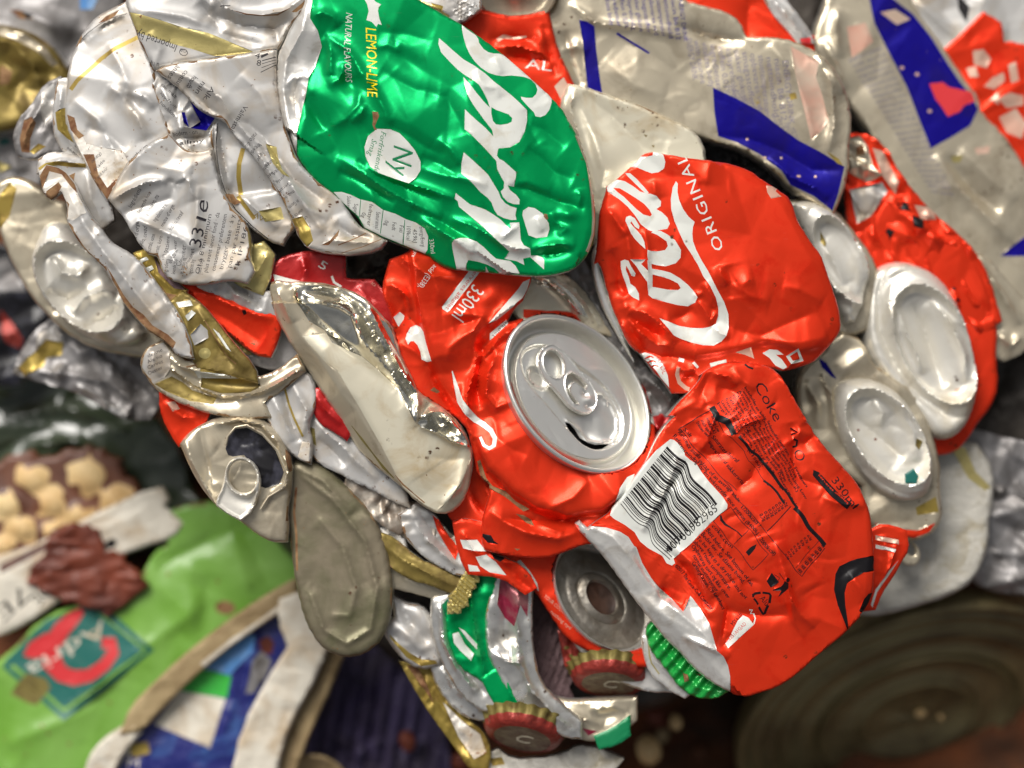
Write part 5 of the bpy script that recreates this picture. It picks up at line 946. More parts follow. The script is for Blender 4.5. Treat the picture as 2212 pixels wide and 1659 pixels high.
# --- foil strips between the shell and the hero can
piece('can_scrap', 'curved white can wall with a thin brown edge, right of the olive oval bottom', 'scrap', -60, Q(*T01, "1990 1080 2040 1020 2100 1060 2212 1150") + Q(*T11, "80 1230 160 1330 260 1420 380 1510 430 1620 340 1560 200 1480 100 1440 0 1380") + Q(*T01, "2140 1350 2060 1300 2010 1200"), 'pearl_white', [crease(Q(*T01, "2030 1050 2120 1150 2212 1220") + Q(*T11, "100 1330 240 1450"), 10, 9), cr_(T01, "2050 1180 2150 1260 2240 1360", -10, 9)], [pp('olive_tin', T01, "2000 1100 2040 1120 2050 1230 2010 1200")], seed=36, thick=30)
for i, (m, o_, lb, z_) in enumerate([('crumb_foil', "60 1400 160 1430 240 1500 330 1560 420 1659 450 1760 380 1780 250 1700 120 1600 40 1500", 'dark crumbled foil with brown dirt beside the cream panel', -75),
        ('pearl_white', "0 1500 80 1540 160 1620 260 1720 380 1830 420 1880 330 1860 200 1780 80 1690 0 1600", 'white foil strip with blurred lettering above the gold strip', -85),
        ('crumb_foil', "400 1600 520 1640 560 1700 700 1830 800 1960 840 2060 760 2050 620 1980 500 1870 380 1760", 'soiled grey foil bundle below the tip of the cream panel', -75)]):
    piece('can_scrap', lb, 'scrap', z_, Q(*T11, o_), m, [], rows(T11, ['ABCD', 'elvbm'], 100, 1640, 40, 60, 160, 130, 7) if i == 1 else [], seed=40+i, thick=30, cr=(5, 8, 18), fine=3)
piece('can_scrap', 'dull gold can strip curving down to the gold teeth', 'scrap', -70, Q(*T12, "190 130 260 160 350 210 480 330 640 390 740 440 815 520 760 520 600 450 450 410 330 330 250 260"), 'old_gold', [cr_(T12, "240 180 400 310 600 410 780 500", 9, 8)], [], seed=44, thick=26)
piece('can_scrap', 'plain silver strip beneath the gold strip with folds of shadow', 'scrap', -95, Q(*T12, "240 260 330 330 450 410 620 460 720 530 640 540 560 520 420 480 340 470 280 390"), 'silver_beige', [cr_(T12, "300 330 440 440 640 500", 9, 8)], [], seed=45, thick=26)
piece('can_scrap', 'white and grey pleated strip edged with red, left of the small black diamond', 'scrap', -62, Q(*T12, "400 20 480 -20 570 20 640 130 720 240 790 340 830 400 740 380 620 310 520 240 440 150"), 'pearl_white', [cr_(T12, "450 30 560 180 760 360", 11, 7), cr_(T12, "500 0 640 190 780 340", -10, 7)], [pp('red_paint', T12, "590 20 640 60 700 150 760 240 740 310 690 240 620 120"), pp('brown_rust', T12, "380 100 410 90 420 130 400 150")], seed=46, thick=30, cr=(2, 4, 20))
piece('can_scrap', 'red can strip with white squares under the folded shoulder of the hero can', 'scrap', -45, Q(*T12, "740 70 800 60 900 80 945 250 960 285 1100 330 1200 400 1250 495 1200 520 1060 415 940 395 830 388 800 330 760 200"), 'red_paint', [cr_(T12, "780 120 850 240 960 330", 9, 7), cr_(T12, "960 290 1080 330 1140 310", 11, 6), cr_(T12, "1060 330 1150 440 1240 510", -8, 7)],
      [pp('white_print', T12, "770 180 880 180 940 255 860 250 790 235"), pp('white_print', T12, "870 290 940 275 1000 320 1070 410 960 390 900 350"), pp('white_print', T12, "820 340 880 350 900 385 830 385"), pp('black_print', T12, "965 260 1040 285 1060 300 1030 320 990 300")], seed=47, thick=30)
# --- lower middle: can with dark bottom, strips, caps
m1 = piece('crushed_can', 'red can tipped over with its scuffed grey bottom showing, below the hero can', 'can', -75, Q(*T12, "1000 260 1200 280 1420 270 1560 215 1700 240 1900 600 1995 700 2000 990 1900 985 1780 955 1600 870 1480 800 1400 680 1330 570 1290 510 1180 380 1060 330"), 'red_paint',
      [neck(Disc(1306, 1288, -105, 138, 88, 50, 1), 0, .5, 14), cr_(T12, "1130 310 1200 400 1280 510", 8, 8)], [pp('white_print', T12, "1120 330 1160 310 1220 380 1270 460 1280 515 1230 470 1170 400")] + rows(T12, ['YOUR COCA', 'nothing nyd'], 1310, 550, 40, 100, 140, 120, 8, m='pink_print', seed=3, bold=.03) + [pp('brown_rust', T12, "1520 770 1590 790 1560 800"), pp('black_print', T12, "1540 640 1590 670 1620 720 1590 700")], roll=(8, 10), thick=50, seed=48, cr=(.5, 2.5, 30))
dk = Disc(1306, 1288, -105, 138, 88, 50, 1, m1, 28)
lathe('can_bottom', dk, [(120, -50), (134, -22), (137, -10), (138, -2), (135, 3), (131, 1), (128, -8), (125, -20), (118, -24), (104, -20), (98, -23), (92, -21), (70, -17), (64, -20), (60, -16), (44, -12), (40, -20), (30, -24), (1, -26)], 'dull_aluminium', m1, seg=110, wob=.6, mats=['lid_aluminium', 'dull_aluminium', 'hub_dark'], fmat=[0]*7+[1]*9+[2, 2]+[2])
piece('can_scrap', 'green can strip folded double with a white patch, above the lower bottle cap', 'scrap', -85, Q(*T12, "870 398 950 405 1035 420 1020 520 985 640 962 780 972 900 990 1040 930 1085 880 1045 800 1000 730 880 708 760 700 640 780 560 830 470"), 'green_paint', [cr_(T12, "830 520 860 720 900 900 930 1050", 14, 6, .3), cr_(T12, "720 700 800 850 900 1000", -10, 7), dn(T12, 930, 560, 18, 36, 10, 7)], [pp('white_print', T12, "720 790 760 780 800 860 860 920 840 965 770 900 730 850"), pp('white_print', T12, "760 750 800 770 880 850 880 890 820 830")], roll=(6, 8), thick=24, seed=50, cr=(.8, 3, 24))
piece('can_scrap', 'short dark green tongue of can pointing at the lower bottle cap', 'scrap', -80, Q(*T12, "935 1075 990 1050 1050 1032 1085 1080 1120 1180 1170 1250 1225 1320 1160 1355 1090 1320 1010 1220"), 'green_paint', [cr_(T12, "1060 1050 1100 1180 1180 1320", 6, 8)], [], roll=(3, 3), thick=8, seed=51, cr=None)
piece('can_scrap', 'sliver of green can at the very bottom right of the strips', 'scrap', -110, Q(*T12, "1655 1475 1760 1435 1875 1345 1850 1430 1770 1490 1675 1512"), 'dark_green_print', [], [], roll=(3, 3), thick=8, seed=52, cr=None)
piece('can_scrap', 'bright silver can strip with a magenta stained top, right of the green strip', 'scrap', -75, Q(*T12, "1030 425 1120 430 1215 500 1205 700 1215 900 1262 1120 1400 1260 1535 1375 1535 1455 1480 1442 1330 1362 1225 1305 1120 1180 1040 1040 990 950 960 800 970 620"), 'aluminium',
      [cr_(T12, "1150 480 1140 700 1150 960 1230 1150 1400 1330 1520 1430", 13, 9, .3), cr_(T12, "1050 450 1060 760 1120 1000", -10, 12), cr_(T12, "980 900 1080 970 1190 960", 12, 8), dn(T12, 1060, 820, 20, 14, 30, -10)], [pp('magenta_lacquer', T12, "1030 425 1120 430 1215 500 1205 680 1160 600 1120 740 1060 690 1010 600")], roll=(6, 8), thick=24, seed=53, cr=(.8, 3.4, 22))
piece('can_scrap', 'curved silver can wall left of the green strip, bright along its edge', 'scrap', -95, Q(*T12, "610 560 690 540 715 640 730 880 830 1050 960 1170 1065 1290 960 1290 800 1180 700 1010 640 880 605 740"), 'aluminium', [cr_(T12, "640 600 660 820 740 1000 880 1170", 14, 8, .3), cr_(T12, "700 640 720 860 820 1060 940 1190", -10, 7)], [pp('dark_green_print', T12, "650 600 690 560 715 660 725 800 700 760")], roll=(6, 8), thick=24, seed=54)
piece('can_scrap', 'second silver can wall outside the first, nearer the violet cloth', 'scrap', -125, Q(*T12, "600 980 650 950 740 1080 860 1230 1010 1340 880 1335 740 1250 640 1120"), 'aluminium', [cr_(T12, "640 1000 740 1150 900 1290", 12, 8)], [], roll=(5, 7), thick=24, seed=55)
piece('can_scrap', 'crumpled white can bottom with a yellow lower edge, right of the olive oval', 'scrap', -110, Q(*T12, "350 540 400 620 500 630 565 700 592 860 625 985 520 1000 420 940 320 820 290 740 370 690"), 'pearl_white', [dn(T12, 460, 780, 40, 40, 0, 16), cr_(T12, "360 560 430 700 560 860", -10, 10)], [pp('gold_print', T12, "310 790 370 850 440 910 520 955 610 960 625 985 520 1000 420 940 320 820")], roll=(12, 14), thick=30, seed=56, cr=(1.5, 5, 20))
piece('can_scrap', 'dirty gold and brown can edge running down beside the violet cloth', 'scrap', -150, Q(*T12, "405 980 540 1010 600 1100 680 1220 780 1350 900 1440 945 1560 920 1680 860 1659 780 1540 680 1400 600 1290 500 1130"), 'gold_print', [cr_(T12, "470 1010 620 1220 800 1440", 10, 8)], [pp('brown_rust', T12, "420 990 500 1010 560 1120 600 1240 540 1150 470 1060"), pp('rusty_white', T12, "660 1230 780 1350 900 1440 940 1560 860 1600 760 1460")], seed=57, thick=30, cr=(4, 6, 16), fine=2.5)
piece('can_scrap', 'shallow silver can piece under the upper bottle cap', 'scrap', -120, Q(*T12, "1290 1190 1440 1250 1560 1250 1740 1235 1905 1225 1895 1340 1785 1430 1650 1465 1540 1445 1480 1370 1380 1290"), 'silver_beige', [cr_(T12, "1440 1270 1560 1330 1700 1380", 12, 10), cr_(T12, "1600 1280 1760 1260 1860 1290", 9, 10), dn(T12, 1720, 1320, 40, 16, -20, -10)], [pp('magenta_lacquer', T12, "1560 1400 1660 1420 1600 1450")], roll=(8, 10), thick=26, seed=58)
piece('can_scrap', 'silver flap between the dark can bottom and the green bottle cap', 'scrap', -100, Q(*T12, "1490 800 1600 860 1780 945 1995 985 2025 1050 2110 1110 2140 1140 2000 1140 1850 1090 1700 1010 1580 900"), 'worn_aluminium', [cr_(T12, "1560 860 1740 970 1960 1060", 8, 10)], [], roll=(4, 5), thick=14, seed=59)
piece('cloth_scrap', 'mauve ribbed rag hanging in the dark gap left of the upper bottle cap', 'rag', -190, Q(*T12, "1200 500 1330 630 1400 700 1445 900 1490 1080 1440 1130 1500 1230 1380 1240 1290 1120 1260 1000 1225 800"), 'mauve_cloth', [ripple(1210, 1390, 60, 120, 20, 16, 5), cr_(T12, "1330 700 1380 900 1470 1070", 12, 9)], [], seed=60, thick=30, back=None)

def crown(label, cx, cy, z, a, b_, ang, lean, top='cap_red', inner='cap_liner', teeth='cap_gold', emboss='C'):
    t = thing('bottle_cap', label, 'bottle cap', cx, cy, z-30, 'crown bottle caps')
    d = Disc(cx, cy, z, a, b_, ang, lean, t); seg = 168; n = 21
    prof = [(0.02, 0, 0), (.45, .5, 0), (.62, .5, 0), (.68, 0, 0), (.84, -2, 0), (.90, -6, .2), (.95, -14, .6), (1.0, -22, 1.0), (1.06, -27, 1.3), (1.03, -28, 1.3), (.96, -22, .8), (.88, -6, 0)]
    xs, ys, zs = [], [], []
    for r, hh, k in prof:
        for i in range(seg):
            th = 2*math.pi*i/seg; f = math.cos(n*th)
            rr = a*(r+0.034*k*f); xs.append(rr*math.cos(th)); ys.append(rr*math.sin(th)); zs.append(hh*a/62)
    co = d.conv(np.array(xs), np.array(ys), np.array(zs)).tolist(); F = []; fm = []
    for j in range(len(prof)-1):
        for i in range(seg):
            k = (i+1) % seg; F.append((j*seg+i, (j+1)*seg+i, (j+1)*seg+k, j*seg+k)); fm.append(1 if j < 3 else (0 if j < 6 else 2))
    F.append(tuple(range(seg))[::-1]); fm.append(1)
    mesh_obj('crown', co, F, [top, inner, teeth], fm, t, sharp=60)
    if emboss:
        lp = text_loops(emboss, 0, 0, a*.42, 0, 1.0, .2, .03, align='CENTER')
        cc = bpy.data.meshes.new('e'); 
        xs = [p for l in lp for p in l]
        sheet('lettering', lp, 0, [], 'cream_lacquer', [], roll=None, thick=1.5, res=a*.06, parent=t, smooth_it=0, xf=lambda x, y, z: d.conv(x, -y-a*.18, z+1.6)) if len(lp) == 1 else None
    return t
crown('red crown cap with worn centre, directly below the dark scuffed can bottom', 1316, 1478, -120, 88, 46, 4, -1)
crown('red crown cap with worn silver centre, lowest, under the dark green tongue', 1128, 1596, -110, 92, 48, 12, -1)
piece('bottle_cap', 'bright green crown cap crushed flat on edge under the barcode can', 'bottle cap', -40, Q(*T12, "1990 770 2005 735 2040 715 2075 755 2110 830 2165 890 2212 950") + Q(*T22, "60 1010 150 1065 230 1115 280 1160 210 1195 110 1192 40 1160 -20 1110") + Q(*T12, "2150 1050 2080 960 2015 880"), 'cap_green',
      [ripple(1475, 1425, 200, 60, 40, 26, 6.5), crease(Q(*T12, "2010 780 2100 900 2212 1030") + Q(*T22, "100 1140 240 1160"), 8, 9, .2)], [pp('brown_rust', T22, "0 1040 30 1050 40 1090 10 1100"), pp('brown_rust', T22, "80 1045 120 1050 110 1062")], roll=(6, 8), thick=24, res=3.4, cr=None, seed=61, group='crown bottle caps')
piece('can_scrap', 'curled silver sliver with a ragged gold edge wrapped round the green cap', 'scrap', -62, Q(*T12, "1975 830 1990 765 2012 745 2010 880 2070 975 2160 1050 2212 1090") + Q(*T22, "60 1160 20 1180 -40 1150") + Q(*T12, "2120 1110 2050 1060 2000 970 1985 900"), 'worn_aluminium', [cr_(T12, "1990 800 2020 950 2140 1070", 6, 6)], [sp('gold_band', T12, "1985 790 1990 850 1996 930 2010 980 2060 1050", 3)], roll=(3, 4), thick=8, seed=62, cr=None)
for i, (x, y, r) in enumerate([(850, 410, 7), (822, 460, 9), (795, 500, 6), (755, 560, 12), (720, 625, 7), (860, 1390, 8), (900, 1352, 8)]):
    pass
piece('can_scrap', 'ragged gold teeth of a torn can edge above the green strip', 'scrap', -60, Q(*T12, "830 395 870 400 868 440 840 450 850 480 820 490 815 540 790 560 800 590 760 600 755 630 705 640 715 600 735 590 720 560 760 530 780 500 800 440"), 'gold_band', [ripple(1005, 1285, 60, 90, -50, 9, 4)], [], seed=63, thick=8, roll=(3, 3), cr=None, res=3)
piece('can_scrap', 'crumbs of red and yellow cap edge under the dark can bottom', 'scrap', -150, Q(*T12, "1430 780 1500 830 1560 900 1640 960 1700 1010 1640 1010 1560 1060 1480 1010 1460 900"), 'cap_red', [], [('cap_gold', [ellipse(*pt(T12, 1460+i*30, 880+((i*53) % 130)), 6, 4, i*40, 9)]) for i in range(8)], seed=64, thick=20, cr=(8, 8, 10), fine=3)
piece('can_scrap', 'pale yellow and white can edge along the bottom border under the lowest cap', 'scrap', -160, Q(*T12, "930 1600 1010 1570 1100 1640 1300 1630 1450 1600 1540 1540 1660 1560 1800 1610 1700 1720 1000 1740 940 1700"), 'pale_grey_plastic', [], [pp('gold_print', T12, "960 1600 1040 1590 1060 1640 980 1650")], seed=65, thick=30, cr=(2, 6, 24))

piece('can_scrap', 'cream can inside with a curved silver lip, between the green can and the pull-tab end', 'scrap', -110, Q(*T11, "1120 330 1180 200 1240 120 1340 110 1440 150 1520 215 1590 300 1650 400 1740 520 1640 470 1500 400 1380 380 1200 440"), 'cream_lacquer', [crease(Q(*T11, "1230 150 1340 175 1440 250 1520 340 1580 420"), 12, 7), cr_(T11, "1340 120 1500 210 1600 330 1680 460", 13, 6)], [pp('mirror_aluminium', T11, "1225 150 1260 130 1380 165 1480 230 1560 320 1600 400 1540 380 1460 290 1360 210 1280 190"), pp('red_paint', T11, "1180 345 1300 350 1450 380 1560 420 1300 420 1180 400")], seed=130, thick=30)
piece('can_scrap', 'red can edge with white dashes beside the silver rim of the script-lettered can', 'scrap', -130, Q(*T11, "1380 60 1480 90 1560 180 1640 300 1720 420 1820 560 1900 680 1880 720 1760 560 1640 420 1560 300 1480 200"), 'red_paint', [cr_(T11, "1420 90 1560 230 1740 480", 9, 6)], [('white_print', [Q(*T11, s_) for s_ in ("1540 190 1570 200 1590 240 1560 230", "1560 270 1600 280 1620 330 1590 310", "1640 350 1670 370 1680 400 1650 390")])], seed=131, thick=24)
piece('can_scrap', 'lilac grey foil strip in the gap right of the pull-tab end', 'scrap', -120, Q(*T11, "1440 50 1540 20 1640 200 1760 420 1880 640 1960 740 2040 800 2130 880 2200 960 2140 1060 2040 1080 1990 980 1930 840 1820 640 1680 460 1560 260"), 'grey_foil', [cr_(T11, "1500 60 1640 300 1800 560 1940 760", 12, 7), cr_(T11, "1960 780 2060 860 2160 980", 14, 7), cr_(T11, "1980 860 2060 960 2080 1060", -10, 7)], [], seed=132, thick=30, cr=(3, 8, 18), fine=2.5)
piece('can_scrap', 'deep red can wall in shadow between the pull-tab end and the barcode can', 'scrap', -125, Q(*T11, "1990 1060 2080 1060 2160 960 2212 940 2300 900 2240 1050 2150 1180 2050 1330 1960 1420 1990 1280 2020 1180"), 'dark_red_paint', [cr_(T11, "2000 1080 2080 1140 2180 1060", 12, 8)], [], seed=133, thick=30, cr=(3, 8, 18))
piece('can_scrap', 'dark brown foil in the gap under the green can lower left edge', 'scrap', -120, Q(*T01, "1700 -60 1900 -120 2212 -100") + Q(*T11, "150 -60 320 20 300 180 200 200 0 170") + Q(*T01, "2100 40 1960 40 1800 60 1740 140"), 'scrap_dark', [], [], seed=134, thick=40, cr=(4, 12, 22), fine=3)

# =============================================================== right side of the bale
piece('crushed_can', 'cream coloured flattened can behind the script-lettered red can', 'can', -85, P("1232 188 1262 196 1310 214 1380 236 1440 262 1500 292 1520 340 1500 420 1400 500 1320 540 1288 520 1282 470 1270 380 1252 320 1228 262 1218 225"), 'cream_lacquer',
      [cr_(T10, "1500 620 1560 720 1640 900 1700 1100 1660 1290", 9, 16), cr_(T10, "1510 600 1480 700 1530 860 1600 1100 1650 1400", 12, 6, .2), cr_(T10, "1560 600 1760 760 1950 950 2100 1000", -9, 30), dn(T10, 1750, 1000, 60, 60, 0, 12)], [pp('old_gold', T10, "1960 870 1985 875 1975 890"), pp('old_gold', T10, "2010 940 2030 940 2025 958")], roll=(8, 12), thick=40, seed=70, cr=(.3, 2, 50))
gr = []
r7 = random.Random(4)
wl_ = ['ENERGY DRINK', 'with taurine', 'vitalizes body', 'ingredienser', 'koffein 0,03%', 'kulsyreholdig', 'sukker glukose', 'smagsstoffer', 'opbevares ved', 'stuetemperatur', 'nettoindhold', 'niacin B6 B12']
for i in range(13): gr.append(qw(T20, wl_[i % 12], 20+i*52, 250+i*12, 13, 70+i*52+r7.uniform(-6, 6), 520+i*24, 'grey_print', bold=.07))
for i in range(10): gr.append(qw(T20, wl_[(i+4) % 12], 300+i*45, 560+i*30, 9, 370+i*42, 700+i*26, 'grey_print', bold=.07))
for i in range(11): gr.append(qw(T10, wl_[(i+2) % 12], 1700+i*48, -60+i*4, 10, 1740+i*48, 170+i*10, 'blue_paint', bold=0))
gr += [pp('blue_paint', T10, "1540 128 1590 140 1640 172 1650 300 1668 450 1692 612 1600 592 1582 450 1568 300"), pp('blue_paint', T20, "195 568 350 640 500 720 600 800 750 910 900 990 1048 1080 1010 1250 970 1365 850 1272 700 1200 640 1110 500 1000 350 920 230 882 205 720"),
       pp('pink_print', T20, "700 300 790 350 880 400 862 500 905 620 945 780 900 850 830 905 790 740 760 620 730 500"), pp('blue_paint', T10, "1790 210 2000 340 1990 350 1780 222"), qw(T20, '3', 1960-1500, 640, 9, 480, 680, 'gold_print'), pp('gold_print', T20, "930 980 1010 1030 1040 1075 1000 1060"), pp('gold_print', T20, "690 610 730 600 740 640 700 650")]
for i in range(5): gr.append(('pink_print', [ellipse(*pt(T20, 420+i*110, 900+((i*71) % 120)+i*50), 3+i % 2*2, 3, 0, 8)]))
piece('crushed_can', 'flattened silver drink can with blue stripe, blue triangle corner and rows of faded print', 'can', -140,
      Q(*T10, "1325 170 1345 110 1400 60 1440 -100 1800 -160") + Q(*T20, "-100 -160 -60 0 120 60 270 95 350 150 390 250 430 265 600 268 700 288 810 335 890 385 980 480 1050 640 1068 800 1045 960 1052 1080 1010 1250 972 1366 850 1272 720 1205 640 1110 500 1000 350 922 220 890 100 850 0 825") + Q(*T10, "2100 762 1900 692 1700 636 1560 580 1490 562 1420 420 1350 300"), 'silver_beige',
      [crease(Q(*T10, "1340 180 1380 330 1450 460 1500 560"), 14, 8, .3), cr_(T10, "1480 20 1560 80 1640 150 1700 160 2000 190 2212 240", 10, 7), cr_(T10, "1420 330 1520 300 1600 340", 8, 10), cr_(T10, "1440 200 1500 420 1560 560", -8, 10), cr_(T20, "-40 160 180 240 400 260", -10, 9), cr_(T20, "560 280 720 480 800 700 860 960", 8, 14), cr_(T20, "870 360 960 560 980 800 940 1000", 12, 10), cr_(T20, "560 1020 700 1150 860 1220 940 1290", 13, 10), cr_(T20, "230 880 440 900 640 980 840 1100 1030 1100", -9, 12), cr_(T10, "1700 380 1900 560 2100 620", 5, 30), cr_(T20, "940 440 1040 600", 10, 8)], gr, roll=(8, 12), thick=50, seed=71, cr=(.4, 3, 44), res=5)
piece('rubber_strip', 'black ribbed strip in the gap above the script-lettered red can', 'strip', -230, P("1480 270 1560 290 1640 330 1720 390 1800 450 1780 500 1700 440 1600 400 1500 380"), 'black_print', [ripple(1600, 370, 300, 200, 15, 7, 2.2)], [], seed=72, thick=30, cr=None, back=None)
piece('crushed_can', 'red can upright at the top with a silver bowl-shaped end and faint white letters', 'can', -120, Q(*T10, "735 120 780 80 830 55 900 90 1150 140 1340 80 1336 180 1380 340 1450 490 1490 570 1465 650 1435 720 1370 660 1240 530 1040 355 880 240"), 'red_paint',
      [cr_(T10, "1000 310 1160 300 1300 350 1380 420", 10, 8), cr_(T10, "960 250 1120 240 1260 270", -8, 9), cr_(T10, "1060 360 1220 380 1360 400", -12, 9), cr_(T10, "1310 160 1340 320 1400 500", -10, 8), dn(T10, 1310, 250, 14, 20, 0, 12)], [qw(T10, 'AL', 1190, 440, 22, 1360, 460, 'white_print', bold=.04), sp('pink_print', T10, "1010 260 1050 235 1120 245 1200 235", [8, 9, 6, 4]), pp('pink_print', T10, "1380 560 1440 500 1490 590 1450 700")], roll=(8, 12), thick=50, seed=73)
ct = thing('crushed_can', 'upturned dull silver can end at the top border above the red can', 'can', 1110, -20, -110)
dt = Disc(1115, -28, -95, 92, 76, 8, -1, ct)
lathe('can_bottom', dt, [(78, -70), (86, -40), (92, -8), (90, 2), (86, 4), (80, -4), (70, -14), (40, -10), (1, -4)], 'silver_beige', ct, seg=72, wob=.8)
piece('can_scrap', 'white ribbed can edge with a yellow patch at the top, above the green can', 'scrap', -60, Q(*T10, "440 -80 500 10 600 60 700 118 760 120 880 40 900 -80"), 'pearl_white', [ripple(1000, 20, 30, 30, 0, 7, 3), cr_(T10, "520 20 640 60 720 90", 9, 8)], [pp('gold_print', T10, "580 20 660 40 650 90 600 60"), sp('gold_band', T10, "470 -30 560 30 700 110", 5)], seed=74, thick=30)
piece('crushed_can', 'plain red can flattened behind the striped drink can at the top', 'can', -200, Q(*T20, "0 -140 560 -140 640 60 730 200 830 250 830 340 780 360 700 290 420 270 370 190 230 90 60 40"), 'red_paint', [cr_(T20, "440 -20 420 120 440 260", -8, 20), cr_(T20, "640 60 700 180 780 300", 9, 8)], [pp('pearl_white', T20, "0 30 150 100 340 170 370 230 200 200 0 110")], seed=75, thick=40)
piece('can_scrap', 'white can edge slanting down at the top, beside the dark gap', 'scrap', -190, Q(*T20, "530 -60 620 -40 700 90 800 210 830 260 770 260 680 150 600 60"), 'pearl_white', [cr_(T20, "560 -30 680 110 800 250", 9, 6)], [pp('crimson_print', T20, "760 250 830 240 840 320 790 320")], seed=76, thick=20)
gb = []
for i in range(26): gb.append(qw(T20, wl_[i % 12], 1075+i*21, 415+i*33+(0 if i < 14 else 10), 8.5, 1300+i*18, 320+i*38, 'grey_print', bold=.07))
gb += [pp('blue_paint', T20, "1200 -60 1350 -20 1500 90 1620 240 1720 400 1800 520 1880 620 1925 700 1870 810 1740 890 1605 965 1540 800 1450 560 1330 330 1240 150"), pp('crimson_print', T20, "1600 540 1690 530 1730 560 1880 590 1905 650 1830 680 1800 720 1720 755 1680 690 1640 640"), pp('pink_print', T20, "1060 180 1180 150 1235 270 1160 330 1090 380"),
       pp('pink_print', T20, "1280 80 1380 60 1480 120 1390 160"), pp('blue_paint', T20, "2060 1659 2212 1540 2330 1500 2330 1659"), pp('pink_print', T20, "1900 960 2000 940 1990 990 1910 1000"), pp('gold_band', T20, "1740 1010 1820 1005 1800 1050 1750 1050")]
gb += [('pink_print', [ellipse(*pt(T20, *q), 5, 4, 0, 9)]) for q in ((1600, 720), (1520, 480), (1420, 440))]
piece('crushed_can', 'long silver drink can at right with dark blue band, crimson blot and faded print', 'can', -300,
      Q(*T20, "865 290 890 160 950 40 990 -160 1400 -160 1500 80 1625 235 1730 395 1810 510 1910 640 1935 750 2060 860 2160 1010 2250 1150 2380 1300 2380 1800") + Q(*T21, "2300 500 2212 390 2130 310 2000 200 1880 40") + Q(*T20, "1800 1590 1600 1400 1430 1190 1330 990 1200 810 1060 610 980 520 900 410"), 'silver_beige',
      [crease(Q(*T20, "900 260 950 360 1020 520 1050 590"), 12, 8), cr_(T20, "1000 60 980 220 1010 380", 14, 12), cr_(T20, "1640 1000 1760 1200 1960 1400 2130 1560", 14, 12), cr_(T20, "1720 1010 1900 1250 2060 1380", -12, 14), cr_(T20, "1180 560 1330 820 1480 1080 1640 1350", 8, 26), cr_(T20, "1800 960 2000 1160 2160 1300", 8, 14), tilt(2000, 250, -0.12, 0.06)], gb, roll=(10, 14), thick=60, seed=77, cr=(.35, 4, 50), res=6)
wr = [('pink_print', [Q(*T20, s_)]) for s_ in ("1880 330 1950 320 2000 380 1970 440 1890 420", "1840 440 1900 430 1920 500 1860 500", "1950 560 2010 500 2080 470 2090 520 2020 580", "2040 640 2120 600 2212 620 2212 680 2100 700", "2110 420 2160 400 2180 520 2130 540", "1990 650 2040 600 2050 680")]
piece('crushed_can', 'red can with blurred white lettering at the right border', 'can', -330, Q(*T20, "1715 330 1850 220 1960 105 2040 160 2060 290 2150 300 2380 360 2380 1250 2230 1120 2140 1000 2050 800 1910 830 1860 800 1920 690 1800 520"), 'red_paint', [], wr + [pp('pink_print', T20, "2050 760 2160 700 2230 800 2200 900 2100 860")], seed=78, thick=50, cr=(1, 5, 40))
piece('can_scrap', 'pale can wall in the top right corner', 'scrap', -360, Q(*T20, "1380 -160 1480 80 1620 240 1720 330 1960 110 2100 250 2212 320 2380 350 2380 -160"), 'pearl_white', [cr_(T20, "1500 0 1660 140 1800 280", 14, 12)], [pp('black_print', T20, "1780 -40 1860 40 1840 150 1790 60")], seed=79, thick=40, cr=(.8, 8, 50))
piece('can_scrap', 'black sheet painted as the shaded gap between the two striped drink cans', 'scrap', -420, Q(*T20, "560 -80 1020 -80 900 200 900 420 1100 640 1330 1000 1200 1000 1040 800 800 400"), 'black_print', [], [pp('blue_paint', T20, "1060 640 1110 680 1240 870 1260 960 1100 860 1060 800")], seed=80, thick=30, back=None)  # added sheet: the shade of the gap is put into its black colour
piece('can_scrap', 'crumpled red and white can end with black blots above the big silver end', 'scrap', -230, Q(*T20, "1040 900 1150 880 1290 960 1390 1160 1600 1400 1760 1530 1880 1659") + Q(*T21, "1960 150 2040 420 1960 500 1800 300 1600 150 1400 40 1250 60") + Q(*T20, "1215 1659 1130 1560 1080 1330 1080 1080"), 'red_paint',
      [cr_(T20, "1060 1000 1180 1100 1290 1120", 14, 10), cr_(T20, "1330 1300 1500 1450 1700 1600", 12, 12)], [pp('silver_beige', T20, "1040 900 1150 880 1200 950 1230 1080 1290 1140 1200 1180 1080 1120"), pp('pearl_white', T20, "1080 1230 1290 1180 1330 1240 1220 1400 1130 1450"), pp('pink_print', T20, "1230 960 1300 980 1400 1180 1380 1260 1280 1130"), pp('brown_rust', T20, "1120 960 1170 930 1180 1000 1130 1010"),
       pp('black_print', T20, "1380 1320 1450 1310 1470 1370 1410 1360"), pp('black_print', T20, "1480 1400 1560 1420 1550 1490 1490 1470"), pp('black_print', T20, "1270 1540 1330 1480 1370 1500 1320 1600"), pp('pink_print', T20, "1500 1330 1620 1340 1650 1430 1540 1420")] + [('black_print', [ellipse(*pt(T21, 1700+i*28, 60+i*75), 6, 4, 40, 9)]) for i in range(5)], seed=81, thick=40, cr=(4, 9, 22), fine=2.5)

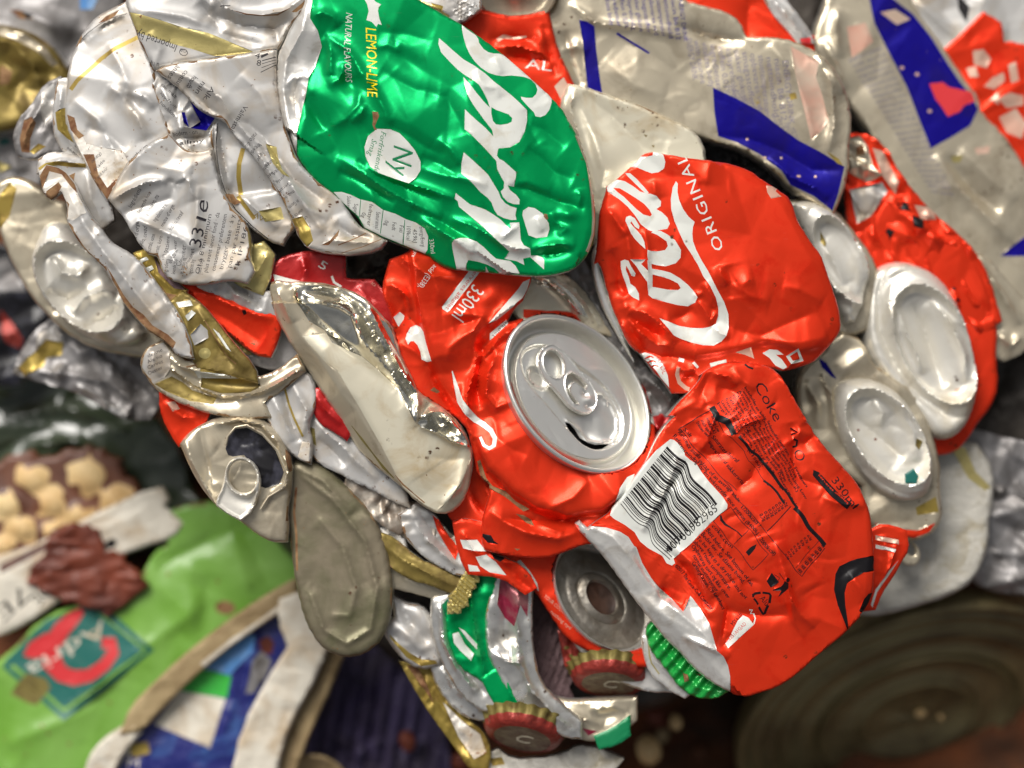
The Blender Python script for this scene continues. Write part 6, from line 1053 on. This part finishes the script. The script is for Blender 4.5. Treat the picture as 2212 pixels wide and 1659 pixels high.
def ring_el(e, k=1.0): return ellipse(e[0], e[1], e[2]*k, e[3]*k, e[4], 56)
def end_can(label, body, bz, bodymat, shell, ez, inner, seed, mat_='satin_silver', ripples=(), prints=(), feats=(), eprints=(), roll=(26, 44)):
    """can seen on its pushed-in bottom: body behind, rounded bottom shell with a rim and a dented hollow"""
    t = piece('crushed_can', label, 'can', bz, body, bodymat, feats, prints, roll=(12, 16), thick=60, seed=seed, cr=(.5, 4, 34))
    fs = [crease(ring_el(inner), 12, 7, .01), plateau(ring_el(inner, .93), -26, 9), crease(ring_el(inner, 1.22), -5, 9, .01)] + list(ripples)
    xs = [p[0] for p in shell]; ys = [p[1] for p in shell]
    fs.append(crumple(seed+5, 14, 3, 34, (min(xs), min(ys), max(xs), max(ys))))
    sheet('can_bottom', shell, ez, fs, mat_, eprints, roll=roll, thick=70, res=4.6, parent=t, seed=seed)
    return t
end_can('red can ending in a big dented silver-white bottom, far right', Q(*T20, "1240 1450 1330 1290 1450 1250 1600 1410 1750 1530 1860 1659") + Q(*T21, "1930 150 1990 330 2020 500 2005 620 2025 850 1980 960 1900 1060 1840 1150 1760 1245 1640 1275 1560 1180 1480 1040 1240 620 1190 320 1240 60"), -230, 'red_paint',
        Q(*T21, "1255 90 1330 45 1430 28 1540 55 1650 110 1740 200 1810 330 1870 500 1915 680 1932 830 1915 960 1870 1080 1790 1170 1700 1200 1620 1170 1560 1090 1500 1000 1400 880 1290 760 1210 640 1180 500 1195 330 1215 190"), -165,
        (*pt(T21, 1640, 570), 140, 78, 63), 91, ripples=[crease(Q(*T21, "1400 330 1440 480 1520 640 1570 760"), 22, 10), crease(Q(*T21, "1500 300 1580 450 1640 640 1700 850"), -18, 13), crease(Q(*T21, "1620 280 1740 440 1830 640 1850 820"), 20, 15), crease(Q(*T21, "1320 60 1270 250 1280 480 1380 700 1540 900 1700 1000"), -12, 9, .2), crease(Q(*T21, "1370 150 1330 300 1360 520"), 10, 7)],
        eprints=[('pink_print', [ellipse(*pt(T21, 1800, 875), 9, 6, 20, 12)])])
end_can('cream-silver can with a rippled bottom, right of the barcode can', Q(*T21, "775 780 850 690 930 650 955 580 1040 520 1150 560 1215 720 1300 780 1480 890 1570 1080 1645 1340 1640 1500 1655 1659") + Q(*T22, "1645 60 1600 120 1500 165 1350 135 1220 60") + Q(*T21, "1200 1659 1190 1480 1040 1370 900 1220 780 1030 765 900"), -170, 'silver_beige',
        Q(*T21, "985 900 1010 830 1080 795 1200 790 1330 830 1440 910 1530 1040 1600 1190 1645 1350 1640 1470 1600 1560 1500 1600 1380 1590 1260 1520 1150 1400 1060 1250 1000 1080"), -120,
        (*pt(T21, 1330, 1170), 122, 68, 52), 92, mat_='satin_silver', ripples=[crease(Q(*T21, "1130 850 1250 860 1400 980 1500 1150 1540 1330"), 14, 12), crease(Q(*T21, "1100 1020 1220 1120 1350 1230 1450 1320"), -12, 14), crease(Q(*T21, "1240 930 1300 1020 1290 1110"), 12, 12), crease(Q(*T21, "1060 1120 1180 1260 1330 1400"), 10, 10)],
        prints=[pp('red_paint', T22, "1240 70 1380 110 1520 120 1640 70 1600 130 1500 170 1350 140"), pp('blue_paint', T21, "880 660 930 690 1000 800 960 780 900 720"), pp('gold_print', T21, "1510 1630 1640 1560 1660 1659 1520 1680")], feats=[crease(Q(*T21, "900 760 960 900 980 1080 1060 1220"), 12, 9), cr_(T21, "800 800 870 960 880 1120", 9, 10)],
        eprints=[('orange_rust', [ellipse(*pt(T21, 1150, 1130), 3, 3, 0, 8)]), ('orange_rust', [ellipse(*pt(T21, 1265, 1190), 3.5, 3, 0, 8)]), pp('cap_gold', T21, "1520 1180 1560 1200 1540 1260 1515 1230")])
end_can('small silver can end squeezed between the script-lettered can and the big silver end', Q(*T20, "720 1300 860 1290 980 1380 1080 1500 1200 1659") + Q(*T21, "1240 100 1230 300 1180 460 1080 500 1000 480 900 200"), -180, 'silver_beige',
        Q(*T20, "720 1310 800 1290 900 1300 1000 1370 1090 1470 1170 1590 1215 1659") + Q(*T21, "1230 120 1200 240 1170 350 1130 430 1060 440 1000 300 900 100 850 0") + Q(*T20, "790 1500"), -125,
        (*pt(T21, 1040, 20), 105, 48, 62), 93, ripples=[crease(Q(*T21, "960 180 1000 240 1080 230 1100 300"), 10, 8), crease(Q(*T21, "900 -100 1000 60 1060 180"), 10, 12), crease(Q(*T21, "1000 400 1090 400 1180 330"), -8, 8)], eprints=[pp('old_gold', T20, "900 1490 940 1570 930 1600 900 1560")])
piece('speck', 'tiny teal paint fleck stuck to the cream-silver can bottom', 'fleck', -112, Q(*T21, "1472 1424 1490 1408 1499 1430 1490 1456 1475 1455"), 'teal_print', [], [], roll=(2, 2), thick=6, cr=None, fine=None, res=2, back=None)
piece('can_scrap', 'silver can wall with dark stripes and a pale loop of edge near the right border', 'scrap', -260, Q(*T21, "1850 -40 1950 20 2100 200 2230 340 2290 450 2200 600 2080 650 2010 620 2010 420 1960 250"), 'silver_beige', [cr_(T21, "1900 20 2060 240 2190 440", 13, 8), cr_(T21, "2040 500 2120 580 2190 520", 12, 8)], [], seed=94, thick=40)
piece('can_scrap', 'torn red can strip with white stripes, right of the black swoosh', 'scrap', -70, Q(*T22, "1230 130 1300 100 1430 140 1440 240 1390 310 1340 400 1260 520 1225 620 1180 640 1200 500 1230 400"), 'red_paint', [cr_(T22, "1290 150 1330 280 1300 420", 9, 8), cr_(T22, "1390 180 1340 340 1260 500", 9, 6)], [pp('pink_print', T22, "1250 150 1400 180 1400 210 1250 180"), pp('white_print', T22, "1250 210 1380 240 1370 260 1250 235"), pp('white_print', T22, "1400 310 1340 400 1260 520 1230 620 1220 600 1250 500 1330 380")], seed=95, thick=16)
rt = thing('ring_tab', 'loose silver ring tab on the pale plastic right of the barcode can', 'ring tab', 1960, 1195, -210)
sheet('ring', [ellipse(*pt(T22, 1465, 265), 30, 24, 60, 30), ellipse(*pt(T22, 1475, 240), 16, 10, 60, 20)], -200, [], 'silver_beige', [], roll=(4, 4), thick=8, res=3, parent=rt, smooth_it=0)
piece('plastic_sheet', 'pale grey plastic sheet lying below the right-hand can ends', 'plastic sheet', -290, Q(*T21, "1560 1250 1700 1230 1900 1240 2000 1400 1980 1659") + Q(*T22, "1960 60 1960 200 1870 430 1720 520 1450 600 1200 660 1100 620 1200 300 1300 60"), 'pale_grey_plastic', [cr_(T22, "1300 520 1600 400 1750 200", 12, 30)], [pp('gold_band', T21, "1740 1240 1830 1240 1900 1400 2000 1500 1960 1520 1850 1440")], roll=(16, 16), thick=20, seed=96, cr=(.6, 8, 60), res=8)
for i, (o_, lb) in enumerate([("1640 1240 1760 1180 1900 1150 2060 1200 2250 1240 2380 1300 2380 1500 2200 1560 2000 1500 1850 1420 1700 1350", 'grey crumpled foil under the big silver end'), ("1900 1480 2100 1500 2380 1480 2380 1800 2380 2100 2250 2180 2000 2150 1850 2050 1900 1900 1950 1700", 'dark grey tangle of scrap at the right border above the big tin')]):
    piece('foil_scrap', lb, 'scrap', -335-i*20, Q(*T21, o_), 'grey_foil', [], [], seed=97+i, thick=50, cr=(3, 22, 40), fine=6, res=7)
ob = thing('round_tin', 'olive round tin at the right border', 'tin', 2240, 850, -520)
lathe('wall', Disc(2262, 850, -430, 105, 98, 80, -1, ob), [(100, -80), (105, -6), (102, 0), (96, -4), (90, -10), (1, -10)], 'olive_tin', ob, seg=64)

# =============================================================== left behind: round can bottom, gold can, foil
end_can('round silver-white can bottom with deep dents, left, partly behind the rusty strip', Q(*T00, "0 1190 60 1170 150 1180 240 1230 300 1300 400 1330 440 1450 520 1600 620 1659") + Q(*T01, "700 120 900 430 1050 560 1000 640 850 620 600 570 420 460 280 320 190 200 100 30") + Q(*T00, "40 1560 0 1400"), -200, 'silver_beige',
        Q(*T00, "235 1510 270 1450 340 1420 430 1450 540 1560 620 1659") + Q(*T01, "740 180 860 380 940 500 900 560 800 590 650 575 500 500 380 400 280 290 200 150 180 20") + Q(*T00, "200 1600"), -140,
        (*pt(T01, 510, 200), 118, 72, 46), 101, mat_='satin_silver', ripples=[crease(Q(*T01, "330 0 400 110 500 130 560 60"), 20, 12), crease(Q(*T01, "300 220 420 280 560 220"), -20, 12), crease(Q(*T01, "460 380 540 270 660 220 740 240"), 20, 12), crease(Q(*T01, "540 460 660 400 760 330"), -16, 10), crease(Q(*T01, "620 520 720 440 830 400"), 14, 9)],
        prints=[pp('gold_print', T00, "60 1180 110 1220 60 1400 0 1480 -40 1400 0 1260")])
piece('can_scrap', 'flattened silver scraps with a yellow corner hanging below the round can bottom', 'scrap', -290, Q(*T01, "100 740 140 640 250 500 350 420 480 500 640 580 820 610 960 680 1010 800 1050 900 1000 960 960 1035 820 1035 700 960 500 850 300 800"), 'grey_foil', [cr_(T01, "160 760 400 760 700 820 900 960", 18, 12), cr_(T01, "460 820 600 880 780 1010", 20, 10), cr_(T01, "640 600 800 760 960 900", -16, 12)], [pp('pearl_white', T01, "250 500 340 450 420 520 400 620 300 680 230 620"), pp('gold_print', T01, "230 620 300 540 410 560 400 640 300 660 280 720 150 780 110 720"), pp('pearl_white', T01, "480 850 560 860 700 940 810 1000 790 1035 700 1000 600 920")], seed=102, thick=50, cr=(3, 14, 30), fine=4, res=6)
piece('crushed_can', 'brass coloured can lying blurred in the upper left corner', 'can', -330, Q(*T00, "-150 120 40 190 180 230 300 310 380 420 440 520 380 560 330 600 300 700 200 720 100 800 -150 860"), 'old_gold', [cr_(T00, "-60 240 100 300 220 420 260 560", 30, 22), cr_(T00, "60 600 200 470 380 480", -18, 16), cr_(T00, "0 180 200 240 360 400", 16, 10)], [pp('silver_beige', T00, "-150 120 40 190 180 230 300 310 380 420 340 430 240 330 100 260 -150 200"), pp('brown_rust', T00, "0 420 80 460 60 540 0 560")], roll=(18, 24), thick=60, seed=103, cr=(1.4, 10, 40), res=7)
piece('can_scrap', 'grey can walls in shadow along the top left border', 'scrap', -400, Q(*T00, "-150 -150 820 -150 760 40 620 110 520 230 460 400 380 420 250 260 100 190 -150 130"), 'grey_foil', [cr_(T00, "100 60 300 160 460 240", 20, 22)], [pp('brown_rust', T00, "60 60 160 80 240 140 140 130"), pp('black_print', T00, "140 80 240 110 200 140"), pp('sky_blue_print', T00, "520 -20 640 -20 600 60 520 60")], seed=104, thick=50, cr=(1.5, 14, 60), res=7)
piece('can_scrap', 'blurred silver and teal scraps at the left border under the brass can', 'scrap', -420, Q(*T00, "-150 860 100 790 180 900 260 1000 320 1010 240 1120 240 1240 100 1180 -150 1230"), 'grey_foil', [], [pp('teal_print', T00, "0 900 50 890 70 930 0 950"), pp('gold_band', T00, "-20 1040 80 1080 0 1120")], seed=105, thick=50, cr=(3, 16, 40), res=7)
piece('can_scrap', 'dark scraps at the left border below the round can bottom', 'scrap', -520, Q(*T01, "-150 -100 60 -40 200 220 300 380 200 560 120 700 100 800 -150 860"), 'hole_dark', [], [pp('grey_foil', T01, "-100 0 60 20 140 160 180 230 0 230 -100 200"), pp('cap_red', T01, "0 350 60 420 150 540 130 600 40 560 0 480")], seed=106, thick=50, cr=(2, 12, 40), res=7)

# =============================================================== the ground behind and below: bags, cartons, tins
piece('plastic_bag', 'lime green plastic bag with a teal diamond label and red swirl, lower left', 'bag', -560,
      Q(*T02, "1020 60 1200 -20 1400 -40 1560 60 1700 110 1960 190 1960 440 1750 560 1520 690 1320 860 1100 1030 960 1180 900 1310 830 1430 730 1520 650 1800 -200 1800 -200 1080 40 980 300 700 600 600 880 520 960 400 1020 280 1120 210"), 'lime_plastic',
      [cr_(T02, "700 1100 900 900 1250 650 1300 500", 14, 40), cr_(T02, "1000 380 1200 260 1550 100", -10, 20), cr_(T02, "40 1500 300 1400 640 1250", 12, 30), cr_(T02, "1350 400 1330 620 1280 820", -8, 26)],
      [pp('teal_print', T02, "590 590 700 640 1005 890 420 1345 20 1010 40 960 300 700"), pp('lime_plastic', T02, "600 640 690 690 965 890 420 1300 60 1000 90 985 420 1270 930 890"), pp('teal_print', T02, "600 660 690 710 935 890 420 1265 95 990 300 720"),
       ('crimson_print', [stroke(Q(*T02, "530 640 470 690 400 760 330 870 340 980 400 1050 480 1075 580 1060 680 990 735 910 720 850 660 850"), [14, 30, 36, 40, 44, 36, 34, 28, 26, 26, 30, 26])]), pp('crimson_print', T02, "150 930 190 850 300 780 380 860 300 940 200 950"),
       qw(T02, 'Adria', 660, 700, 33, 165, 1000, 'dirty_white', bold=.04), ('brown_rust', [ellipse(*pt(T02, 1460, 620), 22, 15, 5, 16)]), pp('olive_tin', T02, "70 1180 120 1100 180 1040 300 1080 330 1140 240 1250 190 1240")]
      + [('brown_rust', [ellipse(*pt(T02, *q), 4, 3, 0, 8)]) for q in ((1090, 400), (280, 1380), (320, 1430), (450, 1500), (1410, 450), (710, 1235))], roll=(6, 8), thick=16, seed=110, cr=(.9, 9, 70), fine=2, res=8, back=None, dirty=2.5)
piece('plastic_film', 'dark green wet plastic film above the lime bag', 'plastic film', -640, P("-60 800 150 830 320 890 380 980 420 1100 520 1160 480 1230 380 1200 300 1180 220 1260 60 1300 -60 1340"), 'dark_film', [crease(P("30 900 150 880 280 930"), 20, 16), crease(P("60 960 170 950 300 1040"), 24, 14), crease(P("200 1020 160 1060 120 1120"), 20, 10), crease(P("0 1000 60 1080 80 1160"), 18, 12)], [], thick=30, seed=111, cr=(1.6, 16, 50), res=8, back=None)
def lump(name, label, cat, x, y, z, rx, ry, rz, m, seed, group=None, kind=None, n=22):
    r = np.random.RandomState(seed); o = thing(name, label, cat, x, y, z, group); me_co = []; F = []
    k = (D-z)/D*S; ph = r.uniform(0, 6.28, 12); am = r.uniform(-.035, .035, 12)
    for i in range(n+1):
        v = math.pi*i/n
        for j in range(n*2):
            u = math.pi*j/n; dx, dy, dz = math.sin(v)*math.cos(u), math.sin(v)*math.sin(u), math.cos(v)
            q = 1+sum(am[t]*math.sin((t % 4+1)*(dx*math.cos(ph[t])+dy*math.sin(ph[t])+dz*.7)*1.6+ph[t]) for t in range(12))
            me_co.append((dx*rx*q*k, dy*ry*q*k, dz*rz*q*k))
    for i in range(n):
        for j in range(n*2):
            a0 = i*n*2+j; a1 = i*n*2+(j+1) % (n*2); F.append((a0, a0+n*2, a1+n*2, a1))
    mesh_obj('flesh', me_co, F, [m], None, o); o.rotation_euler = (0, 0, r.uniform(0, 3))
    return o
pot = [(70, 1035, 40, 30), (190, 1030, 46, 38), (20, 1090, 36, 30), (112, 1085, 40, 32), (245, 1078, 34, 28), (172, 1112, 34, 28), (50, 1140, 36, 26), (120, 1150, 32, 24), (10, 1180, 30, 22)]
piece('printed_bag', 'dirty brown bag printed with golden round crackers or potatoes, above the white label strip', 'bag', -575, P("-60 1010 20 1000 60 985 110 1000 150 980 210 975 250 1000 270 1040 300 1060 260 1110 180 1150 100 1185 0 1240 -60 1260"), 'brown_print',
      [dent(x, y, a_*.8, b_*.8, 20, 16, 1.6) for x, y, a_, b_ in pot], [('potato_skin', [noise_warp(k+50, 13, 46)(ellipse(x, y, a_, b_, 20+k*31, 22))]) for k, (x, y, a_, b_) in enumerate(pot)]+[('brown_print', [stroke(Q(*T02, '0 330 150 250 300 170 420 90'), 9)])], roll=(12, 12), thick=14, seed=112, res=6, back=None, rag=6)
piece('paper_label', 'torn white label strip with dark capitals and rust stains, slanting across the lower left', 'label', -555, P("-40 1215 60 1195 130 1160 210 1120 300 1075 350 1062 356 1080 345 1098 388 1135 372 1152 300 1172 235 1200 180 1240 110 1300 40 1345 -40 1390"), 'dirty_white', [crease(P("0 1240 150 1180 330 1090"), 6, 14)], [qw(T02, 'OE', 290, 440, 30, 190, 560, 'black_print', bold=.0), qw(T02, '7E', 150, 470, 34, -40, 640, 'black_print', bold=.02), ('black_print', [ellipse(*pt(T02, 720, 205), 13, 10, -30, 14)]), pp('brown_print', T02, "0 340 300 190 580 80 300 250 0 400")], roll=(6, 6), thick=8, seed=113, cr=(.6, 4, 40), res=6, back=None)
piece('rust_smear', 'flat smear of rust-red muck lying over the white label strip', 'muck', -535, Q(*T02, "195 430 250 340 310 280 330 200 390 140 480 100 560 108 640 180 650 270 760 290 800 360 870 400 912 470 880 530 800 560 790 600 700 640 640 600 560 600 420 540 300 500"), 'orange_rust', [], [], roll=(10, 6), thick=10, seed=114, cr=(3, 7, 22), fine=4, back=None, rag=5)
piece('carton', 'dark blue printed carton with a white square and a green patch, bottom left', 'carton', -500, Q(*T02, "650 1800 700 1580 880 1430 1100 1200 1300 1000 1450 880 1650 720 1830 580 1870 720 1900 870 1790 1100 1700 1260 1610 1440 1560 1640 1540 1800"), 'navy_plastic',
      [cr_(T02, "1500 900 1520 1200 1420 1500", 10, 20), cr_(T02, "1660 760 1650 1000 1700 1200", 14, 12)], [pp('dirty_white', T02, "1000 1375 1160 1162 1300 1180 1462 1212 1362 1528"), pp('bright_green_print', T02, "1170 1160 1230 1050 1330 1022 1502 1060 1470 1205 1300 1178"), pp('sky_blue_print', T02, "1280 1030 1450 900 1600 785 1660 800 1640 900 1560 980 1490 1055 1340 1018"), pp('orange_rust', T02, "1680 830 1740 800 1780 850 1760 920 1700 910"),
       pp('grey_foil', T02, "1640 960 1700 900 1760 960 1720 1080 1650 1170 1590 1180"), qw(T02, 'ITM', 720, 1640, 20, 900, 1659, 'dirty_white', bold=.04), pp('gold_print', T02, "830 1500 960 1490 975 1560 880 1590 830 1560"), pp('dirty_white', T02, "780 1520 840 1510 850 1580 790 1570")], roll=(8, 8), thick=30, seed=115, cr=(.8, 6, 50), res=7, back=None)
for i, (o_, lb, z_, m_, pr) in enumerate([("870 1275 1000 1150 1200 960 1400 800 1600 655 1800 530 1920 450 1905 560 1700 690 1500 830 1300 990 1150 1130 1020 1260 900 1400 800 1440", 'beige cardboard strap dividing the lime bag from the blue carton', -455, 'beige_carton', [sp('dirty_white', T02, "1310 990 1500 840 1660 730 1840 600", 9)]),
        ("1835 580 1925 545 2005 700 2095 880 2010 1080 1880 1310 1810 1480 1760 1720 1510 1740 1600 1400 1750 1110 1895 880 1830 700", 'white stained plastic flap bent at a corner, left of the violet cloth', -440, 'dirty_white', []),
        ("2085 910 2200 920 2120 1120 1970 1440 1870 1740 1750 1740 1900 1350 2050 1060", 'tan strap along the white stained flap', -480, 'beige_carton', []),
        ("560 1720 600 1600 680 1500 800 1420 890 1415 760 1560 700 1720", 'pale curled strap at the bottom left border', -470, 'dirty_white', [])]):
    piece('strap', lb, 'strap', z_, Q(*T02, o_), m_, [], pr, roll=(6, 7), thick=18, seed=116+i, cr=(.8, 5, 40), res=6, back=None)
piece('cloth', 'violet and black cloth sunk in shadow at the bottom', 'cloth', -640, P("620 1360 740 1380 860 1430 920 1500 960 1600 970 1740 600 1740 640 1560"), 'violet_cloth', [ripple(780, 1560, 160, 140, 10, 34, 14)], [], seed=121, thick=30, cr=(2, 14, 40), res=8, back=None)
rp = thing('plate', 'beige round plate edge at the bottom border beside the violet cloth', 'plate', 672, 1690, -620)
lathe('dish', Disc(672, 1700, -560, 84, 76, 0, -1, rp), [(78, -12), (84, 0), (80, 4), (72, -2), (1, -4)], 'beige_carton', rp, seg=60)
bt = thing('big_tin', 'large dark dirty tin lid with concentric rings, lower right', 'tin', 1960, 1560, -760)
bd = Disc(1985, 1565, -700, 400, 268, -14, -1, bt)
pr2 = [(392, -60), (400, -20), (398, -4), (390, 0), (382, -6), (372, -20)]
for r, q_ in ((356, 9), (318, 14), (296, 6), (240, 12), (222, 16), (150, 8), (128, 12)): pr2 += [(r, -20), (r-6, -20+q_*.7), (r-12, -20+q_*.5), (r-18, -22)]
lathe('ringed_lid', bd, pr2+[(30, -18), (1, -18)], 'dark_tin', bt, seg=160, wob=.5)
for i, (x, y, a_) in enumerate([(1988, 1541, 13), (2032, 1550, 8), (1790, 1470, 7)]):
    lump('pebble', ['pale pink pebble on the dark tin', 'smaller pebble right of the pale pink one', 'ochre crumb on the upper rings of the dark tin'][i], 'pebble', x, y, -690, a_, a_*.7, 7, 'potato_skin', 230+i, n=8)
def ground(name, z0, ext, amp, m, seed, kind, res, holes=None):
    r = np.random.RandomState(seed); n = int(ext*2/res); g = np.linspace(-ext, ext, n)
    X, Y = np.meshgrid(g, g); Z = np.zeros_like(X)
    for i in range(60):
        a = r.uniform(0, 6.28); wl2 = r.uniform(60, 500); Z += amp*wl2/500*np.sin((X*math.cos(a)+Y*math.sin(a))*2*math.pi/wl2+r.uniform(0, 6.28))*.35
    co = np.stack([X.ravel()*S, Y.ravel()*S, (Z.ravel()+z0)*S], 1).tolist()
    F = [(j*n+i, j*n+i+1, (j+1)*n+i+1, (j+1)*n+i) for j in range(n-1) for i in range(n-1)]
    return tag(mesh_obj(name, co, F, [m], None), kind=kind)
ground('ground', -800, 2600, 30, 'soil', 5, 'structure', 26)
ext_ = mesh_obj('yard', [(-60, -60, -0.15), (60, -60, -0.15), (60, 60, -0.15), (-60, 60, -0.15)], [(0, 1, 2, 3)], ['soil'], None); tag(ext_, kind='structure')
bale = sheet('scrap_core', P("300 -120 2350 -120 2350 1000 2050 1180 1900 1250 1600 1450 1400 1560 1100 1620 900 1500 700 1300 560 1150 400 950 250 780 120 560 150 300 220 80"), -400, [crumple(300, 400, 22, 60, (100, -100, 2300, 1600))], 'scrap_dark', [], roll=(60, 120), thick=330, res=14, seed=300)  # dark colour stands in for the shade deep in the gaps
tag(bale, 'compacted scrap packed in the gaps under the cans', None, kind='stuff')
# small stones and rust crumbs in the dark lower middle
for i in range(26):
    r = random.Random(400+i); x = r.uniform(840, 1560); y = r.uniform(1450, 1665); q = r.uniform(9, 26)
    lump('dirt_clod', 'small dirt clod on the dark ground along the lower border', 'clod', x, y, -760-r.uniform(0, 50), q, q*.8, q*.6, r.choice(['orange_rust', 'brown_rust', 'beige_carton', 'soil', 'orange_rust']), 500+i, 'dirt clods on the ground', n=8)
nc = [(1000, 1640, 26, 'orange'), (1400, 1620, 34, 'large tan'), (1300, 1650, 26, 'grey'), (1460, 1560, 18, 'small ochre'), (880, 1600, 24, 'dark orange'), (1490, 1470, 14, 'tiny yellowish')]
for i, (x, y, a_, l_) in enumerate(nc):
    lump('stone', '%s stone in the dirt along the lower border' % l_, 'stone', x, y, -600, a_, a_*.75, a_*.6, ['orange_rust', 'potato_skin', 'dirty_white', 'potato_skin', 'orange_rust', 'beige_carton'][i], 240+i, 'stones in the dirt', n=10)
